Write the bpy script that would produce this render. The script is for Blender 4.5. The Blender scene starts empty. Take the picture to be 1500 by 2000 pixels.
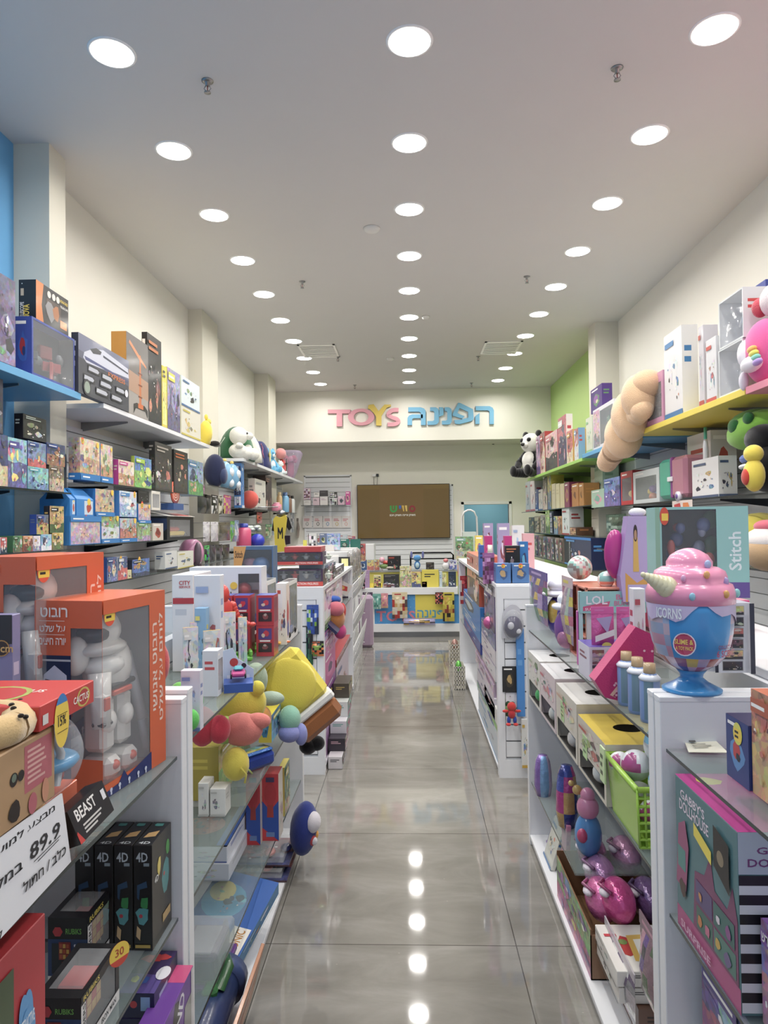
import bpy, math, random, zlib
from mathutils import Matrix, Vector
S = bpy.context.scene
COL = bpy.data.collections.new('shop'); S.collection.children.link(COL)
PI = math.pi
# ---------------------------------------------------------------- camera
F_, YAW, PIT, ROL, HC = 1332.13, .0363, .0188, .0131, 1.7102
_f = Vector((-math.sin(YAW)*math.cos(PIT), math.cos(YAW)*math.cos(PIT), math.sin(PIT)))
_r0 = Vector((math.cos(YAW), math.sin(YAW), 0)); _u0 = _r0.cross(_f)
_r = _r0*math.cos(ROL)-_u0*math.sin(ROL); _u = _u0*math.cos(ROL)+_r0*math.sin(ROL)
cd = bpy.data.cameras.new('camera'); cam = bpy.data.objects.new('camera', cd); COL.objects.link(cam)
cd.sensor_fit = 'VERTICAL'; cd.sensor_height = 24; cd.lens = 24*F_/2000; cd.clip_start = .05
mw = Matrix((( _r.x, _u.x, -_f.x, 0), (_r.y, _u.y, -_f.y, 0), (_r.z, _u.z, -_f.z, HC), (0, 0, 0, 1)))
cam.matrix_world = mw; S.camera = cam
# ---------------------------------------------------------------- light and exposure
S.view_settings.view_transform = 'Standard'; S.view_settings.look = 'None'
S.view_settings.exposure = -.34; S.view_settings.gamma = 1; S.view_settings.use_curve_mapping = False
S.cycles.transparent_max_bounces = 24; S.cycles.max_bounces = 8; S.cycles.diffuse_bounces = 4; S.cycles.glossy_bounces = 3
S.cycles.transmission_bounces = 4; S.cycles.caustics_reflective = False; S.cycles.caustics_refractive = False
S.cycles.sample_clamp_indirect = 6
LAMP_W = 21.0          # each ceiling downlight
W = bpy.data.worlds.new('mall'); S.world = W; W.use_nodes = True
W.node_tree.nodes['Background'].inputs[0].default_value = (.62, .72, .88, 1)
W.node_tree.nodes['Background'].inputs[1].default_value = 1.0
# mall light comes in through the open shop front from the surroundings

# ---------------------------------------------------------------- colour + materials
def lin(v): return v/12.92 if v <= .04045 else ((v+.055)/1.055)**2.4
_cc = {}
def C(h):
    if not isinstance(h, str): return h
    if h not in _cc:
        q = [lin(int(h[i:i+2], 16)/255) for i in (0, 2, 4)]; g = .3*q[0]+.6*q[1]+.1*q[2]; _cc[h] = tuple(g+(v-g)*.88 for v in q)+(1,)
    return _cc[h]
MATS = {}
def newmat(n):
    m = bpy.data.materials.new(n); m.use_nodes = True; MATS[n] = m
    return m, m.node_tree, m.node_tree.nodes['Principled BSDF']
def N(t, ty, **k):
    n = t.nodes.new(ty)
    for a, b in k.items(): setattr(n, a, b)
    return n
def colmat(name, rough=.4, coat=0, bump=0, bscale=40, sheen=0, metal=0, spec=.5, bdist=.002, alpha=1):
    m, t, p = newmat(name)
    a = N(t, 'ShaderNodeAttribute', attribute_name='Col')
    t.links.new(a.outputs['Color'], p.inputs['Base Color'])
    p.inputs['Roughness'].default_value = rough; p.inputs['Metallic'].default_value = metal
    p.inputs['Specular IOR Level'].default_value = spec
    p.inputs['Coat Weight'].default_value = coat; p.inputs['Coat Roughness'].default_value = .12
    p.inputs['Sheen Weight'].default_value = sheen; p.inputs['Sheen Roughness'].default_value = .5
    if bump:
        tc = N(t, 'ShaderNodeTexCoord'); nz = N(t, 'ShaderNodeTexNoise'); nz.inputs['Scale'].default_value = bscale; nz.inputs['Detail'].default_value = 3
        b = N(t, 'ShaderNodeBump'); b.inputs['Strength'].default_value = bump; b.inputs['Distance'].default_value = bdist
        t.links.new(tc.outputs['Object'], nz.inputs['Vector']); t.links.new(nz.outputs['Fac'], b.inputs['Height']); t.links.new(b.outputs['Normal'], p.inputs['Normal'])
    return m
colmat('card', .42, .25, .12, 14, bdist=.003)
def printmat():
    # printed pictures: ink colour broken into many small tonal patches, as dense artwork looks
    m = colmat('print', .42, .25, .12, 14, bdist=.003); t = m.node_tree; p = t.nodes['Principled BSDF']; L = t.links.new
    a = [n for n in t.nodes if n.type == 'ATTRIBUTE'][0]; tc = [n for n in t.nodes if n.type == 'TEX_COORD'][0]
    v = N(t, 'ShaderNodeTexVoronoi'); v.inputs['Scale'].default_value = 55; L(tc.outputs['Object'], v.inputs['Vector'])
    v2 = N(t, 'ShaderNodeTexVoronoi'); v2.inputs['Scale'].default_value = 28; L(tc.outputs['Object'], v2.inputs['Vector'])
    m1 = N(t, 'ShaderNodeMixRGB', blend_type='OVERLAY'); m1.inputs[0].default_value = .3; L(a.outputs['Color'], m1.inputs[1]); L(v.outputs['Color'], m1.inputs[2])
    m2 = N(t, 'ShaderNodeMixRGB', blend_type='OVERLAY'); m2.inputs[0].default_value = .28; L(m1.outputs[0], m2.inputs[1]); L(v2.outputs['Color'], m2.inputs[2])
    hs = N(t, 'ShaderNodeHueSaturation'); hs.inputs['Saturation'].default_value = .8; L(m2.outputs[0], hs.inputs['Color']); L(hs.outputs[0], p.inputs['Base Color'])
printmat()
colmat('plastic', .28, .3, .04, 20)
colmat('matte', .7, 0, .1, 60)
colmat('fabric', .95, 0, .6, 220, sheen=.35, spec=.15)
colmat('fur', 1, 0, 1, 130, sheen=.5, spec=.05, bdist=.006)
colmat('metal', .3, 0, .05, 80, metal=1)
colmat('foil', .22, .4, .9, 26, metal=.25, bdist=.01)
# clear packaging film: mostly see-through with a wrinkled shiny skin
def filmmat(name, tint, rough, op, bscale, bstr, bd=.01):
    m, t, p = newmat(name)
    p.inputs['Base Color'].default_value = C(tint); p.inputs['Roughness'].default_value = rough
    p.inputs['Specular IOR Level'].default_value = .9
    tr = N(t, 'ShaderNodeBsdfTransparent'); tr.inputs[0].default_value = (1, 1, 1, 1)
    mx = N(t, 'ShaderNodeMixShader'); fr = N(t, 'ShaderNodeLayerWeight'); fr.inputs[0].default_value = .28
    mr = N(t, 'ShaderNodeMapRange'); mr.inputs[3].default_value = op; mr.inputs[4].default_value = min(1, op+.42)
    tc = N(t, 'ShaderNodeTexCoord'); nz = N(t, 'ShaderNodeTexNoise'); nz.inputs['Scale'].default_value = bscale
    b = N(t, 'ShaderNodeBump'); b.inputs['Strength'].default_value = bstr; b.inputs['Distance'].default_value = bd
    L = t.links.new
    L(tc.outputs['Object'], nz.inputs['Vector']); L(nz.outputs['Fac'], b.inputs['Height']); L(b.outputs['Normal'], p.inputs['Normal']); L(b.outputs['Normal'], fr.inputs['Normal'])
    L(fr.outputs['Facing'], mr.inputs[0]); L(mr.outputs[0], mx.inputs[0]); L(tr.outputs[0], mx.inputs[1]); L(p.outputs[0], mx.inputs[2])
    L(mx.outputs[0], t.nodes['Material Output'].inputs['Surface'])
    return m
filmmat('film', 'd8dce0', .08, .13, 9, .35)
filmmat('glass', '8fa09e', .03, .12, 2, .02)
filmmat('tint', 'c8b8d8', .1, .35, 9, .3)
def flatmat(name, hexc, rough=.5, coat=0, noise=0, nscale=3, spec=.5, streak=None):
    m, t, p = newmat(name); c = C(hexc)
    p.inputs['Roughness'].default_value = rough; p.inputs['Coat Weight'].default_value = coat; p.inputs['Specular IOR Level'].default_value = spec
    tc = N(t, 'ShaderNodeTexCoord'); mp = N(t, 'ShaderNodeMapping'); nz = N(t, 'ShaderNodeTexNoise'); nz.inputs['Scale'].default_value = nscale; nz.inputs['Detail'].default_value = 5
    if streak: mp.inputs['Scale'].default_value = streak
    r = N(t, 'ShaderNodeMapRange'); r.inputs[3].default_value = 1-noise; r.inputs[4].default_value = 1+noise
    mu = N(t, 'ShaderNodeMixRGB', blend_type='MULTIPLY'); mu.inputs[0].default_value = 1; mu.inputs[1].default_value = c
    L = t.links.new
    L(tc.outputs['Object'], mp.inputs[0]); L(mp.outputs[0], nz.inputs['Vector']); L(nz.outputs['Fac'], r.inputs[0]); L(r.outputs[0], mu.inputs[2]); L(mu.outputs[0], p.inputs['Base Color'])
    return m
flatmat('wall_paint', 'e6e3d8', .7, 0, .02)
flatmat('column_paint', 'd6d2c2', .7, 0, .02)
flatmat('blue_paint', '5fa8dc', .65, 0, .02)
flatmat('green_paint', 'b4d67c', .65, 0, .02)
flatmat('ceiling_paint', 'd2cfcc', .75, 0, .015)
flatmat('laminate', 'e4e6ea', .38, .1, .025, 6, streak=(1, 1, 12))
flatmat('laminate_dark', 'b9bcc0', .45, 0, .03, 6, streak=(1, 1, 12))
flatmat('blue_laminate', '5aa6d6', .4, .1, .02)
flatmat('yellow_laminate', 'e8d23a', .4, .1, .02)
flatmat('pink_laminate', 'ee8ea6', .4, .1, .02)
flatmat('green_laminate', '9fd05c', .4, .1, .02)
flatmat('steel', '8e9092', .35, 0, .05)
MATS['steel'].node_tree.nodes['Principled BSDF'].inputs['Metallic'].default_value = .9
def emis(name, hexc, s):
    m, t, p = newmat(name); p.inputs['Base Color'].default_value = C(hexc); p.inputs['Emission Color'].default_value = C(hexc); p.inputs['Emission Strength'].default_value = s
    return m
emis('diffuser', 'ffffff', 9)
def floormat():
    m, t, p = newmat('floor_tiles'); L = t.links.new
    g = N(t, 'ShaderNodeNewGeometry'); sp = N(t, 'ShaderNodeSeparateXYZ'); L(g.outputs['Position'], sp.inputs[0])
    def mth(op, a, b=None, c=None):
        n = N(t, 'ShaderNodeMath', operation=op)
        for i, v in enumerate((a, b, c)):
            if v is None: continue
            if hasattr(v, 'is_linked') or hasattr(v, 'links'): L(v, n.inputs[i])
            else: n.inputs[i].default_value = v
        return n.outputs[0]
    def joint(o, off):
        fr = mth('FRACT', mth('SUBTRACT', o, off)); d = mth('MINIMUM', fr, mth('SUBTRACT', 1.0, fr)); return d
    jx = joint(sp.outputs[0], .4105); jy = joint(sp.outputs[1], 2.8087)
    d = mth('MINIMUM', jx, jy); line = mth('LESS_THAN', d, .0022)
    # a tone per tile + cloudy veins
    fx = mth('FLOOR', mth('SUBTRACT', sp.outputs[0], .4105)); fy = mth('FLOOR', mth('SUBTRACT', sp.outputs[1], 2.8087))
    cb = N(t, 'ShaderNodeCombineXYZ'); L(fx, cb.inputs[0]); L(fy, cb.inputs[1]); wn = N(t, 'ShaderNodeTexWhiteNoise'); L(cb.outputs[0], wn.inputs['Vector'])
    mp = N(t, 'ShaderNodeMapping'); mp.inputs['Scale'].default_value = (1.3, 3.6, 1); mp.inputs['Rotation'].default_value = (0, 0, .35); L(g.outputs['Position'], mp.inputs[0])
    nz = N(t, 'ShaderNodeTexNoise'); nz.inputs['Scale'].default_value = 1.6; nz.inputs['Detail'].default_value = 8; nz.inputs['Roughness'].default_value = .62; nz.inputs['Distortion'].default_value = .6; L(mp.outputs[0], nz.inputs['Vector'])
    cr = N(t, 'ShaderNodeValToRGB'); L(nz.outputs['Fac'], cr.inputs[0])
    cr.color_ramp.elements[0].position = .3; cr.color_ramp.elements[0].color = C('7a7770')
    cr.color_ramp.elements[1].position = .7; cr.color_ramp.elements[1].color = C('93908a')
    e = cr.color_ramp.elements.new(.5); e.color = C('86837c')
    tone = N(t, 'ShaderNodeMapRange'); tone.inputs[3].default_value = .96; tone.inputs[4].default_value = 1.04; L(wn.outputs[0], tone.inputs[0])
    mu = N(t, 'ShaderNodeMixRGB', blend_type='MULTIPLY'); mu.inputs[0].default_value = 1; L(cr.outputs[0], mu.inputs[1]); L(tone.outputs[0], mu.inputs[2])
    # small pale scuffs
    vo = N(t, 'ShaderNodeTexVoronoi'); vo.inputs['Scale'].default_value = 7; L(mp.outputs[0], vo.inputs['Vector']); sc = mth('LESS_THAN', vo.outputs['Distance'], .035)
    sm = N(t, 'ShaderNodeMixRGB'); L(mth('MULTIPLY', sc, .35), sm.inputs[0]); L(mu.outputs[0], sm.inputs[1]); sm.inputs[2].default_value = C('cfc9bd')
    mx = N(t, 'ShaderNodeMixRGB'); L(line, mx.inputs[0]); L(sm.outputs[0], mx.inputs[1]); mx.inputs[2].default_value = C('4c4944')
    L(mx.outputs[0], p.inputs['Base Color'])
    ro = N(t, 'ShaderNodeMapRange'); ro.inputs[3].default_value = .03; ro.inputs[4].default_value = .06; L(nz.outputs['Fac'], ro.inputs[0]); L(ro.outputs[0], p.inputs['Roughness'])
    p.inputs['Specular IOR Level'].default_value = .75; p.inputs['IOR'].default_value = 1.55
floormat()

# ---------------------------------------------------------------- mesh builder
def rotz(a): return Matrix.Rotation(a, 4, 'Z')
def rotx(a): return Matrix.Rotation(a, 4, 'X')
def roty(a): return Matrix.Rotation(a, 4, 'Y')
def tr(x, y, z): return Matrix.Translation((x, y, z))
_tx = {}
def textmesh(s):
    if s not in _tx:
        cu = bpy.data.curves.new('t', 'FONT'); cu.body = s; cu.size = 1; cu.resolution_u = 2; cu.offset = .018
        ob = bpy.data.objects.new('t', cu); me = bpy.data.meshes.new_from_object(ob)
        vs = [tuple(v.co)[:2] for v in me.vertices]; fs = [tuple(p.vertices) for p in me.polygons]
        bpy.data.objects.remove(ob); bpy.data.meshes.remove(me); bpy.data.curves.remove(cu)
        xs = [v[0] for v in vs] or [0, 1]; ys = [v[1] for v in vs] or [0, 1]
        x0, y0, w, h = min(xs), min(ys), max(xs)-min(xs) or 1, max(ys)-min(ys) or 1
        _tx[s] = ([((x-x0)/w, (y-y0)/h) for x, y in vs], fs, w/h)
    return _tx[s]
class M:
    def __init__(s): s.v = []; s.f = []; s.c = []; s.m = []; s.s = []; s.mats = []; s.T = Matrix.Identity(4)
    def mi(s, n):
        if n not in s.mats: s.mats.append(n)
        return s.mats.index(n)
    def add(s, vs, fs, col, mat='card', sm=False, T=None):
        k = len(s.v); TT = s.T if T is None else s.T @ T; i = s.mi(mat)
        ident = TT == Matrix.Identity(4)
        s.v += [tuple(v) if ident else tuple(TT @ Vector(v)) for v in vs]
        one = isinstance(col, (str, tuple)); cc = C(col) if one else None
        for j, f in enumerate(fs):
            s.f.append(tuple(k+q for q in f)); s.c.append(cc if one else C(col[j])); s.m.append(i); s.s.append(sm)
        return s
    def box(s, a, b, col='ffffff', mat='card', bv=0, T=None):
        (x0, y0, z0), (x1, y1, z1) = a, b
        if not bv:
            vs = [(x, y, z) for z in (z0, z1) for y in (y0, y1) for x in (x0, x1)]
            return s.add(vs, [(0, 2, 3, 1), (4, 5, 7, 6), (0, 1, 5, 4), (2, 6, 7, 3), (0, 4, 6, 2), (1, 3, 7, 5)], col, mat, False, T)
        vs = []; 
        for z, zs in ((z0, 1), (z1, -1)):
            for y, ys in ((y0, 1), (y1, -1)):
                for x, xs in ((x0, 1), (x1, -1)):
                    vs += [(x, y+ys*bv, z+zs*bv), (x+xs*bv, y, z+zs*bv), (x+xs*bv, y+ys*bv, z)]
        I = lambda i, a: i*3+a     # corner i (bit0 x, bit1 y, bit2 z), face-axis a
        fs = []
        for a, (b1, b2) in enumerate(((1, 2), (0, 2), (0, 1))):
            for side in (0, 1):
                q = [side << a, (side << a) | (1 << b1), (side << a) | (1 << b1) | (1 << b2), (side << a) | (1 << b2)]
                fs.append([I(j, a) for j in q])
        for a, (b1, b2) in enumerate(((1, 2), (0, 2), (0, 1))):
            for p in (0, 1):
                for q in (0, 1):
                    i0 = (p << b1) | (q << b2); i1 = i0 | (1 << a)
                    fs.append([I(i0, b1), I(i1, b1), I(i1, b2), I(i0, b2)])
        for i in range(8): fs.append([I(i, 0), I(i, 1), I(i, 2)])
        ctr = Vector(((x0+x1)/2, (y0+y1)/2, (z0+z1)/2)); out = []
        for f in fs:
            A, B, D = (Vector(vs[f[k]]) for k in (0, 1, 2)); n = (B-A).cross(D-A)
            out.append(tuple(f) if n.dot(A-ctr) > 0 else tuple(reversed(f)))
        return s.add(vs, out, col, mat, False, T)
    def ell(s, c, r, col, mat='plastic', seg=14, rg=9, T=None, R=None, cf=None, sm=True):
        if not isinstance(r, (tuple, list)): r = (r, r, r)
        vs = [(0, 0, 1)]+[(math.sin(PI*i/rg)*math.cos(2*PI*j/seg), math.sin(PI*i/rg)*math.sin(2*PI*j/seg), math.cos(PI*i/rg)) for i in range(1, rg) for j in range(seg)]+[(0, 0, -1)]
        fs = [(0, 1+j, 1+(j+1) % seg) for j in range(seg)]
        for i in range(rg-2):
            for j in range(seg): fs.append((1+i*seg+j, 1+(i+1)*seg+j, 1+(i+1)*seg+(j+1) % seg, 1+i*seg+(j+1) % seg))
        b = 1+(rg-2)*seg; fs += [(b+j, len(vs)-1, b+(j+1) % seg) for j in range(seg)]
        cols = col if cf is None else [cf(sum(vs[q][0] for q in f)/len(f), sum(vs[q][1] for q in f)/len(f), sum(vs[q][2] for q in f)/len(f)) for f in fs]
        m = tr(*c) @ (R if R is not None else Matrix.Identity(4)) @ Matrix.Diagonal((r[0], r[1], r[2], 1))
        return s.add(vs, fs, cols, mat, sm, m if T is None else T @ m)
    def lathe(s, prof, col, mat='plastic', seg=20, T=None, cf=None, sm=True, caps=True):
        n = len(prof); vs = [(r*math.cos(2*PI*j/seg), r*math.sin(2*PI*j/seg), z) for r, z in prof for j in range(seg)]
        fs = []; cols = []
        for i in range(n-1):
            for j in range(seg):
                fs.append((i*seg+j, i*seg+(j+1) % seg, (i+1)*seg+(j+1) % seg, (i+1)*seg+j)); cols.append(cf(i, j) if cf else col)
        if caps:
            if prof[0][0] > 1e-4: fs.append(tuple(reversed(range(seg)))); cols.append(cf(0, 0) if cf else col)
            if prof[-1][0] > 1e-4: fs.append(tuple(range((n-1)*seg, n*seg))); cols.append(cf(n-2, 0) if cf else col)
        return s.add(vs, fs, cols, mat, sm, T)
    def cyl(s, p, q, r, col, mat='plastic', seg=10, r2=None, T=None):
        p, q = Vector(p), Vector(q); d = q-p; L = d.length
        Q = d.to_track_quat('Z', 'Y').to_matrix().to_4x4(); m = Matrix.Translation(p) @ Q
        return s.lathe([(r, 0), (r if r2 is None else r2, L)], col, mat, seg, m if T is None else T @ m)
    def tube(s, pts, r, col, mat='plastic', seg=8, T=None, rr=None):
        P = [Vector(p) for p in pts]; vs = []; n = len(P)
        for i, p in enumerate(P):
            d = (P[min(i+1, n-1)]-P[max(i-1, 0)]).normalized(); up = Vector((0, 0, 1)) if abs(d.z) < .9 else Vector((0, 1, 0))
            a = d.cross(up).normalized(); b = a.cross(d); R_ = rr[i] if rr else r
            vs += [tuple(p+a*R_*math.cos(2*PI*j/seg)+b*R_*math.sin(2*PI*j/seg)) for j in range(seg)]
        fs = [(i*seg+j, i*seg+(j+1) % seg, (i+1)*seg+(j+1) % seg, (i+1)*seg+j) for i in range(n-1) for j in range(seg)]
        fs += [tuple(range(seg)), tuple(range((n-1)*seg, n*seg))]
        return s.add(vs, fs, col, mat, True, T)
    def extr(s, pts, t, col, mat='plastic', T=None, side=None):   # polygon in xz, extruded along -y by t
        n = len(pts); vs = [(x, -t, z) for x, z in pts]+[(x, 0, z) for x, z in pts]
        fs = [tuple(range(n)), tuple(reversed(range(n, 2*n)))]+[(i, n+i, n+(i+1) % n, (i+1) % n) for i in range(n)]
        return s.add(vs, fs, [col]*2+[side or col]*n, mat, False, T)
    def link(s, name, parent=None, loc=None, rz=0, autosm=False):
        me = bpy.data.meshes.new(name); me.from_pydata(s.v, [], s.f)
        for n in s.mats: me.materials.append(MATS[n])
        me.polygons.foreach_set('material_index', s.m); me.polygons.foreach_set('use_smooth', s.s)
        ca = me.color_attributes.new('Col', 'FLOAT_COLOR', 'CORNER'); buf = []
        for f, c in zip(s.f, s.c): buf += list(c)*len(f)
        ca.data.foreach_set('color', buf); me.update()
        o = bpy.data.objects.new(name, me); COL.objects.link(o)
        if parent: o.parent = parent
        if loc is not None: o.location = loc
        o.rotation_euler.z = rz
        return o
def tag(o, label=None, cat=None, grp=None, kind=None):
    if label: o['label'] = label
    if cat: o['category'] = cat
    if grp: o['group'] = grp
    if kind: o['kind'] = kind
    return o
def empty(name, loc, label, cat, grp=None, rz=0):
    o = bpy.data.objects.new(name, None); COL.objects.link(o); o.location = loc; o.rotation_euler.z = rz; o.empty_display_size = .05
    return tag(o, label, cat, grp)
def struct(o): o['kind'] = 'structure'; return o
def copy_tree(o, loc=None, rz=None, label=None):
    def cp(a, par):
        c = a.copy(); COL.objects.link(c)
        if par: c.parent = par
        for ch in a.children: cp(ch, c)
        return c
    c = cp(o, None)
    if loc is not None: c.location = loc
    if rz is not None: c.rotation_euler.z = rz
    if label: c['label'] = label
    return c
# ---------------------------------------------------------------- measuring from the photograph (true planes in the room)
def ray(px, py): return _f+_r*((px-750)/F_)+_u*((1000-py)/F_)
def onX(px, py, x): d = ray(px, py); t = x/d.x; return d.y*t, d.z*t+HC
def onY(px, py, y): d = ray(px, py); t = y/d.y; return d.x*t, d.z*t+HC
def onZ(px, py, z): d = ray(px, py); t = (z-HC)/d.z; return d.x*t, d.y*t
def yat(px, x, z):
    k = px-750; dz = z-HC
    return (F_*(x*_r.x+dz*_r.z)-k*(x*_f.x+dz*_f.z))/(k*_f.y-F_*_r.y)
def xat(px, y, z):
    k = px-750; dz = z-HC
    return (F_*(y*_r.y+dz*_r.z)-k*(y*_f.y+dz*_f.z))/(k*_f.x-F_*_r.x)
def zat(py, x, y):
    k = 1000-py
    return HC+(F_*(x*_u.x+y*_u.y)-k*(x*_f.x+y*_f.y))/(k*_f.z-F_*_u.z)
# ---------------------------------------------------------------- printed faces of packaging
class Face:
    """A printable rectangle: o corner, U right, V up, N outward; art is flat ink in real layers on it."""
    def __init__(s, m, o, U, V, W_, H_, mat='card'):
        s.m = m; s.o = Vector(o); s.U = Vector(U); s.V = Vector(V); s.N = s.U.cross(s.V); s.W = W_; s.H = H_; s.k = 1; s.mat = mat
    def P(s, pts, col, lift=1, mat=None):
        q = [s.o+s.U*(u*s.W)+s.V*(v*s.H)+s.N*(.00022*s.k) for u, v in pts]; s.k += lift
        s.m.add(q, [tuple(range(len(q)))], col, mat or s.mat); return s
    def rect(s, a, b, c, d, col, lift=1): return s.P([(a, b), (c, b), (c, d), (a, d)], col, lift)
    def circ(s, u, v, r, col, n=16, ry=None, lift=1):
        ry = ry if ry else r*s.W/s.H
        return s.P([(u+r*math.cos(2*PI*i/n), v+ry*math.sin(2*PI*i/n)) for i in range(n)], col, lift)
    def blob(s, u, v, r, col, rnd, n=9, ry=None, lift=1):
        ry = ry if ry else min(r*s.W/s.H, .45)
        return s.P([(min(.995, max(.005, u+r*rnd.uniform(.55, 1)*math.cos(2*PI*i/n))), min(.995, max(.005, v+ry*rnd.uniform(.55, 1)*math.sin(2*PI*i/n)))) for i in range(n)], col, lift)
    def text(s, t, u, v, h, col, w=None, rot=0, align='l', lift=1):
        """t in visual order; h height as share of face height; w optional width share"""
        vs, fs, asp = textmesh(t); hh = h*s.H if not rot else h*s.H; ww = w*s.W if w else hh*asp
        if rot and w: ww = w*s.H
        off = {'l': 0, 'c': .5, 'r': 1}[align]; ca, sa = math.cos(rot), math.sin(rot); q = []
        for x, y in vs:
            X, Y = (x-off)*ww, y*hh
            q.append(s.o+s.U*(u*s.W+X*ca-Y*sa)+s.V*(v*s.H+X*sa+Y*ca)+s.N*(.00022*s.k))
        s.k += lift; s.m.add(q, fs, col, s.mat); return s
    def bars(s, a, b, c, d, n, col, rnd):
        h = (d-b)/n
        for i in range(n): s.rect(a, b+h*(i+.25), a+(c-a)*rnd.uniform(.55, 1), b+h*(i+.75), col, 0)
        s.k += 1; return s
    def busy(s, pal, rnd, a=0., b=0., c=1., d=1., n=7, bg=True):
        g = Sub(s, a, b, c, d)
        if bg:
            g.P([(0, 0), (1, 0), (1, 1), (0, 1)], pal[0])
            h = rnd.uniform(.25, .55); g.P([(0, 0), (1, 0), (1, h+rnd.uniform(-.1, .1)), (.6, h+rnd.uniform(-.1, .1)), (.3, h+rnd.uniform(-.12, .12)), (0, h)], pal[1 % len(pal)])
        for i in range(n):
            r = rnd.uniform(.08, .24)*(1.15-.6*i/n); g.blob(rnd.uniform(.12, .88), rnd.uniform(.12, .85), r, pal[rnd.randrange(len(pal))], rnd, rnd.randint(5, 9), ry=rnd.uniform(.08, .25)*(1.15-.6*i/n))
        for i in range(n*2):
            r = rnd.uniform(.015, .06); g.blob(rnd.uniform(.08, .92), rnd.uniform(.08, .9), r, rnd.choice(pal+['f4f2ee', '1d1b22']), rnd, 5, ry=rnd.uniform(.015, .06))
        return s
class Sub:
    def __init__(s, f, a, b, c, d): s.f, s.a, s.b, s.w, s.h = f, a, b, c-a, d-b
    def P(s, pts, col): s.f.P([(s.a+u*s.w, s.b+v*s.h) for u, v in pts], col, 1, 'print')
    def blob(s, u, v, r, col, rnd, n, ry): s.P([(min(1, max(0, u+r*rnd.uniform(.5, 1)*math.cos(2*PI*i/n))), min(1, max(0, v+ry*rnd.uniform(.5, 1)*math.sin(2*PI*i/n)))) for i in range(n)], col)
FR = {'+x': ((1, 0), (0, 1, 0), (0, 0, 1)), '-x': ((0, 1), (0, -1, 0), (0, 0, 1)), '-y': ((0, 0), (1, 0, 0), (0, 0, 1)), '+y': ((1, 1), (-1, 0, 0), (0, 0, 1))}
def face(m, side, dx, dy, dz, mat='card'):
    """m's box spans x +-dx/2, y +-dy/2, z 0..dz"""
    if side == '+z': return Face(m, (-dx/2, -dy/2, dz), (1, 0, 0), (0, 1, 0), dx, dy, mat)
    (a, b), U, V = FR[side]; o = ((a-.5)*dx, (b-.5)*dy, 0)
    return Face(m, o, U, V, dy if side[1] == 'x' else dx, dz, mat)
def carton(m, dx, dy, dz, col, wins=(), mat='card', inner=None):
    """box with real cut-out windows: wins = [(side, u0, v0, u1, v1)]; the film is put in by film()"""
    if not wins: m.box((-dx/2, -dy/2, 0), (dx/2, dy/2, dz), col, mat); return
    ws = {w[0]: w[1:] for w in wins}
    for side in ('+x', '-x', '-y', '+y', '+z'):
        f = face(m, side, dx, dy, dz, mat); f.k = 0
        if side in ws:
            a, b, c, d = ws[side]
            for q in ((0, 0, 1, b), (0, d, 1, 1), (0, b, a, d), (c, b, 1, d)):
                if q[2]-q[0] > 1e-4 and q[3]-q[1] > 1e-4: f.rect(*q, col, 0)
        else: f.rect(0, 0, 1, 1, col, 0)
    if inner:
        e = .003; 
        for side in ('+x', '-x', '-y', '+y'):
            if side not in ws:
                (a, b), U, V = FR[side]; sx, sy = dx-2*e, dy-2*e; o = Vector(((a-.5)*sx, (b-.5)*sy, e)); U = Vector(U); V = Vector(V); w_ = sy if side[1] == 'x' else sx
                m.add([o, o+U*w_, o+U*w_+V*(dz-2*e), o+V*(dz-2*e)], [(3, 2, 1, 0)], inner, 'matte')
    m.add([(-dx/2, -dy/2, .001), (dx/2, -dy/2, .001), (dx/2, dy/2, .001), (-dx/2, dy/2, .001)], [(0, 1, 2, 3)], col, mat)
def film(m, dx, dy, dz, wins, mat='film'):
    for side, a, b, c, d in wins:
        f = face(m, side, dx-.002, dy-.002, dz, mat); f.k = 0; f.rect(a, b, c, d, 'ffffff', 0)
def RND(s): return random.Random(zlib.crc32(s.encode()))
# ================================================================ THE ROOM
CE = 4.31; XL = -2.60; XR = 2.75; YB = 14.0; YF = -1.6
LX = (-1.5862, .0388, 1.6535); LY = [3.6266+.9777*i for i in range(-3, 10)]
m = M(); m.add([(XL-.1, YF, 0), (XR+.1, YF, 0), (XR+.1, YB+2.2, 0), (XL-.1, YB+2.2, 0)], [(0, 1, 2, 3)], 'ffffff', 'floor_tiles'); struct(m.link('floor'))
# ceiling with a round hole for every downlight
m = M(); xs = [XL-.1]; ys = [YF]; HL = .135; RH = .112
for x in LX: xs += [x-HL, x+HL]
for y in LY: ys += [y-HL, y+HL]
xs.append(XR+.1); ys.append(YB)
for i in range(len(xs)-1):
    for j in range(len(ys)-1):
        x0, x1, y0, y1 = xs[i], xs[i+1], ys[j], ys[j+1]
        if y1 <= y0: continue
        if i % 2 == 1 and j % 2 == 1:
            cx, cy = (x0+x1)/2, (y0+y1)/2; n = 32; vs = []; fs = []
            for k in range(n):
                a = 2*PI*k/n; c_, s_ = math.cos(a), math.sin(a); q = HL/max(abs(c_), abs(s_))
                vs += [(cx+RH*c_, cy+RH*s_, CE), (cx+q*c_, cy+q*s_, CE)]
            for k in range(n): fs.append((2*k, 2*((k+1) % n), 2*((k+1) % n)+1, 2*k+1))
            m.add(vs, fs, 'ffffff', 'ceiling_paint')
        else: m.add([(x0, y0, CE), (x0, y1, CE), (x1, y1, CE), (x1, y0, CE)], [(0, 1, 2, 3)], 'ffffff', 'ceiling_paint')
struct(m.link('ceiling'))
def wall(name, a, b, mat): m = M(); m.box(a, b, 'ffffff', mat); return struct(m.link(name))
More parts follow.
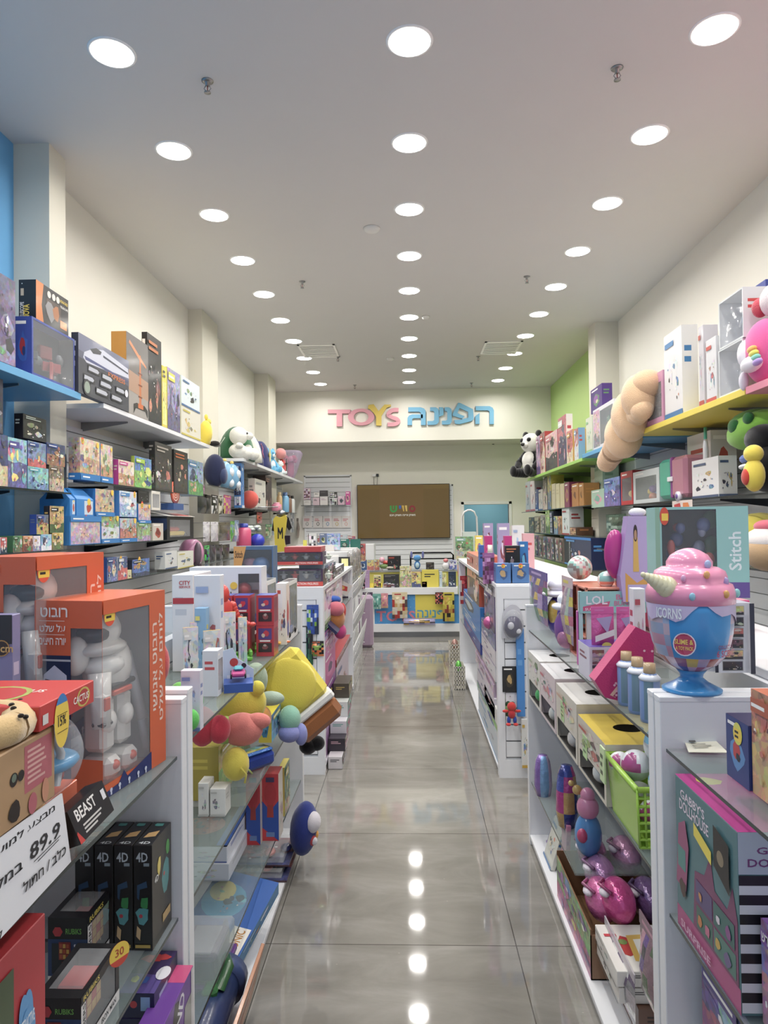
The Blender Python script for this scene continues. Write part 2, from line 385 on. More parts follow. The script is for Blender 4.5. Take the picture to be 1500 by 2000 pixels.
wall('wall_left', (XL-.1, 4.46, 0), (XL, YB+.1, CE), 'wall_paint')
wall('wall_left_front', (XL-.14, YF, 0), (XL-.03, 4.46, CE), 'blue_paint')
wall('wall_right', (XR, YF, 0), (XR+.1, 9.0, CE), 'wall_paint')
wall('wall_right_back', (XR-.005, 9.0, 0), (XR+.1, YB+.1, CE), 'green_paint')
wall('trim_1', (XL-.03, 4.458, 0), (-2.385, 4.675, CE), 'column_paint')
wall('trim_2', (XL, 8.0, 0), (-2.43, 8.655, CE), 'column_paint')
wall('trim_3', (XL, 11.48, 0), (-2.36, 12.12, CE), 'column_paint')
wall('trim_4', (2.45, 8.91, 0), (XR, 9.25, CE), 'column_paint')
wall('trim_5', (XL, 13.12, 3.325), (XR, YB+.02, CE), 'wall_paint')
# back wall with the doorway to the store room
DX0, DX1, DZ = 1.13, 2.04, 2.10
m = M()
for a, b in (((XL, YB, 0), (DX0, YB+.1, 3.33)), ((DX1, YB, 0), (XR, YB+.1, 3.33)), ((DX0, YB, DZ), (DX1, YB+.1, 3.33))): m.box(a, b, 'ffffff', 'wall_paint')
struct(m.link('wall_back'))
m = M(); t_ = .06
for a, b in (((DX0-t_, YB-.02, 0), (DX0, YB+.12, DZ+t_)), ((DX1, YB-.02, 0), (DX1+t_, YB+.12, DZ+t_)), ((DX0-t_, YB-.02, DZ), (DX1+t_, YB+.12, DZ+t_))): m.box(a, b, 'e6e6e2', 'matte', .004)
struct(m.link('door_1'))
m = M(); m.box((DX0-.3, YB+1.6, 0), (DX1+.5, YB+1.66, 2.6), '7fb4c0', 'matte'); m.box((DX0-.36, YB+.1, 0), (DX0-.3, YB+1.66, 2.6), '7fb4c0', 'matte'); m.box((DX1+.5, YB+.1, 0), (DX1+.56, YB+1.66, 2.6), '7fb4c0', 'matte'); m.box((DX0-.36, YB+.1, 2.6), (DX1+.56, YB+1.66, 2.66), 'dddddd', 'matte')
struct(m.link('wall_store_room'))
ld = bpy.data.lights.new('store_light', 'AREA'); ld.size = .5; ld.energy = 14; lo = bpy.data.objects.new('store_light', ld); COL.objects.link(lo); lo.location = (1.7, YB+.8, 2.55); lo['kind'] = 'helper'
# slotted display panelling (slatwall) on the walls
def slatwall(name, x0, x1, z0, z1, y, step=.10, mat='laminate', label=None):
    m = M(); z = z0
    while z < z1-.02:
        m.box((x0, y-.018, z), (x1, y, min(z+step-.008, z1)), 'ffffff', mat); z += step
    m.box((x0, y-.006, z0), (x1, y, z1), '9a9a98', 'matte')
    return m
m = slatwall('s', -2.13, -1.19, .3, 2.72, YB-.001); m.box((-2.15, YB-.03, .3), (-2.12, YB, 2.74), 'ffffff', 'laminate'); m.box((-1.2, YB-.03, .3), (-1.17, YB, 2.74), 'ffffff', 'laminate'); m.box((-2.15, YB-.03, 2.72), (-1.17, YB, 2.75), 'ffffff', 'laminate')
struct(m.link('trim_6'))
m = slatwall('s', -1.05, .90, .3, 2.5, YB-.001); m.box((.88, YB-.03, .3), (.91, YB, 2.52), 'ffffff', 'laminate'); m.box((-1.07, YB-.03, 2.49), (.91, YB, 2.52), 'ffffff', 'laminate')
struct(m.link('trim_7'))
# ---------------------------------------------------------------- downlights
dl = None; n_ = 0
def lamp(x, y, label):
    global dl
    if dl is None:
        e = empty('ceiling_light', (x, y, CE), label, 'ceiling light', 'round recessed ceiling lights')
        m = M(); m.lathe([(RH-.004, .05), (RH-.002, 0), (RH-.002, -.006), (RH+.014, -.004), (RH+.016, .0)], 'f4f4f2', 'plastic', 40, caps=False); m.link('trim_ring', e)
        m = M(); m.lathe([(.0001, .032), (RH-.003, .032)], 'ffffff', 'diffuser', 40, caps=False); m.link('diffuser', e)
        d = bpy.data.lights.new('lamp_glow', 'AREA'); d.shape = 'DISK'; d.size = 2*RH-.02; d.energy = LAMP_W; d.color = (1, .965, .915)
        o = bpy.data.objects.new('lamp_glow', d); COL.objects.link(o); o.parent = e; o.location = (0, 0, .028)
        dl = e
    else: copy_tree(dl, (x, y, CE), label=label)
cn = {0: 'left', 1: 'middle', 2: 'right'}
orde = ['nearest', 'second', 'third', 'fourth', 'fifth', 'sixth', 'seventh', 'eighth', 'ninth', 'farthest']
for j in range(3, 13):
    for i in range(3): lamp(LX[i], LY[j], 'round white downlight, %s from the front in the %s row' % (orde[j-3], cn[i]))
for j in (0, 1, 2):
    for i in range(3): lamp(LX[i], LY[j], 'round white downlight at the shop entrance, in the %s row' % cn[i])
# sprinklers, sensors, vents
def sprinkler(x, y, label):
    m = M(); T = tr(0, 0, 0)
    m.lathe([(.034, 0), (.034, -.004), (.022, -.01), (.012, -.012), (.012, -.03)], '9a9a9a', 'metal', 16)
    for s in (-1, 1): m.tube([(s*.011, 0, -.03), (s*.02, 0, -.045), (s*.004, 0, -.066)], .003, 'a8a8a8', 'metal', 6)
    m.cyl((0, 0, -.03), (0, 0, -.062), .003, 'b04040', 'plastic', 6)
    m.lathe([(.0001, -.068), (.02, -.068), (.02, -.071), (.0001, -.071)], 'a0a0a0', 'metal', 12)
    tag(m.link('fire_sprinkler', None, (x, y, CE)), label, 'sprinkler', 'ceiling sprinklers')
for x, y, w in ((-1.138, 3.888, 'beside the nearest left downlight'), (1.228, 3.908, 'beside the nearest right downlight'), (-1.1, 7.177, 'left of the middle row, halfway down the ceiling'), (1.279, 7.2, 'right of the middle row, halfway down the ceiling'),
                (-1.06, 10.444, 'beside the left air vent'), (1.112, 10.606, 'beside the right air vent'), (-.968, 12.579, 'near the lettered wall, on the left'), (1.192, 12.611, 'near the lettered wall, on the right')):
    sprinkler(x, y, 'small metal ceiling sprinkler '+w)
for x, y, r, l in ((-.29, 5.925, .075, 'flat round white smoke detector left of the third middle downlight'), (-.258, 10.613, .06, 'flat round white smoke detector between the two air vents'), (.243, 8.5, .05, 'small white ceiling camera dome right of the middle downlights')):
    m = M(); m.lathe([(r, 0), (r, -.01), (r*.7, -.03), (r*.35, -.034), (.0001, -.034)], 'e2e0da', 'plastic', 24); tag(m.link('smoke_detector', None, (x, y, CE)), l, 'detector')
for x, y, w in ((-1.301, 10.05, 'left'), (1.394, 10.108, 'right')):
    e = empty('air_vent', (x, y, CE), 'white slatted square air vent in the ceiling, on the %s' % w, 'vent', 'ceiling air vents')
    m = M(); a, b = .27, .36
    for p, q in (((-a, -b, -.012), (a, -b+.03, 0)), ((-a, b-.03, -.012), (a, b, 0)), ((-a, -b, -.012), (-a+.03, b, 0)), ((a-.03, -b, -.012), (a, b, 0))): m.box(p, q, 'e8e6e0', 'plastic')
    m.link('vent_frame', e)
    m = M(); m.box((-a+.02, -b+.02, -.001), (a-.02, b-.02, 0), '5a5a58', 'matte')
    for k in range(9): yy = -b+.06+k*.08; m.box((-a+.03, yy-.026, -.002), (a-.03, yy+.026, 0), 'e4e2dc', 'plastic', T=tr(0, yy, -.009) @ rotx(.0) @ tr(0, -yy, 0))
    m.link('slats', e)
# ---------------------------------------------------------------- wall lettering TOYS + the Hebrew name
def smooth_arc(pts, n=6):   # open Catmull-Rom
    out = []
    for i in range(len(pts)-1):
        p0 = pts[max(i-1, 0)]; p1 = pts[i]; p2 = pts[i+1]; p3 = pts[min(i+2, len(pts)-1)]
        for k in range(n):
            t = k/n; out.append(tuple(.5*((2*b)+(-a+c)*t+(2*a-5*b+4*c-d)*t*t+(-a+3*b-3*c+d)*t**3) for a, b, c, d in zip(p0, p1, p2, p3)))
    return out+[pts[-1]]
SG = 13.115
def sgp(cx, cy): x, z = onY(560+cx/2.679, 740+cy/2.679, SG); return x, z
sign = empty('wall_sign', (-.1, SG, 3.55), 'raised pink, yellow and blue shop lettering on the white bulkhead', 'sign')
def letter(kids, col, side, lab):
    m = M()
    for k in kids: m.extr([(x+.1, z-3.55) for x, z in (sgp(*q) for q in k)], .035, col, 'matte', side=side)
    m.link('letter', sign)['label'] = lab
def ribbon(path, ws):
    P = path; Lf, Rt = [], []
    for i, p in enumerate(P):
        a = P[max(i-1, 0)]; b = P[min(i+1, len(P)-1)]; dx, dy = b[0]-a[0], b[1]-a[1]; l = math.hypot(dx, dy) or 1; w = ws[i*len(ws)//len(P)] if isinstance(ws, list) else ws
        Lf.append((p[0]-dy/l*w/2, p[1]+dx/l*w/2)); Rt.append((p[0]+dy/l*w/2, p[1]-dx/l*w/2))
    return [[Lf[i], Lf[i+1], Rt[i+1], Rt[i]] for i in range(len(P)-1)]
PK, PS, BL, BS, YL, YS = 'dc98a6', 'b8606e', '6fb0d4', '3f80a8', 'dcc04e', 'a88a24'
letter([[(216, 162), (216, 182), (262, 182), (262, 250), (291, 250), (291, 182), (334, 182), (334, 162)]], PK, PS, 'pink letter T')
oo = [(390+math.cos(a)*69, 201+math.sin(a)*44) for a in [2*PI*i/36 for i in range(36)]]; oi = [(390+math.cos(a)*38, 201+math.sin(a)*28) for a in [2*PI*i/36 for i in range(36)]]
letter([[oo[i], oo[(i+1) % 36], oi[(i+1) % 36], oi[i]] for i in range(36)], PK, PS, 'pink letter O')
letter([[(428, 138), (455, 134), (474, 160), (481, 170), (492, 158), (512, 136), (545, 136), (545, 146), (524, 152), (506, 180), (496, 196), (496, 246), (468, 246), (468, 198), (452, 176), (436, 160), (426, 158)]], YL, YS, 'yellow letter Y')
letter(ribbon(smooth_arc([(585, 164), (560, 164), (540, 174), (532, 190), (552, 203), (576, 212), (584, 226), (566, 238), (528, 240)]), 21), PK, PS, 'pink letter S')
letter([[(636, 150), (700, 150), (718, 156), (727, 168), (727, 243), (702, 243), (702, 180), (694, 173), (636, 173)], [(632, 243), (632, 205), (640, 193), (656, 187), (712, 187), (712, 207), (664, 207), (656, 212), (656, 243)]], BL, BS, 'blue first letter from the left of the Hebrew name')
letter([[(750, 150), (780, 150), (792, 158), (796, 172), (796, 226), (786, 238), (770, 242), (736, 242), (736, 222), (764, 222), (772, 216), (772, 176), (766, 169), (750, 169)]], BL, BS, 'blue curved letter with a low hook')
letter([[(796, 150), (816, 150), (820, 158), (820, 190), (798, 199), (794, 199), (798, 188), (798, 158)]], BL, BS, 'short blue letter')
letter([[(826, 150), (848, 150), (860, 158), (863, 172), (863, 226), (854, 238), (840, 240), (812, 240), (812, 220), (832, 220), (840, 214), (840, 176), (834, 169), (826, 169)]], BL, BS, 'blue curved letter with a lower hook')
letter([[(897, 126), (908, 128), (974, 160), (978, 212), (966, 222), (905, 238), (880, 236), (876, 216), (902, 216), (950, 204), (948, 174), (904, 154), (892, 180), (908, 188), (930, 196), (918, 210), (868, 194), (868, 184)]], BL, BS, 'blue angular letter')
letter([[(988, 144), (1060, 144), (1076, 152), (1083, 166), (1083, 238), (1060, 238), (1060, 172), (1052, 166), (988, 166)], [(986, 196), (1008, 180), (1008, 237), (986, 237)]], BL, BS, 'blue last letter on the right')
# ---------------------------------------------------------------- television
tv = empty('television', (-.11, YB-.02, 1.42), 'large wide flat television with an olive brown screen on the back wall', 'television')
x0, z1 = onY(697, 947, 13.9); x1, _ = onY(878, 950, 13.9); _, z0 = onY(697, 1053, 13.9); cx = (x0+x1)/2; w2 = (x1-x0)/2; hh = z1-z0
tv.location = (cx, 13.9, z0)
m = M(); m.box((-w2, .0, 0), (w2, .06, hh), '141414', 'plastic', .006); m.box((-.3, .06, .25), (.3, .1, .7), '202020', 'matte'); m.link('tv_casing', tv)
def screenmat():
    m, t, p = newmat('screen'); a = N(t, 'ShaderNodeAttribute', attribute_name='Col'); t.links.new(a.outputs['Color'], p.inputs['Emission Color']); p.inputs['Emission Strength'].default_value = 1.0; p.inputs['Specular IOR Level'].default_value = .25
    p.inputs['Base Color'].default_value = (.01, .01, .01, 1); p.inputs['Roughness'].default_value = .12
screenmat()
m = M(); f = Face(m, (-w2+.012, 0, .014), (1, 0, 0), (0, 0, 1), 2*w2-.024, hh-.026, 'screen'); f.N = Vector((0, -1, 0))
f.rect(0, 0, 1, 1, '6e5626'); f.rect(0, .92, 1, 1, '745c26'); f.rect(.24, 0, .72, 1, '735829')
for c, u in (('37923a', .355),):
    for i in range(14):
        a0, a1 = PI+PI*i/14, PI+PI*(i+1)/14
        f.P([(u+.037+.04*math.cos(a0), .55+.07*math.sin(a0)), (u+.037+.04*math.cos(a1), .55+.07*math.sin(a1)), (u+.037+.02*math.cos(a1), .55+.035*math.sin(a1)), (u+.037+.02*math.cos(a0), .55+.035*math.sin(a0))], c, 0)
    f.rect(u-.003, .55, u+.017, .61, c, 0); f.rect(u+.057, .55, u+.077, .61, c, 0); f.rect(u+.03, .54, u+.044, .61, c, 0)
f.P([(.452, .61), (.475, .61), (.475, .56), (.462, .54), (.452, .56)], '3563b0', 0)
f.P([(.482, .61), (.506, .61), (.51, .5), (.497, .5)], 'c8a034', 0); f.P([(.516, .61), (.54, .61), (.542, .5), (.527, .5)], 'd0b050', 0)
for i in range(16):
    a0, a1 = 2*PI*i/16, 2*PI*(i+1)/16
    f.P([(.597+.036*math.cos(a0), .545+.066*math.sin(a0)), (.597+.036*math.cos(a1), .545+.066*math.sin(a1)), (.597+.017*math.cos(a1), .545+.03*math.sin(a1)), (.597+.017*math.cos(a0), .545+.03*math.sin(a0))], '8a2c2a', 0)
f.text('םכח קחשמ הנפש קחשמ', .35, .40, .045, 'e0dccb', w=.28)
m.link('screen', tv)
m = M(); m.box((-.05, -.03, 0), (.02, 0, .05), 'e6e6e4', 'plastic', .004); m.box((.03, -.04, 0), (.08, 0, .055), '1c1c1c', 'plastic', .004)
m.tube([(-.02, -.01, 0), (-.02, -.02, -.12), (-.01, -.01, -.2)], .004, '222222'); m.tube([(.055, -.02, 0), (.05, -.03, -.1), (.04, -.01, -.2)], .004, '222222')
x, z = onY(732, 928, YB-.02); tag(m.link('wall_socket', None, (x, YB-.02, z-.03)), 'wall plug with hanging black cables above the television', 'socket')
x, z = onY(963, 865, YB-.05); m = M(); m.ell((0, -.02, 0), .04, '181818'); m.box((-.02, -.0, .0), (.02, .05, .06), 'dddddd', 'plastic'); tag(m.link('security_camera', None, (x, YB-.05, z)), 'small black security camera under the bulkhead', 'camera')
# ================================================================ GONDOLAS AND WALL SHELVES
def slats(m, x, s, y0, y1, z0, z1, step=.1):
    z = z0
    while z < z1-.02: m.box((min(x, x+s*.012), y0, z), (max(x, x+s*.012), y1, min(z+step-.008, z1)), 'ffffff', 'laminate'); z += step
def gondola(y0, y1, xf, sg, shelves, top, label, kick=.055, both=True, topb=0):
    """xf: aisle face; sg=-1 the unit lies to the left of xf, +1 to the right"""
    D = .84; xb = xf+sg*D; lo_, hi_ = min(xf, xb), max(xf, xb); cx = (xf+xb)/2
    g = empty('gondola_shelving', (cx, y0, 0), label, 'shelving unit')
    def P(name, m): o = m.link(name, g, (-cx, -y0, 0)); return o
    for a in (y0, y1-.04):
        m = M(); m.box((lo_, a, 0), (hi_, a+.04, top-.012), 'ffffff', 'laminate', .002); m.box((lo_-.001, a-.001, top-.014), (hi_+.001, a+.041, top), 'ffffff', 'laminate', .002); P('end_panel', m)
    m = M(); m.box((cx-.012, y0+.04, kick), (cx+.012, y1-.04, top-.03), 'ffffff', 'laminate'); slats(m, cx-.012, -1, y0+.04, y1-.04, kick, top-.03); slats(m, cx+.012, 1, y0+.04, y1-.04, kick, top-.03); P('back_panel', m)
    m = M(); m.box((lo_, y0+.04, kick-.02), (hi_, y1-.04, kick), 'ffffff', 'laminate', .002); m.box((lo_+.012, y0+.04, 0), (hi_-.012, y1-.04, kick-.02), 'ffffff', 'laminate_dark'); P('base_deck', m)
    if topb: a, b = (lo_, hi_) if topb == 2 else (cx, hi_); m = M(); m.box((a, y0+.041, top-.03), (b, y1-.041, top-.001), 'ffffff', 'laminate', .002); P('top_board', m)
    for z in shelves:
        for s in ((-sg, sg) if both else (-sg,)):
            a = cx+s*.02; b = cx+s*(D/2-.01) 
            if s == -sg: b = xf+sg*.012
            m = M(); m.box((min(a, b), y0+.045, z-.008), (max(a, b), y1-.045, z), 'ffffff', 'glass')
            e_ = b; m.box((min(e_, e_+s*.001), y0+.045, z-.008), (max(e_, e_+s*.001), y1-.045, z), '2c3a38', 'plastic'); P('glass_shelf', m)
            for yy in (y0+.12, (y0+y1)/2, y1-.12):
                m = M(); m.extr([(0, -.012), (.2*s, -.012), (.2*s, -.02), (.02*s, -.05), (0, -.05)], .012, '8c8e90', 'metal', T=tr(cx+s*.02, yy, z)); P('shelf_bracket', m)
    return g
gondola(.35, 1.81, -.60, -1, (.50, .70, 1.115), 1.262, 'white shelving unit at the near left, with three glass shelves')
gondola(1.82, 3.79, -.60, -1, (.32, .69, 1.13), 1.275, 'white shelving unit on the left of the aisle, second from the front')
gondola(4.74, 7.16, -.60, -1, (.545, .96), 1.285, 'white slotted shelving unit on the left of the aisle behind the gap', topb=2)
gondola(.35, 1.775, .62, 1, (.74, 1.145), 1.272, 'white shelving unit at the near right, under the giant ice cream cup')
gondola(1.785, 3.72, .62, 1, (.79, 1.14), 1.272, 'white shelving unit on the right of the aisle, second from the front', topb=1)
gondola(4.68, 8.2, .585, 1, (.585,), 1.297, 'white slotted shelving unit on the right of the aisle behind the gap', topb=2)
# slotted fronts of the two far units, facing the camera
for x0, x1, y, s, w in ((-1.42, -.6, 4.735, -1, 'left'), (.585, 1.42, 4.675, 1, 'right')):
    m = M(); m.box((x0, y-.02, .0), (x1, y, 1.285), 'ffffff', 'laminate', .003)
    for k in range(10): m.box((x0+.05, y-.034, .14+k*.11), (x1-.05, y-.02, .14+k*.11+.1), 'ffffff', 'laminate'); m.box((x0+.05, y-.024, .13+k*.11), (x1-.05, y-.02, .145+k*.11), '77797b', 'matte')
    for a in (x0, x1-.045): m.box((a, y-.038, .12), (a+.045, y-.021, 1.2), 'ffffff', 'laminate')
    m.box((x0-.001, y-.038, 0), (x1+.001, y-.019, .12), 'ffffff', 'laminate'); m.box((x0-.001, y-.038, 1.2), (x1+.001, y-.019, 1.285), 'ffffff', 'laminate')
    tag(m.link('slotted_stand'), 'white slotted end panel facing the gap on the %s of the aisle' % w, 'display panel')
# high wall shelves: (y0, y1, x_wall, x_front, z_top, thickness, material)
def wshelf(y0, y1, xw, xf, z, t, mat, label, name='wall_shelf', brk=True):
    s = 1 if xf > xw else -1; g = empty(name, ((xw+xf)/2, y0, z), label, 'shelf'); c = (xw+xf)/2
    m = M(); m.box((min(xw, xf)-c, 0, -t), (max(xw, xf)-c, y1-y0, 0), '3c4444' if mat == 'glass' else 'ffffff', mat, .002 if t > .02 else 0)
    if mat == 'glass': m.box((xf-c-.001, 0, -t), (xf-c+.001, y1-y0, 0), '20282a', 'plastic')
    m.link('shelf_board', g)
    if brk:
        k = 2 if y1-y0 < 2.6 else 3
        for i in range(k):
            yy = (y1-y0)*(i+.5)/k; m = M(); L_ = abs(xf-xw)*.8
            m.extr([(0, -t), (s*L_, -t), (s*L_, -t-.012), (s*.02, -t-.07), (0, -t-.07)], .01, '3a3c40' if t < .02 else '9c9ea0', 'metal', T=tr(xw-c, yy, 0)); m.link('bracket', g)
    return g
WL = -2.13; WR = 2.1
wshelf(2.2, 4.37, -2.62, WL, 2.595, .045, 'blue_laminate', 'long blue shelf board high on the near left wall')
wshelf(4.70, 7.25, -2.60, WL, 2.592, .035, 'laminate', 'long white shelf board high on the left wall between the first two columns')
wshelf(8.75, 11.4, -2.60, WL, 2.60, .04, 'laminate', 'white shelf board under the plush toys on the left wall')
wshelf(11.42, 13.7, -2.60, WL, 2.60, .04, 'laminate', 'white shelf board in the far left corner')
for z, q in ((1.945, 'upper'), (1.58, 'lower')): wshelf(2.2, 4.37, -2.62, -2.2, z, .01, 'glass', '%s dark glass shelf under the blue wall shelf' % q)
for z, q in ((2.04, 'upper'), (1.60, 'lower')): wshelf(4.70, 6.3 if z > 2 else 7.3, -2.60, -2.2, z, .01, 'glass', '%s dark glass shelf under the long white wall shelf' % q)
wshelf(8.75, 11.4, -2.60, -2.2, 1.96, .01, 'glass', 'dark glass shelf under the plush toys')
wshelf(8.75, 10.2, -2.60, -2.2, 1.40, .01, 'glass', 'low dark glass shelf behind the yellow costume')
wshelf(2.2, 4.30, 2.75, WR, 2.535, .045, 'pink_laminate', 'pink shelf board high on the near right wall')
wshelf(4.31, 6.32, 2.75, WR, 2.535, .045, 'yellow_laminate', 'yellow shelf board high on the right wall')
wshelf(6.33, 8.30, 2.75, WR, 2.525, .045, 'blue_laminate', 'blue shelf board high on the right wall beyond the yellow one')
wshelf(8.32, 12.1, 2.75, WR, 2.49, .04, 'green_laminate', 'green shelf board high on the right wall under the panda')
wshelf(2.2, 8.1, 2.75, 2.2, 1.88, .012, 'glass', 'long dark glass shelf under the yellow and pink wall shelves')
wshelf(8.3, 13.4, 2.75, 2.2, 1.92, .012, 'glass', 'dark glass shelf under the green wall shelf, upper')
wshelf(8.3, 13.4, 2.75, 2.2, 1.535, .012, 'glass', 'dark glass shelf under the green wall shelf, lower')
wshelf(2.2, 8.1, 2.75, 2.2, 1.40, .012, 'glass', 'low dark glass shelf behind the pink boxes on the right')
# slotted wall panels under the wall shelves
tn = 8
def wallslat(x, s, y0, y1, z0, z1, label):
    global tn; m = M(); x += s*.002; slats(m, x, s, y0, y1, z0, z1, .12); m.box((min(x, x+s*.004), y0, z0), (max(x, x+s*.004), y1, z1), '909090', 'matte'); struct(m.link('trim_%d' % tn)); tn += 1
wallslat(-2.60, 1, 4.70, 7.95, .3, 2.5, 'slotted panel on the left wall behind the building sets')
wallslat(-2.60, 1, 8.70, 11.45, .3, 2.5, 'slotted panel on the left wall behind the hanging accessories')
wallslat(-2.60, 1, 12.14, 13.9, .3, 2.5, 'slotted panel in the far left corner')
wallslat(2.745, -1, 2.0, 8.88, .3, 2.5, 'slotted panel on the right wall below the yellow shelf')
# ================================================================ KIT: packages and soft toys
def plL(xe, xf, yt, z0, dep=.2, c=-2.2, xb=None, yb=None, zt=None):
    """facing +x (left side of the shop): near edge px xe, far edge px xf, top px yt at the near edge"""
    if z0 is None: z0 = onX(xe, yb, c)[1]
    y0 = yat(xe, c, z0+.1); y1 = yat(xf, c, z0+.1); z1 = zt if zt else zat(yt, c, y0)
    if xb is not None: dep = max(.03, c-xat(xb, y0, (z0+z1)/2))
    return [c-dep/2, (y0+y1)/2, z0, dep, y1-y0-.004, max(.02, z1-z0), '+x']
def plR(xe, xf, yt, z0, dep=.2, c=2.2, xb=None, yb=None, zt=None):
    """facing -x (right side): near edge px xe (the right one), far edge px xf"""
    if z0 is None: z0 = onX(xe, yb, c)[1]
    y0 = yat(xe, c, z0+.1); y1 = yat(xf, c, z0+.1); z1 = zt if zt else zat(yt, c, y0)
    if xb is not None: dep = max(.03, xat(xb, y0, (z0+z1)/2)-c)
    return [c+dep/2, (y0+y1)/2, z0, dep, y1-y0-.004, max(.02, z1-z0), '-x']
def plY(x0, x1, yt, z0, dep, y, yb=None):
    """facing the camera, front plane at depth y"""
    if z0 is None: z0 = onY(x0, yb, y)[1]
    a = xat(x0, y, z0+.1); b = xat(x1, y, z0+.1); z1 = zat(yt, (a+b)/2, y)
    return [(a+b)/2, y+dep/2, z0, b-a-.003, dep, max(.02, z1-z0), '-y']
def darker(h, k=.8): return ''.join('%02x' % min(255, int(int(h[i:i+2], 16)*k)) for i in (0, 2, 4))
def toy(m, rnd, pal, dx, dy, dz, kind='car', z=.012, mat='plastic'):
    """a small toy filling dx x dy x dz around the local origin"""
    s = Vector((dx, dy, dz)); c = lambda i: pal[i % len(pal)]
    if kind == 'car':
        m.box((-dx*.42, -dy*.42, z+dz*.12), (dx*.42, dy*.42, z+dz*.42), c(0), mat, min(dx, dy, dz)*.1); m.box((-dx*.3, -dy*.2, z+dz*.42), (dx*.3, dy*.2, z+dz*.68), c(1), mat, min(dx, dy, dz)*.12)
        R = dz*.18
        for sx in (-1, 1):
            for sy in (-.28, .28): m.cyl((sx*dx*.36, dy*sy, z+R), (sx*dx*.46, dy*sy, z+R), R, '1b1b1d', mat, 12)
    elif kind == 'figure':
        h = dz*.9; r = h*.11; m.ell((0, 0, z+h*.88), (r, r*.95, r*1.15), c(0), mat, 10, 8); m.ell((0, 0, z+h*.6), (r*1.25, r*.9, h*.17), c(1), mat, 10, 8)
        for q in (-1, 1):
            m.cyl((q*r*.55, 0, z+h*.48), (q*r*.8, 0, z+h*.02), r*.5, c(2), mat, 8, r*.35); m.cyl((q*r*1.2, 0, z+h*.7), (q*r*2.1, -r*.5, z+h*.45), r*.36, c(0), mat, 8, r*.28); m.ell((q*r*.8, -r*.3, z+h*.02), (r*.4, r*.7, r*.3), c(0), mat, 8, 6)
    elif kind == 'balls':
        for i in range(5): r = min(dx, dy, dz)*rnd.uniform(.14, .24); m.ell((rnd.uniform(-.28, .28)*dx, rnd.uniform(-.28, .28)*dy, z+r+rnd.uniform(0, .6)*(dz-2*r)), r, c(i), mat, 10, 8)
    else:
        for i in range(7):
            a = [rnd.uniform(.08, .2)*q for q in (dx, dy, dz)]; p = (rnd.uniform(-.3, .3)*dx, rnd.uniform(-.3, .3)*dy, z+a[2]+rnd.uniform(.02, .75)*(dz-2*a[2]-z))
            if i % 2: m.ell(p, a, c(i), mat, 9, 7)
            else: m.box([p[k]-a[k] for k in range(3)], [p[k]+a[k] for k in range(3)], c(i), mat, min(a)*.3, T=tr(*p) @ rotz(rnd.uniform(-.5, .5)) @ tr(*[-q for q in p]))
ST = []
def settle():
    # let every carton of the far units reach down to the shelf or the carton under it
    done = []
    for z, o, x0, x1, y0, y1, dz in sorted(ST, key=lambda q: q[0]):
        L_ = [0.001]; gl = 4.74 < (y0+y1)/2 < 7.2 and x0 < -.55; gr = 4.66 < (y0+y1)/2 < 8.3 and x1 > .6
        if 10.2 < y0 < 11.2: L_ += [.746, 1.0]
        if gl and z < 1.2: L_ += [.056, .546, .961]
        if gr and z < 1.2: L_ += [.056, .586]
        if gl or gr: L_ += [1.286 if gl else 1.298]
        for a in done:
            ox = min(a[1], x1)-max(a[0], x0); oy = min(a[3], y1)-max(a[2], y0)
            if ox > .2*(x1-x0) and oy > .2*(y1-y0): L_.append(a[4])
        s = max([q for q in L_ if q <= z+.06*(1 if dz > .1 else .5)] or [z]); s = s+.0012
        t = z+dz
        for l in ((.546, .961) if gl else (.586,) if gr else ()):
            if s < l-.01 and t > l+.004:
                if t-l > .35*dz: s = l+.0012
                else: t = l-.01
        if z-s < .5 and t > s+.01: o.location.z = s; o.scale.z = (t-s)/dz
        done.append((x0, x1, y0, y1, t))
def deco(F, st, base, pal, rnd, title=None, tcol='f4f2ee'):
    if st == 'pic':
        F.busy(pal, rnd, .0, .0, 1, 1, 8); F.rect(.05, .8, .55, .93, base); (F.text(title, .07, .82, .09, tcol, w=.44) if title else F.bars(.07, .83, .5, .9, 1, tcol, rnd))
    elif st == 'band':
        F.busy(pal, rnd, 0, .16, 1, 1, 8); F.rect(0, 0, 1, .15, base); F.bars(.1, .04, .6, .11, 1, 'eef2f8', rnd); F.circ(.86, .9, .07, 'f3c92c')
    elif st == 'top':
        F.busy(pal, rnd, .03, .03, .97, .78, 7); F.rect(0, .8, 1, 1, base); (F.text(title, .06, .84, .1, tcol, w=.5) if title else F.bars(.08, .85, .6, .94, 1, tcol, rnd))
    elif st == 'white':
        F.busy([base]+pal, rnd, .14, .14, .86, .72, 6, False); F.bars(.08, .8, .6, .92, 1, pal[0], rnd); F.rect(0, 0, 1, .06, pal[0])
    elif st == 'dark':
        F.busy([base, darker(base, 1.3)]+pal, rnd, .04, .04, .96, .74, 7); F.bars(.08, .8, .75, .94, 2, pal[0], rnd)
    elif st == 'grid':
        n, k = 3, 4
        for i in range(n):
            for j in range(k): F.busy([rnd.choice(pal), rnd.choice(pal)], rnd, .06+i*.31, .06+j*.225, .06+i*.31+.26, .06+j*.225+.19, 2)
    elif st == 'plain':
        F.bars(.15, .55, .8, .8, 2, pal[0], rnd)
    elif st == 'big':
        F.rect(0, 0, 1, 1, base, 1); F.blob(.5, .45, .36, pal[0], rnd, 12, ry=.33); F.blob(.47, .5, .24, pal[1 % len(pal)], rnd, 10, ry=.2); F.blob(.55, .4, .12, pal[-1], rnd, 8, ry=.1); F.bars(.1, .84, .8, .95, 1, tcol, rnd)
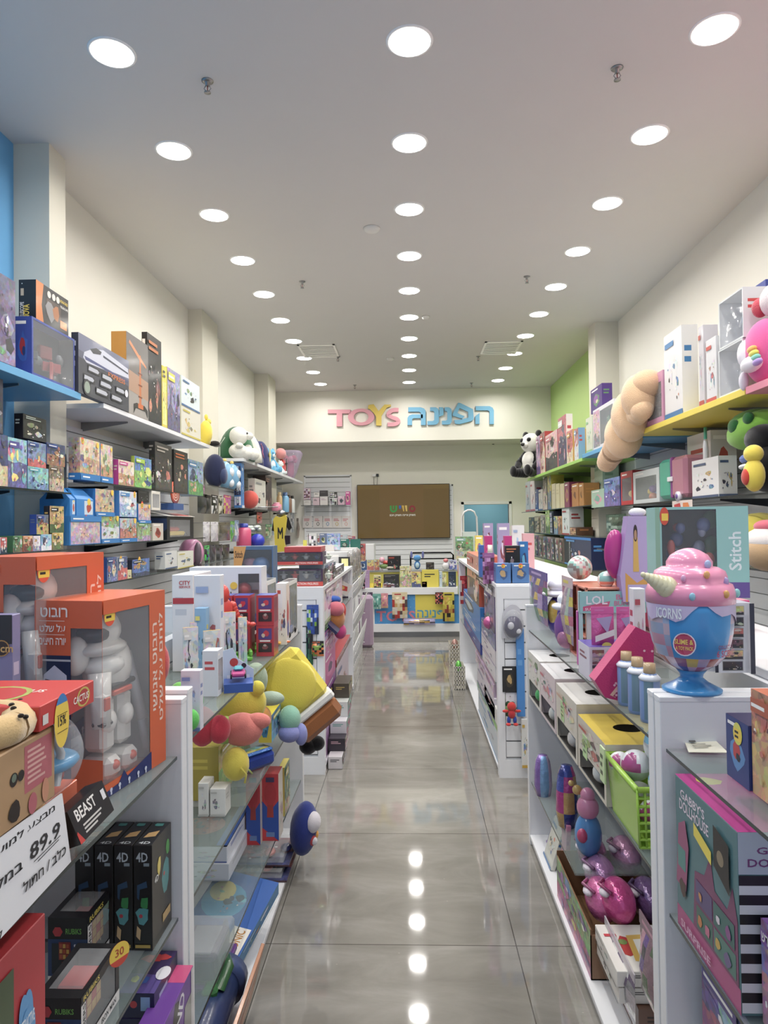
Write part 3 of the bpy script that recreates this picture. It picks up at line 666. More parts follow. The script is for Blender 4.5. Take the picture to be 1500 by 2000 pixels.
def pack(pl, st, base, pal, label, cat='toy box', grp=None, name='toy_box', title=None, yaw=0, ends='plain', win=None, kind='mix', sticker=None, tcol='f4f2ee', inner='e6e4e0', topc=None, toypal=None, mat='card', tilt=None):
    x, y, z, dx, dy, dz, fr = pl; rnd = RND(label+str(round(y, 2))); pal = pal.split() if isinstance(pal, str) else pal
    z += .0006; far = y > 5.0
    st_ = 'plain' if st == 'win' else st
    if win or st == 'win':
        w = win or (.1, .12, .9, .8); wins = [(fr,)+tuple(w)]
        e = empty(name, (x, y, z), label, cat, grp, yaw); m = M(); carton(m, dx, dy, dz, base, wins, mat, inner)
        F = face(m, fr, dx, dy, dz); F.bars(.1, .86, .6, .95, 1, tcol, rnd) if w[3] < .9 else None
        if w[0] > .2: F.busy(pal, rnd, .02, .05, w[0]-.02, .95, 4)
        if title: F.text(title, .1, .84, .1, tcol, w=.6)
        if fr != '-y' and ends: deco(face(m, '-y', dx, dy, dz), ends, base, pal, rnd)
        m.link('carton', e); m = M(); film(m, dx, dy, dz, wins); m.link('clear_window', e)
        m = M(); tp = (toypal or ' '.join(pal)).split()
        if fr[1] == 'x': m.T = rotz(PI/2 if fr == '+x' else -PI/2); toy(m, rnd, tp, dy*(w[2]-w[0])*.95, dx*.8, dz*w[3]*.9, kind)
        else: toy(m, rnd, tp, dx*(w[2]-w[0])*.95, dy*.8, dz*w[3]*.9, kind)
        m.link('toy', e); root = e
    else:
        m = M(); m.box((-dx/2, -dy/2, 0), (dx/2, dy/2, dz), base, mat, .0015 if not far else 0); F = face(m, fr, dx, dy, dz)
        deco(F, st_, base, pal, rnd, title, tcol)
        if fr != '-y': deco(face(m, '-y', dx, dy, dz), ends, base, pal, rnd)
        else:
            for s_ in ('+x', '-x'): deco(face(m, s_, dx, dy, dz), ends, base, pal, rnd)
        if topc: face(m, '+z', dx, dy, dz).rect(0, 0, 1, 1, topc)
        root = tag(m.link(name, None, (x, y, z), yaw), label, cat, grp)
        if y > 4.72 and name == 'toy_box' and not tilt and abs(x) < 1.5: ST.append((z, root, x-dx/2, x+dx/2, y-dy/2, y+dy/2, dz))
    if tilt: root.rotation_euler = (tilt[0], tilt[1], yaw)
    if sticker:
        m = M(); F = face(m, sticker[0], dx, dy, dz); F.k = 6; u, v, r = sticker[1:4]
        F.circ(u, v, r, 'e8502c' if len(sticker) < 5 else sticker[4], 18, ry=r*F.W/F.H*1.2); F.rect(u-r*.8, v-r*F.W/F.H*.8, u+r*.8, v+r*F.W/F.H*.5, 'f5cf1e'); F.bars(u-r*.6, v-r*F.W/F.H*.6, u+r*.6, v+r*F.W/F.H*.4, 2, '2a2a2a', rnd); m.link('price_sticker', root)
    return root
def L(xe, xf, yt, z0, st, base, pal, label, c=-2.2, dep=.2, xb=None, yb=None, **k): return pack(plL(xe, xf, yt, z0, dep, c, xb, yb), st, base, pal, label, **k)
def R(xe, xf, yt, z0, st, base, pal, label, c=2.2, dep=.2, xb=None, yb=None, **k): return pack(plR(xe, xf, yt, z0, dep, c, xb, yb), st, base, pal, label, **k)
def Y(x0, x1, yt, z0, y, st, base, pal, label, dep=.15, yb=None, **k): return pack(plY(x0, x1, yt, z0, dep, y, yb), st, base, pal, label, **k)
def limb(m, pts, rs, col, mat='fur'):
    """plump limb: overlapping round segments along a path"""
    P = [Vector(p) for p in pts]; n = 4
    for i in range(len(P)-1):
        for k in range(n+1):
            t = k/n; r = rs[i]*(1-t)+rs[i+1]*t; q = P[i].lerp(P[i+1], t); m.ell(tuple(q), r, col, mat, 12, 9)
def bear(name, loc, h, cols, label, rz=0, pose='sit', cat='plush toy', grp=None, ears='round', face_=True, mat='fur', rot=None):
    """sitting plush animal of height h; cols = body, belly, limbs, ears, muzzle. Faces -y before rz."""
    b, be, li, ea, mu = (cols.split()+['']*5)[:5]; be = be or b; li = li or b; ea = ea or li; mu = mu or be
    e = empty(name, loc, label, cat, grp, rz); m = M(); s = h
    m.ell((0, 0, .3*s), (.23*s, .2*s, .3*s), b, mat, 18, 12); m.ell((0, -.06*s, .29*s), (.18*s, .17*s, .24*s), be, mat, 16, 10)
    m.ell((0, -.02*s, .74*s), (.23*s, .21*s, .22*s), b if cols.split()[0:1] != ['x'] else be, mat, 18, 12)
    m.ell((0, -.2*s, .69*s), (.1*s, .07*s, .075*s), mu, mat, 12, 9)
    m.link('body', e)
    m = M()
    for q in (-1, 1):
        if ears == 'round': m.ell((q*.19*s, .0, .93*s), (.085*s, .05*s, .085*s), ea, mat, 12, 9)
        elif ears == 'long': limb(m, [(q*.1*s, 0, .9*s), (q*.17*s, .0, 1.12*s), (q*.24*s, -.02*s, 1.22*s)], [.05*s, .055*s, .03*s], ea, mat)
        elif ears == 'side': m.ell((q*.3*s, .0, .82*s), (.16*s, .04*s, .1*s), ea, mat, 12, 9, R=roty(-q*.5))
    if ears: m.link('ears', e)
    for q in (-1, 1):
        m = M(); limb(m, [(q*.2*s, 0, .5*s), (q*.31*s, -.1*s, .32*s), (q*.27*s, -.2*s, .2*s)], [.085*s, .08*s, .075*s], li, mat); m.link('arm', e)
        m = M(); limb(m, [(q*.14*s, -.08*s, .1*s), (q*.2*s, -.3*s, .1*s)], [.11*s, .1*s], li, mat); m.ell((q*.21*s, -.37*s, .13*s), (.095*s, .06*s, .12*s), li, mat, 12, 9); m.link('leg', e)
    if face_:
        m = M(); m.ell((0, -.265*s, .72*s), (.032*s, .02*s, .022*s), '1a1a1c')
        for q in (-1, 1): m.ell((q*.09*s, -.215*s, .79*s), .02*s, '1a1a1c')
        m.link('eyes_and_nose', e)
    if rot: e.rotation_euler = rot
    return e
def ball(loc, r, col, label, cat='ball', mat='plastic', name='toy_ball', cf=None, grp=None, seg=24):
    m = M(); m.ell((0, 0, 0), r, col, mat, seg, seg*2//3, cf=cf); return tag(m.link(name, None, loc), label, cat, grp)
def lump(name, loc, parts, label, cat='plush toy', mat='fabric', grp=None, rot=None, bname='body'):
    """soft object: list of (part_name, [(centre, radii, colour[, mat]) ...])"""
    e = empty(name, loc, label, cat, grp)
    for pn, els in parts:
        m = M()
        for q in els: m.ell(q[0], q[1], q[2], q[3] if len(q) > 3 else mat, 16, 11, R=(Matrix.Rotation(q[4][1], 4, q[4][0]) if len(q) > 4 else None))
        m.link(pn, e)
    if rot: e.rotation_euler = rot
    return e
def bag(pl, base, pal, label, peg=.1, cat='bag of toys', name='hanging_bag', mat='foil', grp=None, st='busy', hook=True, label_card=None, yaw=0, title=None):
    """puffed pouch / hang pack with a header card, hanging on a hook"""
    x, y, z, dx, dy, dz, fr = pl; rnd = RND(label+str(round(x+y, 2))); pal = pal.split(); wd = dy if fr[1] == 'x' else dx; th = .03
    e = M(); a = .5*wd; n = 6; th = .05 if wd > .09 else .03; vs = []; fs = []
    for s_ in (-1, 1):
        for j in range(n+1):
            for i in range(n+1):
                u, v = i/n, j/n; bu = math.sin(PI*u)*math.sin(PI*v); vs.append(((u-.5)*wd, s_*(-.5*th*bu*(1+rnd.uniform(-.25, .25)))-.0, v*dz*.86))
    for q in (0, 1):
        o = q*(n+1)**2
        for j in range(n):
            for i in range(n):
                k = o+j*(n+1)+i; f = (k, k+1, k+n+2, k+n+1); fs.append(f if q else tuple(reversed(f)))
    cols = [(base if (rnd.random() < .35) else rnd.choice(pal)) for _ in fs] if st == 'busy' else [base]*len(fs)
    Rm = {'-y': 0, '+x': PI/2, '-x': -PI/2}[fr]
    e.add(vs, fs, cols, mat, True)
    e.box((-a, -.002, dz*.84), (a, .002, dz), label_card or base, 'card'); F = Face(e, (-a, -.0022, dz*.84), (1, 0, 0), (0, 0, 1), wd, dz*.16); F.bars(.15, .2, .85, .8, 1, pal[0], rnd)
    if title: Face(e, (-a, -.5*th-.004, 0), (1, 0, 0), (0, 0, 1), wd, dz).text(title, .15, .6, .12, 'f4f2ee', w=.7)
    if hook: e.tube([(0, -.02, dz*.95), (0, .04, dz*.95), (0, peg, dz*.96)], .003, '9a9a9a', 'metal', 6)
    return tag(e.link(name, None, (x, y, z), Rm+yaw), label, cat, grp)
def bottle(loc, h, r, col, cap, label, cat='bottle', name='drinking_bottle', grp=None, art=None, mat='plastic'):
    e = empty(name, loc, label, cat, grp); m = M(); m.lathe([(r*.94, 0), (r, .01), (r, h*.72), (r*.8, h*.8), (r*.55, h*.84)], col, mat, 20, cf=(lambda i, j: art[(j//3+i) % len(art)] if art and i == 1 else col)); m.link('bottle_body', e)
    m = M(); m.lathe([(r*.6, h*.83), (r*.62, h*.86), (r*.58, h)], cap, mat, 16); m.link('cap', e); return e
# ================================================================ LEFT WALL: things on the high shelves
ZS = 2.5955
y1_ = yat(30, -2.13, 2.7); zt_ = zat(551, -2.13, y1_)
pack([-2.28, y1_-.19, ZS, .3, .38, zt_-ZS, '+x'], 'pic', '3a2c48', '5a4a7a 8a78a8 6a5490 4fa05a 2a2438', 'tall purple-black toy box at the left end of the blue shelf')
c_ = L(62, 146, 617, ZS, 'win', '3c4fa0', '3c62b4 b03038 e0a03a 28407a', 'blue toy box in shiny film on the blue shelf, under the telescope box', c=-2.135, xb=27, win=(.03, .04, .97, .96), toypal='8a2a30 4a5058 c04040 50606a a03038', inner='40484c', ends='big')
zc = zat(617, -2.135, yat(62, -2.135, 2.7))
def telescope():
    pl = plL(70, 134, 545, zc+.001, c=-2.145, xb=36); x, y, z, dx, dy, dz, fr = pl; m = M(); rnd = RND('tele')
    m.box((-dx/2, -dy/2, 0), (dx/2, dy/2, dz), '1b1a1d', 'card', .0015)
    F = face(m, '+x', dx, dy, dz); F.P([(0, 0), (.22, 0), (.16, .45), (.22, 1), (0, 1)], 'd07a34'); F.rect(.3, .25, .75, .7, '4a3c34'); F.blob(.42, .4, .18, '8a8a8c', rnd, 9, ry=.3); F.blob(.6, .42, .13, 'a86a3a', rnd, 7, ry=.28)
    for u in (.38, .52, .65): F.circ(u, .82, .055, 'dcd8cc')
    F.text('NOVA-TACK', .72, .8, .08, 'f0cf3a', w=.25); F.text('TELESCOPE', .72, .66, .06, 'e8e6e2', w=.25); F.rect(.72, .12, .93, .32, 'd8843a')
    F = face(m, '-y', dx, dy, dz); F.text('TELESCOPE', .3, .02, .1, 'dcdad6', w=.42, rot=PI/2); F.text('NOVA', .62, .02, .16, 'f0cf3a', w=.36, rot=PI/2); F.rect(.12, .6, .3, .78, 'b8a890'); F.circ(.2, .9, .03, 'e8e6e2')
    tag(m.link('telescope_box', None, (x, y, z)), 'black and orange telescope box standing on top of the film-wrapped toy box', 'toy box')
telescope()
def train():
    pl = plL(153, 252, 648, 2.5935, c=-2.125, xb=139); x, y, z, dx, dy, dz, fr = pl; m = M(); rnd = RND('train')
    m.box((-dx/2, -dy/2, 0), (dx/2, dy/2, dz), '3d3f4a', 'card', .0015); F = face(m, '+x', dx, dy, dz)
    F.P([(0, .6), (1, .55), (1, 1), (0, 1)], '6a6e88'); F.P([(0, .6), (.5, .62), (1, .5), (1, .62), (0, .72)], '55586e')
    F.P([(.08, .62), (.1, .72), (.24, .84), (.45, .93), (.98, .84), (1, .66), (.6, .62), (.4, .58), (.14, .56)], 'c9ccdc'); F.P([(.2, .82), (.32, .9), (.42, .88), (.4, .82), (.26, .77)], '2a2c38'); F.P([(.45, .84), (.98, .76), (.98, .73), (.45, .8)], '30344a'); F.P([(.1, .66), (.4, .64), (.98, .6), (.98, .57), (.4, .6), (.12, .6)], '4a5080')
    F.text('EXPRESS', .55, .5, .09, 'd8793a', w=.36)
    for u, v, w_ in ((.16, .42, .22), (.42, .4, .22), (.08, .24, .2), (.38, .26, .24), (.7, .28, .2), (.3, .1, .24), (.6, .1, .24)):
        F.rect(u, v, u+w_, v+.12, '23242c'); F.P([(u+.01, v+.03), (u+w_*.85, v+.03), (u+w_*.95, v+.07), (u+w_*.8, v+.1), (u+.02, v+.1)], 'b4b8c4')
    F.circ(.14, .14, .07, '2a2c34'); F.circ(.14, .14, .05, '8a9a8c'); F.circ(.93, .34, .035, 'e0e2ee')
    F = face(m, '-y', dx, dy, dz); F.bars(.2, .4, .8, .9, 3, 'b8bac4', rnd)
    tag(m.link('train_set_box', None, (x, y, z)), 'dark grey train set box with a silver express train, on the white shelf', 'toy box')
train()
def crane():
    pl = plL(247, 290, 646, 2.5925, c=-2.13, xb=217); x, y, z, dx, dy, dz, fr = pl; m = M()
    m.box((-dx/2, -dy/2, 0), (dx/2, dy/2, dz), 'c98a24', 'card', .0015); F = face(m, '+x', dx, dy, dz); F.rect(0, 0, 1, 1, 'a09a94'); F.P([(0, .4), (1, .35), (1, 1), (0, 1)], '6f6a68'); F.P([(0, .3), (1, .25), (1, .5), (0, .55)], 'b08a70')
    F.P([(.56, .14), (.66, .14), (.64, .8), (.58, .8)], 'c8713a'); F.P([(.1, .88), (.14, .92), (.62, .78), (.9, .7), (.9, .67), (.6, .73)], 'd88a5a')
    for v in (.25, .4, .55): F.rect(.52, v, .7, v+.02, '7a3a1c')
    F.P([(.3, .14), (.45, .17), (.6, .15), (.8, .17), (.95, .12), (.95, .02), (.85, .1), (.6, .1), (.4, .1), (.3, .02)], '2a2624'); F.rect(.5, .11, .74, .17, 'd06a2a')
    tag(m.link('crane_toy_box', None, (x, y, z)), 'tall box with orange side and an orange toy crane picture, on the white shelf', 'toy box')
crane()
L(288, 316, 648, 2.5925, 'dark', '221f20', 'c07038 7a3020 a08a80 d0c8b8', 'tall narrow black telescope box beside the crane box', c=-2.13, xb=277, ends='big')
L(317, 326, 713, 2.5925, 'dark', 'e2d23a', '2a2a2c 3a3a3c', 'thin yellow and black box between the telescope box and the purple box', c=-2.13)
L(327, 352, 716, 2.5925, 'pic', 'd8d43c', '8d86b4 5a547e 6a64a0 c04848 2c2c44', 'purple toy weapon box with a yellow title, on the white shelf', c=-2.13)
pz = L(354, 392, 790, 2.5925, 'white', 'd9d6c6', 'c8b82c 5a4a28 d8c840 8a8468', 'white and yellow excavator toy box, lower of two', c=-2.13, ends='plain')
zz = zat(790, -2.13, yat(354, -2.13, 2.7))
L(354, 390, 732, zz+.001, 'white', 'd6e2e6', '3a6a9a 7a9a6a 4a88b8 283038', 'white and blue police vehicle toy box, upper of two', c=-2.13)
# yellow plush with dark feet hanging over the shelf end
y_, z_ = onX(402, 862, -2.16); lump('plush_toy', (-2.16, y_, 2.593), [('body', [((0, 0, .13), (.07, .08, .13), 'e8cf2e'), ((-.02, .03, .03), (.06, .08, .04), 'd8bc28')]), ('arm', [((.0, .09, .26), (.03, .07, .035), 'ead22e'), ((0, .02, .3), (.02, .02, .03), 'f0d840')]), ('leg', [((.07, .08, .02), (.06, .03, .03), '2a2826'), ((.07, .16, .02), (.05, .03, .03), '8a8880')])], 'yellow plush toy with dark feet at the end of the white shelf')
# green sleeping-bag cushion with a white bear, navy cushions, blue-white bear, bouquets
y_, z_ = onX(452, 860, -2.3)
e = empty('animal_cushion', (-2.33, 9.17, 2.601), 'big green dome cushion with a white bear head on it', 'cushion')
m = M(); m.ell((0, 0, .0), (.25, .3, .47), '2f6a45', 'fabric', 24, 16); m.T = tr(0, 0, 0); m.link('cushion_body', e)
def bottomcut(o):
    for v in o.data.vertices: v.co.z = max(v.co.z, 0)
bottomcut(e.children[0])
m = M(); m.ell((.04, .3, 0), (.25, .12, .45), 'e2e0d4', 'fabric', 20, 14); o = m.link('side_panel', e); bottomcut(o)
m = M(); m.tube([(-.16, -.24, .04), (-.17, -.2, .2), (-.1, -.2, .3)], .006, 'd6e0d0', 'fabric'); m.link('cord', e)
e = empty('plush_toy', (-2.24, 8.86, 2.601), 'white plush bear lying against the green dome cushion', 'plush toy'); m = M()
for c, r in (((.02, 0, .30), (.12, .13, .12)), ((.12, .1, .3), (.06, .06, .05)), ((.02, -.02, .1), (.12, .14, .1)), ((.02, .25, .08), (.1, .14, .09)), ((.06, .42, .07), (.08, .1, .08))): m.ell((c[0]+.3*c[1], c[1]*.3, c[2]), r, 'ecebe2', 'fur', 16, 12)
m.link('body', e); m = M(); m.ell((.14, -.02, .33), .014, '222222'); m.ell((.17, .13, .31), .02, '222222'); m.link('eyes_and_nose', e); m = M(); m.ell((.06, -.12, .16), (.05, .07, .04), 'ecebe2', 'fur'); m.ell((.12, .12, .15), (.05, .05, .05), 'ecebe2', 'fur'); m.link('paws', e)
for k, (xx, ya, yb_, lab, cc) in enumerate(((505, 9.85, 10.1, 'dark blue dome cushion with a pink squiggle beside the green one', 'c06a90'), (516, 10.35, 10.7, 'dark blue dome cushion with a gold star emblem beside the blue-white bear', 'c8b84a'))):
    e = empty('dome_cushion', (-2.3, (ya+yb_)/2, 2.601), lab, 'cushion', None); m = M(); m.ell((0, 0, 0), (.17, (yb_-ya)*.62, .44), '2c3266', 'fabric', 20, 16); o = m.link('cushion_body', e); bottomcut(o)
    m = M()
    if k: m.extr([(.09*math.cos(PI/2+PI*i/5)*(1 if i % 2 == 0 else .5), .2+.12*math.sin(PI/2+PI*i/5)*(1 if i % 2 == 0 else .5)) for i in range(10)], .01, cc, 'fabric', T=tr(.15, 0, 0) @ rotz(PI/2))
    else: m.tube([(.15, -.06, .32), (.16, .0, .26), (.165, -.04, .2), (.17, .02, .12)], .008, cc, 'fabric')
    m.link('emblem', e)
bear('plush_toy', (-2.28, 11.2, 2.601), .4, '62b4dc e8ece8 62b4dc 62b4dc e8ece8', 'light blue and white plush bear on the left wall shelf', rz=1.1)
bear('plush_toy', (-2.2, 11.65, 2.601), .24, 'eef0ea eef0ea dfe8ea e8e8e0 eef0ea', 'small white plush bear lying beside the blue bear', rz=1.4)
e = empty('gift_bouquet', (-2.3, 12.35, 2.601), 'red heart shaped gift box with a black ribbon and a pink head', 'gift'); m = M(); m.ell((0, 0, .17), (.08, .18, .17), 'c43434', 'fabric'); m.link('heart_box', e); m = M(); m.tube([(.085, 0, 0), (.088, 0, .34)], .012, '1c1416'); m.tube([(.08, -.1, .24), (.09, 0, .26), (.08, .1, .24)], .012, '1c1416'); m.link('ribbon', e); m = M(); m.ell((0, -.12, .42), (.1, .14, .1), 'd88c8c', 'fabric'); m.link('rose_head', e)
e = empty('gift_bouquet', (-2.27, 13.1, 2.601), 'pink gift bouquet in clear film at the end of the left shelf', 'gift'); m = M(); m.lathe([(.05, 0), (.11, .12), (.24, .5), (.2, .56)], 'd07a94', 'tint', 14); m.link('wrapping_film', e); m = M()
for i in range(9): a = i*.7; m.ell((.09*math.cos(a), .09*math.sin(a), .38+.02*(i % 3)), .055, ('c8607c', 'd88aa0', 'b84a64')[i % 3], 'fabric', 10, 8)
m.lathe([(.03, .0), (.07, .1), (.06, .35)], 'b05a70', 'fabric', 10); m.link('flowers', e)
# ---- blue section, upper glass shelf
c2 = -2.2; z1s = 1.9465
def Lz(px_e, px_f, yt, yb, st, base, pal, label, **k): return L(px_e, px_f, yt, None, st, base, pal, label, yb=yb, **k)
ya = yat(15, c2, 2.0)
pack([-2.3, ya-.12, z1s, .2, .24, .28, '+x'], 'pic', '2c3a6a', '3a4a7a c8b088 6a5a3a 4a6a8a d0c8b0', 'dark racing set box at the left end of the upper glass shelf')
pack([-2.3, ya-.14, z1s+.282, .2, .2, .3, '+x'], 'dark', '3c3a50', 'a8a8c0 6a6a8a', 'tall grey box standing on the dark racing set box')
L(15, 53, 853, z1s, 'pic', '54509a', '7fc0cc 5a58a0 d8609a f0d84c 48a0b4 c84848', 'aqua and purple slide playset box with a yellow boat')
L(54, 95, 910, z1s, 'pic', '56a8b8', '78c0c8 5a8ab8 b83a44 2e3a78 e8e0c8', 'aqua building set box with a red hero picture, under the racing box')
zq = zat(910, c2, yat(54, c2, 2.05))
L(54, 90, 860, zq+.001, 'pic', '2c4a90', '6a86b8 c83a3a 3a9a5a e0b83c 4a5a8a', 'blue racing karts box on top of the aqua building set')
L(96, 125, 908, z1s, 'pic', '6a5a4a', '8a7864 b8a088 4a3c34 c8b49a 6a4a70', 'brown robot building set box at the end of the upper glass shelf')
zq2 = zat(908, c2, yat(96, c2, 2.05))
L(91, 127, 863, zq2+.001, 'pic', '2c4c9a', '3a4a78 9a6a44 b04a3c d8d4cc 5a3a2a', 'blue box with a brown tank and a jagged white edge')
L(45, 91, 807, zat(855, c2, yat(45, c2, 2.2)), 'dark', '1f1f24', 'b8c4ba 8a7a6a a83a34 5a6a5a d0d4cc', 'dark building set box with small figures, topmost under the blue shelf', xb=27, dep=.1)
# ---- blue section, lower glass shelf
z2s = 1.5815
for a, b, t_, bs, pl_, lb in ((0.5, 14, 1050, 'd8dce0', 'b83a34 2a3a5a e0dcd4', 'red and white small set box with a jagged edge, far left'), (25, 44, 1047, '3a6a44', '4a8a54 7a6a4a d8d4c4', 'small green set box in the low row'), (45, 64, 1047, 'c8743a', 'd8a86a 8a3a2c 5a8a4a', 'small orange set box in the low row'), (65, 79, 1047, 'd8d4de', 'e0dce4 9a86b8 c8b060', 'small lilac set box in the low row'), (80, 101, 1044, '6aa4cc', '8ac0dc e8e8ee b84a44 3a4a6a', 'small sky blue set box in the low row'), (102, 124, 1040, 'c8a43c', 'd8b850 6a7a3c 3a3a5a e0d8b0', 'small yellow flying-insect set box in the low row')):
    L(a, b, t_, z2s, 'pic', bs, pl_, lb, grp=None, dep=.12)
za = zat(1044, c2, yat(80, c2, 1.6))
L(71, 95, 1005, za+.001, 'pic', '2c4a9c', '5a6a8a c8a83c a83a3a 3a3a4a', 'blue motorbike set box standing on the low row', xb=57)
L(97, 125, 988, za+.008, 'pic', '2a2428', 'c8a048 4a6a34 3a3a6a d8c060 7a5a2a', 'yellow insect robot set box standing on the low row', xb=85)
# ---- white section, upper glass shelf
zA = 2.0415; BLU = '2f7fc4'
L(156, 195, 854, zA, 'band', BLU, 'd8c0a4 c89a70 b87a54 6a5a8a 8ab0d0', 'tan western stable playset box with a blue base, nearest', xb=134, ends='band', sticker=('+x', .12, .93, .07))
L(196, 220, 866, zA, 'band', BLU, 'd4c2a8 c0885c 9a5a48 6a8a5a', 'tan playset box with a blue base beside the stable box', sticker=('+x', .1, .93, .08))
L(231, 262, 897, zA, 'pic', 'c8408c', 'e0c8b0 c08a5a a8548a e8dccc 6a8a4a', 'magenta horse playset box on the upper glass shelf', xb=221)
L(263, 296, 890, zA, 'pic', 'a8cc3a', '3a7ac0 7ab83c 5aa0dc 2c4a8a d8e04a', 'lime and blue toy blaster box', xb=258)
L(303, 336, 862, zA, 'dark', '3c3a38', 'b8b0a4 c8583a 8a8680 d8d4cc', 'dark grey toy gun box with an orange tip, right of the lime box', xb=291, ends='dark')
L(340, 367, 877, zA, 'dark', '33322f', 'c86a34 9a948a d8c8b0', 'dark box with orange print beside the toy gun box')
L(368, 397, 896, zA, 'pic', '5a8ab4', '7aa0c0 4a9a4a 3a4a6a c8a05a b8c8d0', 'blue and green dart blaster box at the end of the shelf')
# ---- white section, lower glass shelf
zB = 1.6015
for a, b, lb in ((136, 147, 'nearest of the two blue carry-case boxes'), (149, 183, 'second blue carry-case playset box with dark windows')):
    pl = plL(a, b, 952, zat(1007, c2, yat(134, c2, 1.65)), c=c2); x, y, z, dx, dy, dz, fr = pl; m = M(); h = dz
    for s_ in (1,): m.add([(-dx/2, -dy/2, 0), (dx/2, -dy/2, 0), (dx/2, dy/2, 0), (-dx/2, dy/2, 0), (-dx/2, -dy/2, h*.6), (dx/2, -dy/2, h*.6), (dx/2, dy/2, h*.6), (-dx/2, dy/2, h*.6), (-dx*.15, -dy*.4, h), (dx*.15, -dy*.4, h), (dx*.15, dy*.4, h), (-dx*.15, dy*.4, h)], [(0, 3, 2, 1), (0, 1, 5, 4), (1, 2, 6, 5), (2, 3, 7, 6), (3, 0, 4, 7), (4, 5, 9, 8), (5, 6, 10, 9), (6, 7, 11, 10), (7, 4, 8, 11), (8, 9, 10, 11)], '2f86d0')
    F = face(m, '+x', dx, dy, dz); F.P([(.45, .05), (.95, .05), (.95, .55), (.45, .55)], 'c8d8e8'); F.blob(.7, .3, .2, 'b84a3c', RND(lb), 7, ry=.2); F.circ(.72, .52, .1, 'f0cc30')
    F = face(m, '-y', dx, dy, dz); F.P([(.2, .6), (.8, .6), (.7, .93), (.3, .93)], '14181e')
    tag(m.link('toy_box', None, (x, y, z)), lb, 'toy box')
zC = zat(1007, c2, yat(134, c2, 1.65))+.001
L(186, 223, 954, zC, 'band', BLU, 'b8a890 c8a878 8a6a8a 6a8a4a 3a4a7a', 'brown castle playset box with a blue base, upper row')
L(233, 267, 958, zC, 'pic', '4a88c4', 'c4d4e4 8ab0d4 6a6e78 e8eaee b03038', 'snowy white and blue playset box, upper row', sticker=('+x', .88, .9, .07, 'f0a020'))
L(270, 294, 984, zat(1022, c2, yat(270, c2, 1.7)), 'band', BLU, 'd0b4a0 b8a0b8 c85a4a 8ab08a', 'small pastel playset box, upper row', sticker=('+x', .3, .95, .1))
L(136, 197, 1007, zB, 'top', BLU, 'c8aab0 b89ac0 d8b88c 8a7ab0 a8889a', 'lilac beach bicycle playset box with a blue title strip', dep=.25, sticker=('+x', .5, .93, .04))
L(198, 233, 1007, zB, 'band', BLU, '8ab06a c8d0d8 6a8a3a b84a8a 5a7aa0', 'green garden playset box with a blue base', sticker=('+x', .5, .93, .07))
L(234, 267, 1012, zB, 'band', BLU, 'a8b8c0 b86a4a 5a6a8a 6a8a4a d8b84a', 'adventure playset box with a blue base beside the garden box')
L(268, 294, 1020, zB, 'pic', '5a9a4a', '8ab06a a888b0 b0c8d0 5a7a3a', 'green flower meadow playset box, last of the low row')
L(298, 319, 1022, zB-.01, 'big', 'c8c0b4', 'a84a3a 7a2a24', 'white box with a red crab toy beside the arcade box', xb=292)
e = empty('toy_box', (-2.3, 6.05, zB-.01), 'arcade-shaped black toy box with a red and yellow vehicle behind its window', 'toy box'); pl = plL(326, 378, 1008, zB-.01, c=-2.2, dep=.2); x, y, z, dx, dy, dz, fr = pl; e.location = (x, y, z)
m = M(); carton(m, dx, dy, dz, '1c2028', [('+x', .1, .14, .86, .86)], inner='c8c8c4'); F = face(m, '-y', dx, dy, dz); F.P([(0, .1), (.5, .1), (1, .5), (1, .9), (0, .95)], '2a3a5e'); m.link('carton', e)
m = M(); m.add([(-dx/2, -dy/2, dz+.05), (dx/2+.02, -dy/2, dz), (dx/2+.02, dy/2, dz), (-dx/2, dy/2, dz+.05)], [(0, 1, 2, 3)], 'e8e4da'); m.add([(-dx/4, -dy/5, dz+.0385), (dx/2, -dy/5, dz+.006), (dx/2, dy/2.4, dz+.006), (-dx/4, dy/2.4, dz+.0385)], [(0, 1, 2, 3)], 'c83c2c'); m.link('header', e)
m = M(); film(m, dx, dy, dz, [('+x', .1, .14, .86, .86)]); m.link('clear_window', e); m = M(); m.T = rotz(PI/2); toy(m, RND('arc'), ['e8c832', 'c8302c', 'b02828'], dy*.8, dx*.7, dz*.75, 'car'); m.link('toy', e)
L(270, 291, 958, zat(980, c2, yat(270, c2, 1.85)), 'dark', '1e1e20', '4a4a4c 3a3a3c', 'small black box above the pastel playset box', dep=.1)
L(296, 313, 956, zat(996, c2, yat(296, c2, 1.8)), 'win', 'dcd8cc', '3a5a9a 28386a', 'white framed box with a blue figure inside', dep=.1, kind='figure', toypal='3a5a9a 2a4a8a 3a5a9a')
e = empty('toy_target', (-2.24, yat(337, -2.24, 1.85), zat(996, -2.24, yat(337, -2.24, 1.85))), 'round orange target disc on a blue and black toy box', 'toy'); m = M(); m.box((-.06, -.14, 0), (.06, .14, .06), '3a5a94', 'card'); m.link('base_box', e)
m = M(); m.lathe([(.0001, 0), (.115, 0), (.115, .012), (.0001, .012)], 'e0562a', 'plastic', 28, T=tr(.02, 0, .17) @ roty(PI/2))
for r in (.085, .06, .035): m.lathe([(r, .0125), (r-.008, .0125)], 'f2d8c8', 'plastic', 24, T=tr(.02, 0, .17) @ roty(PI/2), caps=False)
m.link('disc', e)
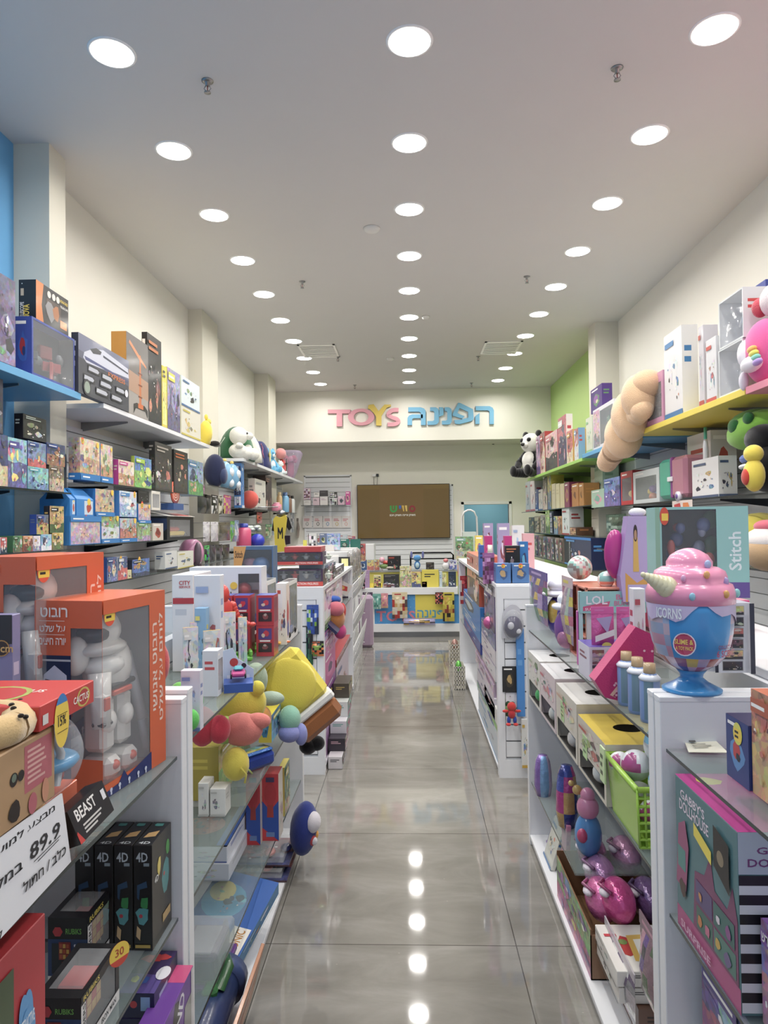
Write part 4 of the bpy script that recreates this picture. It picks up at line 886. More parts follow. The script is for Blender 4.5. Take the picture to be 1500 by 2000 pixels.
# boxes behind the first gondola, on the low wall shelf
zl = 1.315; wshelf(4.70, 8.7, -2.60, -2.2, zl-.001, .01, 'glass', 'lowest glass shelf on the left wall, behind the gondola')
L(209, 229, 1090, zl, 'pic', '2a4a8a', '3a5a9a 6a7ab0 b84a4a d8d0c0', 'blue carded vehicle box behind the near orange boxes'); L(230, 249, 1089, zl, 'pic', 'c8ccd4', '3a5a9a d03a3a e0dcd0', 'white and blue box with red print behind the near orange boxes', sticker=('+x', .3, .92, .12, 'f0b020'))
L(258, 292, 1094, zl, 'pic', '1c2238', '2a6ac0 3a4a6a b88a3a 28305a', 'navy box with a blue figure arch, behind the gondola', sticker=('+x', .4, .9, .08, 'f0b020')); L(249, 257, 1114, zl, 'white', 'dcd4a8', 'd8c03a 4a4a4a', 'small white and yellow box behind the gondola')
L(322, 346, 1078, zl+.02, 'white', 'd4d6d4', '3a5a8a 5a5248 b8bcc0', 'white kit box with a blue handled tool', xb=302); L(347, 378, 1079, zl, 'white', 'dcdccf', 'c8b83a 3a5a8a 7a6a5a', 'white and yellow kit box with two blue handled tools')
lump('bike_helmet', (-2.3, yat(392, -2.2, 1.5), zat(1080, -2.2, yat(392, -2.2, 1.5))), [('shell', [((0, 0, 0), (.13, .14, .16), 'c884ac', 'plastic')]), ('straps', [((.1, -.1, 0), (.04, .03, .12), '6a5a66', 'plastic'), ((.08, -.06, -.12), (.05, .05, .04), '4a3a46', 'plastic')])], 'pink cycling helmet hanging on the column', cat='helmet')
# ================================================================ LEFT WALL beyond the second column, and first two left gondolas
zH = 2.18; wshelf(7.4, 8.72, -2.60, -2.2, zH, .01, 'glass', 'short glass shelf in front of the second left column', brk=False)
def HL(xe, xf, yt, yb, base, pal, label, c=-2.25, **k):
    y0 = yat(xe, c, 1.9); z0 = zat(yb, c, y0); return bag(plL(xe, xf, yt, z0, .05, c), base, pal, label, peg=.33, **k)
y_ = yat(420, -2.3, 2.3); lump('backpack', (-2.3, y_, zH+.001), [('body', [((0, 0, .2), (.13, .1, .2), '2a3050')]), ('pocket', [((.1, 0, .14), (.05, .08, .1), '3a4468')])], 'dark navy backpack on the short glass shelf', 'backpack')
for i, px in enumerate((436, 450)):
    y_ = yat(px, -2.28, 2.3); lump('backpack', (-2.26, y_, zH+.001), [('shell', [((0, 0, .17), (.1, .11, .17), '7ab0d4', 'plastic')]), ('patches', [((.08, 0, .2), (.035, .06, .06), 'e4eaf0', 'plastic'), ((.075, .02, .07), (.035, .06, .05), 'e4eaf0', 'plastic')]), ('tip', [((0, 0, .35), .025, 'e8c860', 'plastic')])], '%s light blue egg-shaped backpack with white patches' % ('nearer', 'farther')[i], 'backpack')
L(472, 477, 904, None, 'white', '4a8ad0', 'd8dce8 2a2c5a', 'tall blue drinks-machine toy box', xb=457, yb=992, ends='grid', c=-2.18)
y_ = yat(487, -2.25, 2.1); ball((-2.25, y_, 1.962+.13), .13, 'd8584e', 'red textured play ball on the glass shelf', mat='fabric')
L(498, 522, 934, 1.962, 'white', 'd4d2c8', '8a8c8c d8602c 3a3a3a', 'orange and white hoop game box with a black title', xb=485, title='DUNK', tcol='2a2a2a', c=-2.2)
L(519, 531, 928, 1.962, 'dark', '3a2c28', '8a5a40 c8a080 1e1a1a', 'dark brown narrow doll box leaning beside the hoop game')
for px, z, r, h, cc, cp, lb in ((540, 1.962, .09, .15, 'd8809c', 'e0a0b4', 'pink cup with a paler rim'), (546, 1.962, .05, .34, 'c8a878', 'd8c090', 'tan tumbler behind the pink cup'), (557, 1.962, .07, .36, '7ab4dc', '5a7ab0', 'light blue water bottle'), (565, 1.962, .05, .33, '8a6a5a', '5a4a44', 'brown water bottle'), (571, 1.962, .05, .33, 'd8dcdc', '2a2a2c', 'white water bottle with a black cap')):
    bottle((-2.24, yat(px, -2.24, 2.05), z), h, r, cc, cp, lb+' on the far left wall shelf')
wshelf(11.42, 13.0, -2.60, -2.15, 1.955, .01, 'glass', 'glass shelf holding the bottles at the far left')
HL(390, 409, 963, 1002, '16181c', '2a2c34 1c1e24', 'black helmet in a bag hanging on the second column', mat='plastic'); HL(397, 404, 948, 1003, 'c88ab0', 'd8a0c0 e0c0d0', 'pink pack hanging beside the black helmet', c=-2.3)
for a, b, t_, bb, cc, pp, lb in ((404, 416, 966, 1003, '141416', '2a2a2c 1a1a1c', 'nearest black hanging pack'), (417, 429, 966, 1003, '18181a', 'd8d8d8 1c1c1e', 'black hanging pack with white lettering'), (431, 439, 967, 1003, 'd8d4c4', '3a3a34 b0a890', 'black and cream cord pack'), (441, 455, 966, 1003, 'd04a90', 'e8c86a d870a8', 'pink and yellow hanging pack'),
    (401, 414, 1019, 1058, 'e0dde4', 'd0ccd8 e8e6ec', 'nearer white hanging card with a column of dots'), (416, 430, 1019, 1058, 'dedbe2', 'd0ccd8 e8e6ec', 'farther white hanging card with a column of dots'), (432, 453, 1020, 1057, '5a554e', '6a645a 4a463e', 'grey zipped pouch with a white cable'),
    (454, 462, 1018, 1058, '5aa84a', '8ac86a 7a9ab8', 'green toy pack beside the grey pouch'), (462, 470, 1016, 1058, '8aa4cc', 'a8bcd8 e0e4ec', 'pale blue toy pack'), (522, 534, 1024, 1056, '3a8a50', 'b8c8a0 8a6a4a', 'green tub pack by the yellow costume'), (505, 515, 1000, 1022, 'c83a34', 'e06a50 8a2420', 'small red pack above the flower pot'), (366, 390, 930, 962, '5a8ab0', '7aa8c8 8ab06a', 'blue toy pack hanging by the blaster boxes') ,
    (404, 413, 1066, 1106, '3ac04a', '2a2a34 4a6a9a', 'green and dark figure pack in the lowest row'), (414, 425, 1064, 1106, '2c2a30', '4a4650 3a3640', 'nearest dark bag in the lowest row'), (426, 438, 1064, 1106, '26262a', '3a3a40 54505a', 'second dark bag in the lowest row'), (439, 452, 1064, 1106, '2e2c2c', '4a4640 3a3834', 'farthest dark bag in the lowest row'), (534, 544, 1012, 1046, '9ab0b8', 'c8ccd0 6a8aa0', 'pale pack behind the yellow costume'), (570, 578, 992, 1040, '8a9ca4', '5a6a74 c8c8cc', 'grey blue pack hanging in the far corner'), (582, 592, 1012, 1050, '4a3c3a', '6a5048 8a6a5a', 'brown pack in the far left corner')):
    HL(a, b, t_, bb, cc, pp, lb, c=-2.25, mat='plastic' if 'bag' in lb or 'black' in lb else 'foil')
bottle((-2.25, yat(476, -2.25, 1.7), 1.415), .34, .1, 'd8507c', '3a4ab0', 'pink tub with a blue lid on the low left shelf'); 
e = empty('gift_vase', (-2.2, yat(495, -2.2, 1.6), 1.41), 'green gift tin with a silver ribbon flower on top', 'gift'); m = M(); m.box((-.11, -.12, 0), (.11, .12, .2), '2a6a44', 'plastic', .01); m.link('tin', e); m = M()
for i in range(8): m.ell((.07*math.cos(i*.8), .1*math.sin(i*.8), .26+.03*(i % 2)), (.05, .07, .03), 'cfdcd4', 'foil', 8, 6)
m.link('ribbon_flower', e); ball((-2.1, yat(503, -2.1, 1.5), 1.41+.1), .1, '2a3ac0', 'small blue ball beside the green gift tin')
# yellow and black costume on a hanger
e = empty('hanging_costume', (-1.95, 9.9, 1.22), 'yellow costume with black sleeves and a large black letter hanging by the left wall', 'costume'); y9 = 9.9
def cp_(px, py): x, z = onY(px, py, y9); return x+1.95, z-1.22
m = M(); m.extr([cp_(*q) for q in ((541, 1008), (548, 1011), (560, 1006), (563, 1012), (561, 1030), (557, 1050), (560, 1070), (566, 1074), (550, 1080), (540, 1076), (538, 1040), (536, 1015))], .1, 'cdb92c', 'fabric'); m.link('dress', e)
m = M(); m.extr([cp_(*q) for q in ((560, 1007), (566, 1012), (572, 1030), (566, 1036), (561, 1028))], .08, '1a1a1e', 'fabric'); m.extr([cp_(*q) for q in ((541, 1009), (536, 1014), (533, 1036), (538, 1038))], .08, '1a1a1e', 'fabric'); m.extr([cp_(*q) for q in ((557, 1046), (568, 1046), (568, 1062), (559, 1064))], .06, '2a2030', 'fabric'); m.link('sleeves', e)
m = M(); a = cp_(545, 1052); b = cp_(555, 1030); f = Face(m, (a[0], -.101, a[1]), (1, 0, 0), (0, 0, 1), b[0]-a[0], b[1]-a[1]); f.P([(0, 0), (.2, 0), (.2, .6), (.5, .3), (.8, .6), (.8, 0), (1, 0), (1, 1), (.8, 1), (.5, .62), (.2, 1), (0, 1)], '17171a'); m.link('letter_print', e)
m = M(); a = cp_(550, 1000); m.ell((a[0], -.05, a[1]-.02), (.07, .05, .05), '8a8c90', 'metal'); m.tube([(a[0], -.05, a[1]), (a[0], -.05, a[1]+.08)], .006, '8a8c90', 'metal'); m.link('hanger', e)
m = M(); m.cyl((-2.6, 9.87, 1.22+a[1]+.075), (-1.9, 9.87, 1.22+a[1]+.075), .008, 'a0a2a4', 'metal'); tag(m.link('clothes_rail', None), 'thin metal rail from the left wall holding the yellow costume', 'rail')
# ================================================================ FIRST LEFT GONDOLA (top glass shelf z 1.13)
ZT = 1.1306; CG = -.612
def G(px, py, z): return onZ(px, py, z)
# open-front hero vehicle boxes in white frames
def framebox(pl, label, fig=True, both=False, hero=True):
    x, y, z, dx, dy, dz, fr = pl; e = empty('vehicle_box', (x, y, z+.0006), label, 'toy box'); m = M(); wins = [('+x', .28, .1, .96, .93), ('+z', .02, .3, .98, .95)]
    carton(m, dx, dy, dz, 'e6e6e4', wins, inner='5c6864'); F = face(m, '+x', dx, dy, dz); F.k = 1; rnd = RND(label); F.rect(.02, .1, .26, .97, 'e8d4c8'); F.blob(.14, .5, .1, 'c83a3c', rnd, 9, ry=.3); F.blob(.14, .25, .08, '3a4aa0', rnd, 8, ry=.15)
    F = face(m, '-y', dx, dy, dz); F.rect(.06, .6, .6, .92, 'dfe3ea'); F.bars(.1, .8, .7, .92, 1, 'b84a44', rnd); F.busy(['c8d0e4', '8aa0cc', 'c8443c', '3a4a9a'], rnd, .05, .08, .95, .7, 6, False); m.link('carton', e)
    m = M(); film(m, dx, dy, dz, wins); m.link('clear_window', e)
    m = M(); m.ell((.0, .1*dy, dz*.76), (dx*.16, dx*.16, dz*.16), 'd03a3c'); m.ell((0, .1*dy, dz*.45), (dx*.16, dx*.14, dz*.2), 'c83438'); m.T = rotz(PI/2) @ tr(0, 0, 0); toy(m, rnd, ['3a50a8', 'c83438'], dy*.6, dx*.7, dz*.4, 'car'); m.link('toy', e); return e
def GL(xe, xf, yt, z0, st, base, pal, label, **k): return L(xe, xf, yt, z0, st, base, pal, label, c=k.pop('c', CG), **k)
framebox(plL(559, 581, 1140, ZT, c=-.605, xb=540), 'white framed hero vehicle box at the far end of the top glass shelf')
framebox(plL(516, 540, 1138, ZT, c=-.70, xb=480), 'white framed hero vehicle box, second from the far end')
# stitch-blue tricycle box standing behind
pl = plY(457, 535, 1067, ZT, .12, 3.62); x, y, z, dx, dy, dz, fr = pl; e = empty('vehicle_box', (x, y, z), 'large blue window box with an orange corner and a toy tricycle with yellow wheels', 'toy box')
m = M(); carton(m, dx, dy, dz, '4a6a90', [('-y', .2, .08, .97, .96)], inner='54708c'); F = face(m, '-y', dx, dy, dz); F.k = 2; F.P([(0, .72), (.2, .78), (.32, 1), (0, 1)], 'd89a4c'); F.text('Stitch', .03, .87, .08, '3a2a1c', w=.2); F.rect(.02, .3, .17, .66, '6a9ac8'); F.rect(.02, .05, .17, .28, 'c88a4c'); m.link('carton', e)
m = M(); film(m, dx, dy, dz, [('-y', .2, .08, .97, .96)]); m.link('clear_window', e)
m = M(); m.T = tr(.03, 0, .02) @ Matrix.Scale(1.22, 4); m.ell((.0, 0, .29), (.04, .035, .035), '4a78b0'); m.ell((-.05, 0, .3), (.035, .01, .02), 'b07a9a'); m.ell((.02, 0, .2), (.035, .03, .05), '4a6aa8'); m.box((0, -.03, .12), (.1, .03, .19), 'c03038', 'plastic', .01); m.box((-.02, -.03, .17), (.09, .03, .2), '3a4aa0', 'plastic', .01)
m.lathe([(.001, 0), (.045, 0), (.05, .01), (.05, .03), (.001, .03)], '1c1c20', 'plastic', 20, T=tr(.05, -.03, .09) @ rotx(PI/2)); m.lathe([(.001, .031), (.022, .031), (.022, .036), (.001, .036)], 'e8a82c', 'plastic', 14, T=tr(.05, -.03, .09) @ rotx(PI/2)); m.link('toy', e)
# long white vehicle box, city service box, tall white board
pl = plY(370, 512, 1108, ZT, .12, 3.17); x, y, z, dx, dy, dz, fr = pl; e = empty('vehicle_box', (x, y, z), 'long white window box with a red figure, behind the red hero boxes', 'toy box'); m = M(); carton(m, dx, dy, dz, 'e2e4ea', [('-y', .68, .1, .97, .92)], inner='6c7876'); F = face(m, '-y', dx, dy, dz); F.k = 2; rnd = RND('lw'); F.bars(.03, .86, .3, .93, 1, 'b0484c', rnd); F.busy(['c8d2e8', '8a9ac0', 'c04a4a'], rnd, .4, .1, .66, .8, 6, False); F.rect(.02, .1, .36, .8, 'd4dae6'); F.circ(.62, .78, .05, 'f0c82c'); m.link('carton', e)
m = M(); film(m, dx, dy, dz, [('-y', .68, .1, .97, .92)]); m.link('clear_window', e); m = M(); m.ell((.22*dx, 0, dz*.72), .035, 'd03c3c'); m.ell((.22*dx, 0, dz*.45), (.03, .03, .06), 'c83838'); m.ell((.36*dx, 0, dz*.3), (.06, .03, .05), '3a50a8'); m.box((.2*dx, -.04, .01), (.46*dx, .04, .09), 'c03c40', 'plastic', .015); m.link('toy', e)
Y(336, 379, 1123, ZT, 2.72, 'plain', 'e4e4e6', 'c8ccd4', 'white city service toy box with red capital letters', title=None, dep=.25)
m = M(); x0, z0 = onY(349, 1149, 2.715); x1, z1 = onY(371, 1134, 2.715); xx0, zz0 = onY(337, 1180, 2.715); xx1, zz1 = onY(378, 1168, 2.715); base_ = [q for q in COL.objects if q.get('label', '').startswith('white city service')][0]; bx_ = base_.location
f = Face(m, (x0-bx_.x, 2.7185-bx_.y, z0-bx_.z), (1, 0, 0), (0, 0, 1), x1-x0, z1-z0); f.text('CITY', 0, .42, .55, 'b8303a', w=1); f.text('SERVICE', 0, 0, .3, 'b8303a', w=1); f = Face(m, (xx0-bx_.x, 2.7185-bx_.y, zz0-bx_.z), (1, 0, 0), (0, 0, 1), xx1-xx0, zz1-zz0); f.rect(0, 0, 1, 1, 'b8303a'); m.link('red_print', base_)
Y(379, 432, 1124, ZT, 2.6, 'white', 'dfe3ea', '9ab0d8 c83a3c d8b83c 4a6ab0', 'tall white display board box with a pale blue sky picture', dep=.05)
Y(380, 404, 1188, ZT, 2.55, 'white', '8ab8dc', 'e0d86a 3a6aa0', 'small blue and yellow box under the red and blue figure', dep=.04)
# action figure (plain)
fx, fy = G(420, 1262, ZT); e = empty('action_figure', (-.79, 2.85, ZT), 'tall red and blue action figure standing on the top glass shelf', 'action figure'); H_ = .33; z = lambda t: t*H_
m = M(); m.ell((0, 0, z(.9)), (.03, .034, .042), 'd2382e'); m.ell((0, 0, z(.81)), (.014, .014, .02), 'c8342c'); m.ell((0, 0, z(.68)), (.052, .032, .06), 'cc3630'); m.ell((-.004, 0, z(.55)), (.036, .027, .05), '2c4aa0'); m.ell((0, 0, z(.46)), (.036, .03, .03), 'c8342c'); m.link('body', e)
for q in (-1, 1):
    m = M(); limb(m, [(q*.052, 0, z(.74)), (q*.07, -.01, z(.58)), (q*.06+(.03 if q > 0 else 0), -.06, z(.5))], [.019, .015, .011], 'd03a30', 'plastic'); m.ell((q*.06+(.04 if q > 0 else 0), -.075, z(.5)), (.016, .014, .01), 'd03a30'); m.link('arm', e)
    m = M(); limb(m, [(q*.022, 0, z(.44)), (q*.03, -.005, z(.22)), (q*.034, .01, z(.05))], [.024, .018, .013], '2c4ea8', 'plastic'); m.ell((q*.034, -.015, .012), (.014, .028, .012), 'c8342c'); m.link('leg', e)
e.rotation_euler.z = .9
# red hero collectible cartons, in stacks
for a, b, y, n_, lb in ((429, 455, 3.0, 2, 'left'), (456, 489, 3.0, 2, 'middle'), (500, 536, 3.03, 2, 'right')):
    z0 = ZT+.0008; hgt = zat(1163, -.72, y)-ZT
    for k in range(n_):
        pl = [(xat(a, y, z0)+xat(b, y, z0))/2, y+.05, z0, abs(xat(b, y, z0)-xat(a, y, z0))-.004, .1, hgt/n_-.001, '-y']
        x, y_, zz_, dx, dy, dz, fr = pl; m = M(); m.box((-dx/2, -dy/2, 0), (dx/2, dy/2, dz), 'b83040', 'card'); F = face(m, '-y', dx, dy, dz); rnd = RND(lb+str(k))
        F.rect(.12, .55, .88, .92, '54408a'); F.blob(.55, .74, .22, 'c8344a', rnd, 8, ry=.12); F.blob(.4, .68, .15, 'd0c0b0', rnd, 7, ry=.08); F.rect(.2, .48, .8, .53, 'e8e0e4'); F.rect(.12, .14, .88, .44, '3a2c34'); F.blob(.5, .3, .2, '8a4a50', rnd, 8, ry=.12); F.blob(.5, .36, .12, 'b0a8a4', rnd, 6, ry=.06)
        face(m, '+z', dx, dy, dz).rect(0, 0, 1, 1, '4050a8'); face(m, '+x', dx, dy, dz).rect(.1, .1, .9, .9, '8a2838'); tag(m.link('figure_box', None, (x, y_, zz_)), 'red figure box, %s of the %s stack on the top glass shelf' % (('bottom', 'top')[k], lb), 'toy box'); z0 += hgt/n_
# white cards with yellow edges: carded racers in a row
k = 0
for a, b, t_, y, lb in ((356, 386, 1226, 2.45, 'nearest'), (370, 398, 1216, 2.55, 'second'), (396, 430, 1232, 2.5, 'third'), (402, 440, 1206, 2.65, 'fourth'), (428, 460, 1196, 2.8, 'fifth'), (464, 482, 1206, 2.85, 'sixth')):
    Y(a, b, t_, ZT, y, 'pic', 'dcdad6', 'd8d8d8 b8c4dc 8a9ac8 c84a44 3a3a50 e0dcd8', '%s white racer card with a yellow top edge on the left gondola' % lb, dep=.012, name='carded_racer', cat='carded toy', topc='e0b43c', yaw=.5)
# blue truck display card box
x, y = G(462, 1338, ZT); e = empty('truck_box', (-.615, 2.42, ZT+.0005), 'blue and white open truck box with a pink and teal toy truck', 'toy box', rz=.25); m = M(); m.box((-.05, -.05, 0), (.05, .05, .03), '2c54a8', 'card'); m.extr([(-.055, 0), (.055, 0), (.055, .06), (0, .1), (-.02, .14), (-.055, .13)], .004, 'c4d0e4', 'card', T=tr(0, .05, 0)); F = Face(m, (-.05, .0455, .02), (1, 0, 0), (0, 0, 1), .1, .11); F.circ(.35, .62, .15, 'b83030'); F.circ(.7, .5, .09, '2a2430'); F.rect(.1, .05, .9, .2, 'e8e6ea'); m.link('card_stand', e)
m = M(); m.T = tr(0, 0, .03); toy(m, RND('trk'), ['c8408c', '4ab0c0', 'c83c6a'], .06, .08, .06, 'car'); m.link('toy_truck', e)
GL(425, 436, 1272, ZT, 'win', 'd8dce4', 'c84a50 7a5aa0', 'small white window box with an orange round-headed toy', kind='balls', toypal='d8482c c83c50 8a5aa0', xb=395, c=-.66)
Y(352, 392, 1310, ZT, 1.93, 'white', 'd4d4e0', '7a8ac0 c85a5a 9a6ab0', 'lilac and white carded toy near the shelf panel', dep=.03)
for px, py, c1, lb, r in ((470, 1290, '6ac43c', 'nearer bright green toy launcher tray', .05), (505, 1272, '72cc40', 'farther bright green toy launcher tray', .05)):
    x, y = G(px, py, ZT); m = M(); m.box((-r, -r*.6, 0), (r, r*.6, .02), c1, 'plastic', .006); m.box((-r, -r*.6, .02), (-r*.7, r*.6, .045), c1, 'plastic', .005); m.box((r*.7, -r*.6, .02), (r, r*.6, .045), c1, 'plastic', .005); m.box((-r*.7, r*.35, .02), (r*.7, r*.6, .035), darker(c1), 'plastic', .004); tag(m.link('toy_launcher', None, (x, y, ZT), .3), lb, 'toy')
x, y = G(552, 1258, ZT); m = M()
for i in range(6): m.ell((.03*math.cos(i), .03*math.sin(i), .012), (.03, .01, .008), ('e8702c', 'd84a24', 'f0b43c')[i % 3], 'plastic', 8, 6, R=rotz(i))
m.cyl((0, 0, .01), (.01, 0, .07), .006, 'e8702c'); tag(m.link('spinning_toy', None, (x-.02, y, ZT)), 'small orange propeller toy near the shelf edge', 'toy')
# soft heads near the panel (plain)
e = lump('plush_toy', (-.74, 1.93, ZT+.001), [('head', [((0, 0, .19), (.05, .05, .075), 'b82c34', 'fabric'), ((0, 0, .07), (.026, .026, .07), '8a2028', 'fabric')])], 'red pear shaped soft toy behind the orange robot box')
lump('plush_toy', (-.68, 1.99, ZT+.001), [('head', [((0, 0, .075), (.035, .035, .05), '6cc04a')]), ('arm', [((.05, 0, .07), (.022, .016, .032), '3fa048')])], 'green plush head with a raised green arm behind the panel')
lump('plush_toy', (-.70, 1.89, ZT+.001), [('cap', [((0, 0, .05), (.075, .05, .07), '3f82c4')]), ('care_label', [((.045, -.03, .085), (.015, .012, .01), 'd8dce0')])], 'blue domed plush cap with a white label')
lump('plush_toy', (-.618, 1.90, ZT+.001), [('hand', [((0, 0, .04), (.024, .02, .03), '5cc452'), ((-.02, 0, .05), (.018, .018, .025), '9a6ab8')])], 'small green and purple plush hand beside the panel edge')
# ---- middle glass shelf z .69 (plain stand-ins for the soft toys)
ZM = .6908
e = empty('square_cushion', (-.56, 3.2, .96), 'big yellow square cushion with a white and brown hem leaning out of the shelf', 'cushion')
m = M(); m.box((-.13, -.05, -.13), (.13, .05, .15), 'e4d238', 'fabric', .03); m.ell((0, -.045, .02), (.12, .02, .13), 'e8d63c', 'fabric'); m.link('body', e)
m = M(); m.box((-.132, -.052, -.16), (.132, .052, -.12), 'e4e4e0', 'fabric', .01); m.link('white_hem', e)
m = M(); m.box((-.125, -.05, -.26), (.125, .05, -.15), '9a5e30', 'fabric', .03); m.link('brown_hem', e)
e.rotation_euler = (0, -.62, .35)
lump('plush_toy', (-.50, 3.3, .65), [('body', [((0, 0, 0), (.045, .06, .04), '1a1a1d'), ((.04, 0, .01), (.04, .04, .035), '1f1f22')]), ('stripe', [((-.03, 0, .05), (.018, .02, .05), 'e0d24a')])], 'small black soft toy hanging below the yellow cushion')
lump('plush_toy', (-.67, 2.68, .91), [('body', [((0, 0, .11), (.1, .05, .09), 'e0d040'), ((.07, -.03, .17), (.03, .02, .03), 'd6c834')])], 'smaller yellow soft toy lying behind the pink one')
lump('plush_toy', (-.65, 2.85, .82), [('head', [((0, 0, .25), (.05, .05, .07), '9aac94')]), ('arm', [((.06, 0, .17), (.06, .03, .03), 'a0b4a4'), ((.02, -.03, .1), (.05, .05, .05), 'c8883c')])], 'grey-green plush toy with an orange shirt')
lump('plush_toy', (-.63, 2.52, .87), [('body', [((0, 0, .09), (.08, .06, .06), 'd87a70'), ((.06, 0, .12), (.05, .03, .03), 'd87a70')]), ('shorts', [((-.06, -.01, .09), (.05, .05, .05), '9ac048')])], 'salmon pink plush toy with green shorts')
lump('plush_toy', (-.55, 3.08, .74), [('body', [((0, 0, .1), (.05, .05, .06), '8ac0a8'), ((.0, -.02, .04), (.05, .04, .04), '8a90cc'), ((.05, 0, .03), (.03, .03, .05), '8a90cc')])], 'pale green and lilac plush toy hanging over the shelf edge')
lump('plush_toy', (-.745, 2.42, .8), [('body', [((0, 0, .2), (.05, .05, .07), 'c83448'), ((.06, 0, .19), (.04, .04, .05), 'c83448')])], 'crimson soft toy beside the panel')
GL(530, 556, 1398, None, 'pic', 'e0cc30', '3a8ac0 5aa8d8 e8d83c 2a6a9a', 'yellow gift box with a blue picture front', c=-.6, xb=505, yb=1452, ends='big', topc='e0d030')
e = empty('backpack', (-.64, 2.47, ZM), 'small yellow backpack with zips in front of the soft toys', 'backpack'); m = M(); m.ell((0, 0, .0), (.05, .045, .06), 'd8c63c', 'fabric'); m.link('body', e); m = M(); m.tube([(.03, -.04, .0), (.05, -.05, -.02), (.045, -.05, -.05)], .004, 'e8d84c'); m.link('zip_pull', e); e.location.z = .85
for px, lb in ((405, 'nearer'), (434, 'farther')): 
    x, y = G(px, 1525, ZM); bottle((x, y, ZM), .19, .036, '17161a', '202024', '%s black printed tumbler on the middle glass shelf' % lb, art=['3a3432', '5a3a34', '1a1a1c', '8a7a60'])
x, y = G(497, 1500, ZM); e = empty('pencil_case', (x-.01, y, ZM), 'blue pencil case with a yellow picture lid and a dangling zip pull', 'pencil case', rz=.9); m = M(); m.box((-.1, -.04, 0), (.1, .04, .06), '1e3c96', 'fabric', .015); m.link('case_body', e); m = M(); m.box((-.092, -.035, .058), (.092, .035, .075), '3a7ad0', 'foil', .01); F = face(m, '+z', .18, .065, .0755); F.busy(['5ab0d8', 'e0d44c', 'd87a5a', '7ac04a'], RND('pc'), .1, .1, .9, .9, 5); m.link('lid', e); m = M(); m.tube([(-.08, -.045, .04), (-.06, -.055, .02), (-.04, -.05, .0)], .004, 'c8d86a'); m.link('zip_pull', e)
for a, b, t_, bb, lb in ((386, 408, 1530, 1588, 'nearest plain white boxed cup on the middle shelf'), (409, 441, 1541, 1592, 'second plain white boxed cup on the middle shelf')): Y(a, b, t_, ZM, 2.4, 'white', 'dcdcd8', 'b8b8b4 8a8a88', lb, dep=.07)
pack([-.80, 2.78, ZM, .16, .5, .2, '+x'], 'pic', 'b8a83c', 'd8c84a 8ab04a c87a5a 5a9ac0', 'long yellow carton under the pile of soft toys on the middle shelf')
# ---- lower glass shelf z .32
ZL = .3208
for a, b, yy, lb in ((480, 509, 2.98, 'nearer'), (511, 545, 3.02, 'farther')):
    pl = plY(a, b, 1512, ZL, .1, yy); x, y, z, dx, dy, dz, fr = pl; m = M(); m.box((-dx/2, -dy/2, 0), (dx/2, dy/2, dz), 'c83038', 'card'); F = face(m, '-y', dx, dy, dz); F.P([(0, .0), (1, 0), (1, .6), (.5, .45), (0, .6)], '2c50a8'); F.P([(.3, .35), (.7, .35), (.66, .62), (.34, .62)], 'a8342c'); F.circ(.5, .7, .36, 'b82c34', ry=.17); F.P([(0, 0), (.0, .2), (.5, .1), (1, .0)], 'c83038'); F.rect(.25, .06, .75, .13, '6a84b8'); F.rect(.25, .88, .75, .95, '4a3a60')
    F = face(m, '+x', dx, dy, dz); F.rect(0, 0, 1, 1, 'd8d0c4'); F.busy(['d8c8b8', 'c8a890', 'b84a4c'], RND(lb), .1, .1, .9, .9, 5, False); face(m, '+z', dx, dy, dz).rect(0, 0, 1, 1, 'c03c40'); tag(m.link('figure_box', None, (x, y, z)), '%s tall red and blue figure box on the lower glass shelf' % lb, 'toy box')
GL(556, 566, 1500, ZL, 'pic', 'd8c85a', '5a8a6a c8b88a 8a3a34', 'yellow green box behind the tall red and blue figure boxes', xb=545)
x, y = G(428, 1668, ZL+.13)
pack([-.86, 2.86, ZL, .27, .36, .065, '-y'], 'white', 'd8dce4', 'b0b4b8 d8d0b8 c8ccd4', 'white box under the black puzzle box'); 
pack([-.87, 2.88, ZL+.067, .27, .38, .06, '-y'], 'white', 'dce2ec', '3a5ab0 b8b8bc', 'white and blue edged puzzle box with a black and orange top', topc='2a2420')
b_ = [q for q in COL.objects if q.get('label', '').startswith('white and blue edged')][0]; m = M(); q_ = b_.data; dz = max(v.co.z for v in q_.vertices); dx = 2*max(v.co.x for v in q_.vertices); dy = 2*max(v.co.y for v in q_.vertices); F = face(m, '+z', dx, dy, dz); F.k = 4; F.circ(.45, .5, .33, 'c8683c'); F.busy(['b85a34', 'd8b88a', '4a5a3a', '8a3a2c'], RND('pz'), .2, .25, .7, .75, 6, False); F.rect(.84, 0, 1, 1, '3a6ac0'); m.link('lid_print', b_)
for k, (px, py, w_, d_, lb) in enumerate(((520, 1675, .2, .2, 'lower'), (522, 1650, .19, .18, 'upper'))):
    x, y = G(px-6, py, .06); e = empty('carded_toy', (-.72, 3.32+.06*k, .056+.042*k), '%s flat red and navy carded figure set lying on the base deck' % lb, 'carded toy'); m = M(); m.box((-.17, -.14, 0), (.13, .14, .008), '4a2430', 'card'); F = Face(m, (-.17, -.14, .008), (1, 0, 0), (0, 1, 0), .3, .28); F.busy(['8a2c34', '2c3470', 'c84038', 'c87a34'], RND(lb), .0, .0, 1, 1, 8); m.link('card', e); m = M(); m.box((-.15, -.12, .009), (.1, .12, .036), 'ffffff', 'film'); m.link('blister', e); m = M(); 
    for i in range(4): m.ell((-.12+.07*i, -.04+.05*(i % 2), .022), (.028, .04, .013), ('a83038', '2a2c40', 'c0442c', '34386a')[i])
    m.link('toy_figures', e)
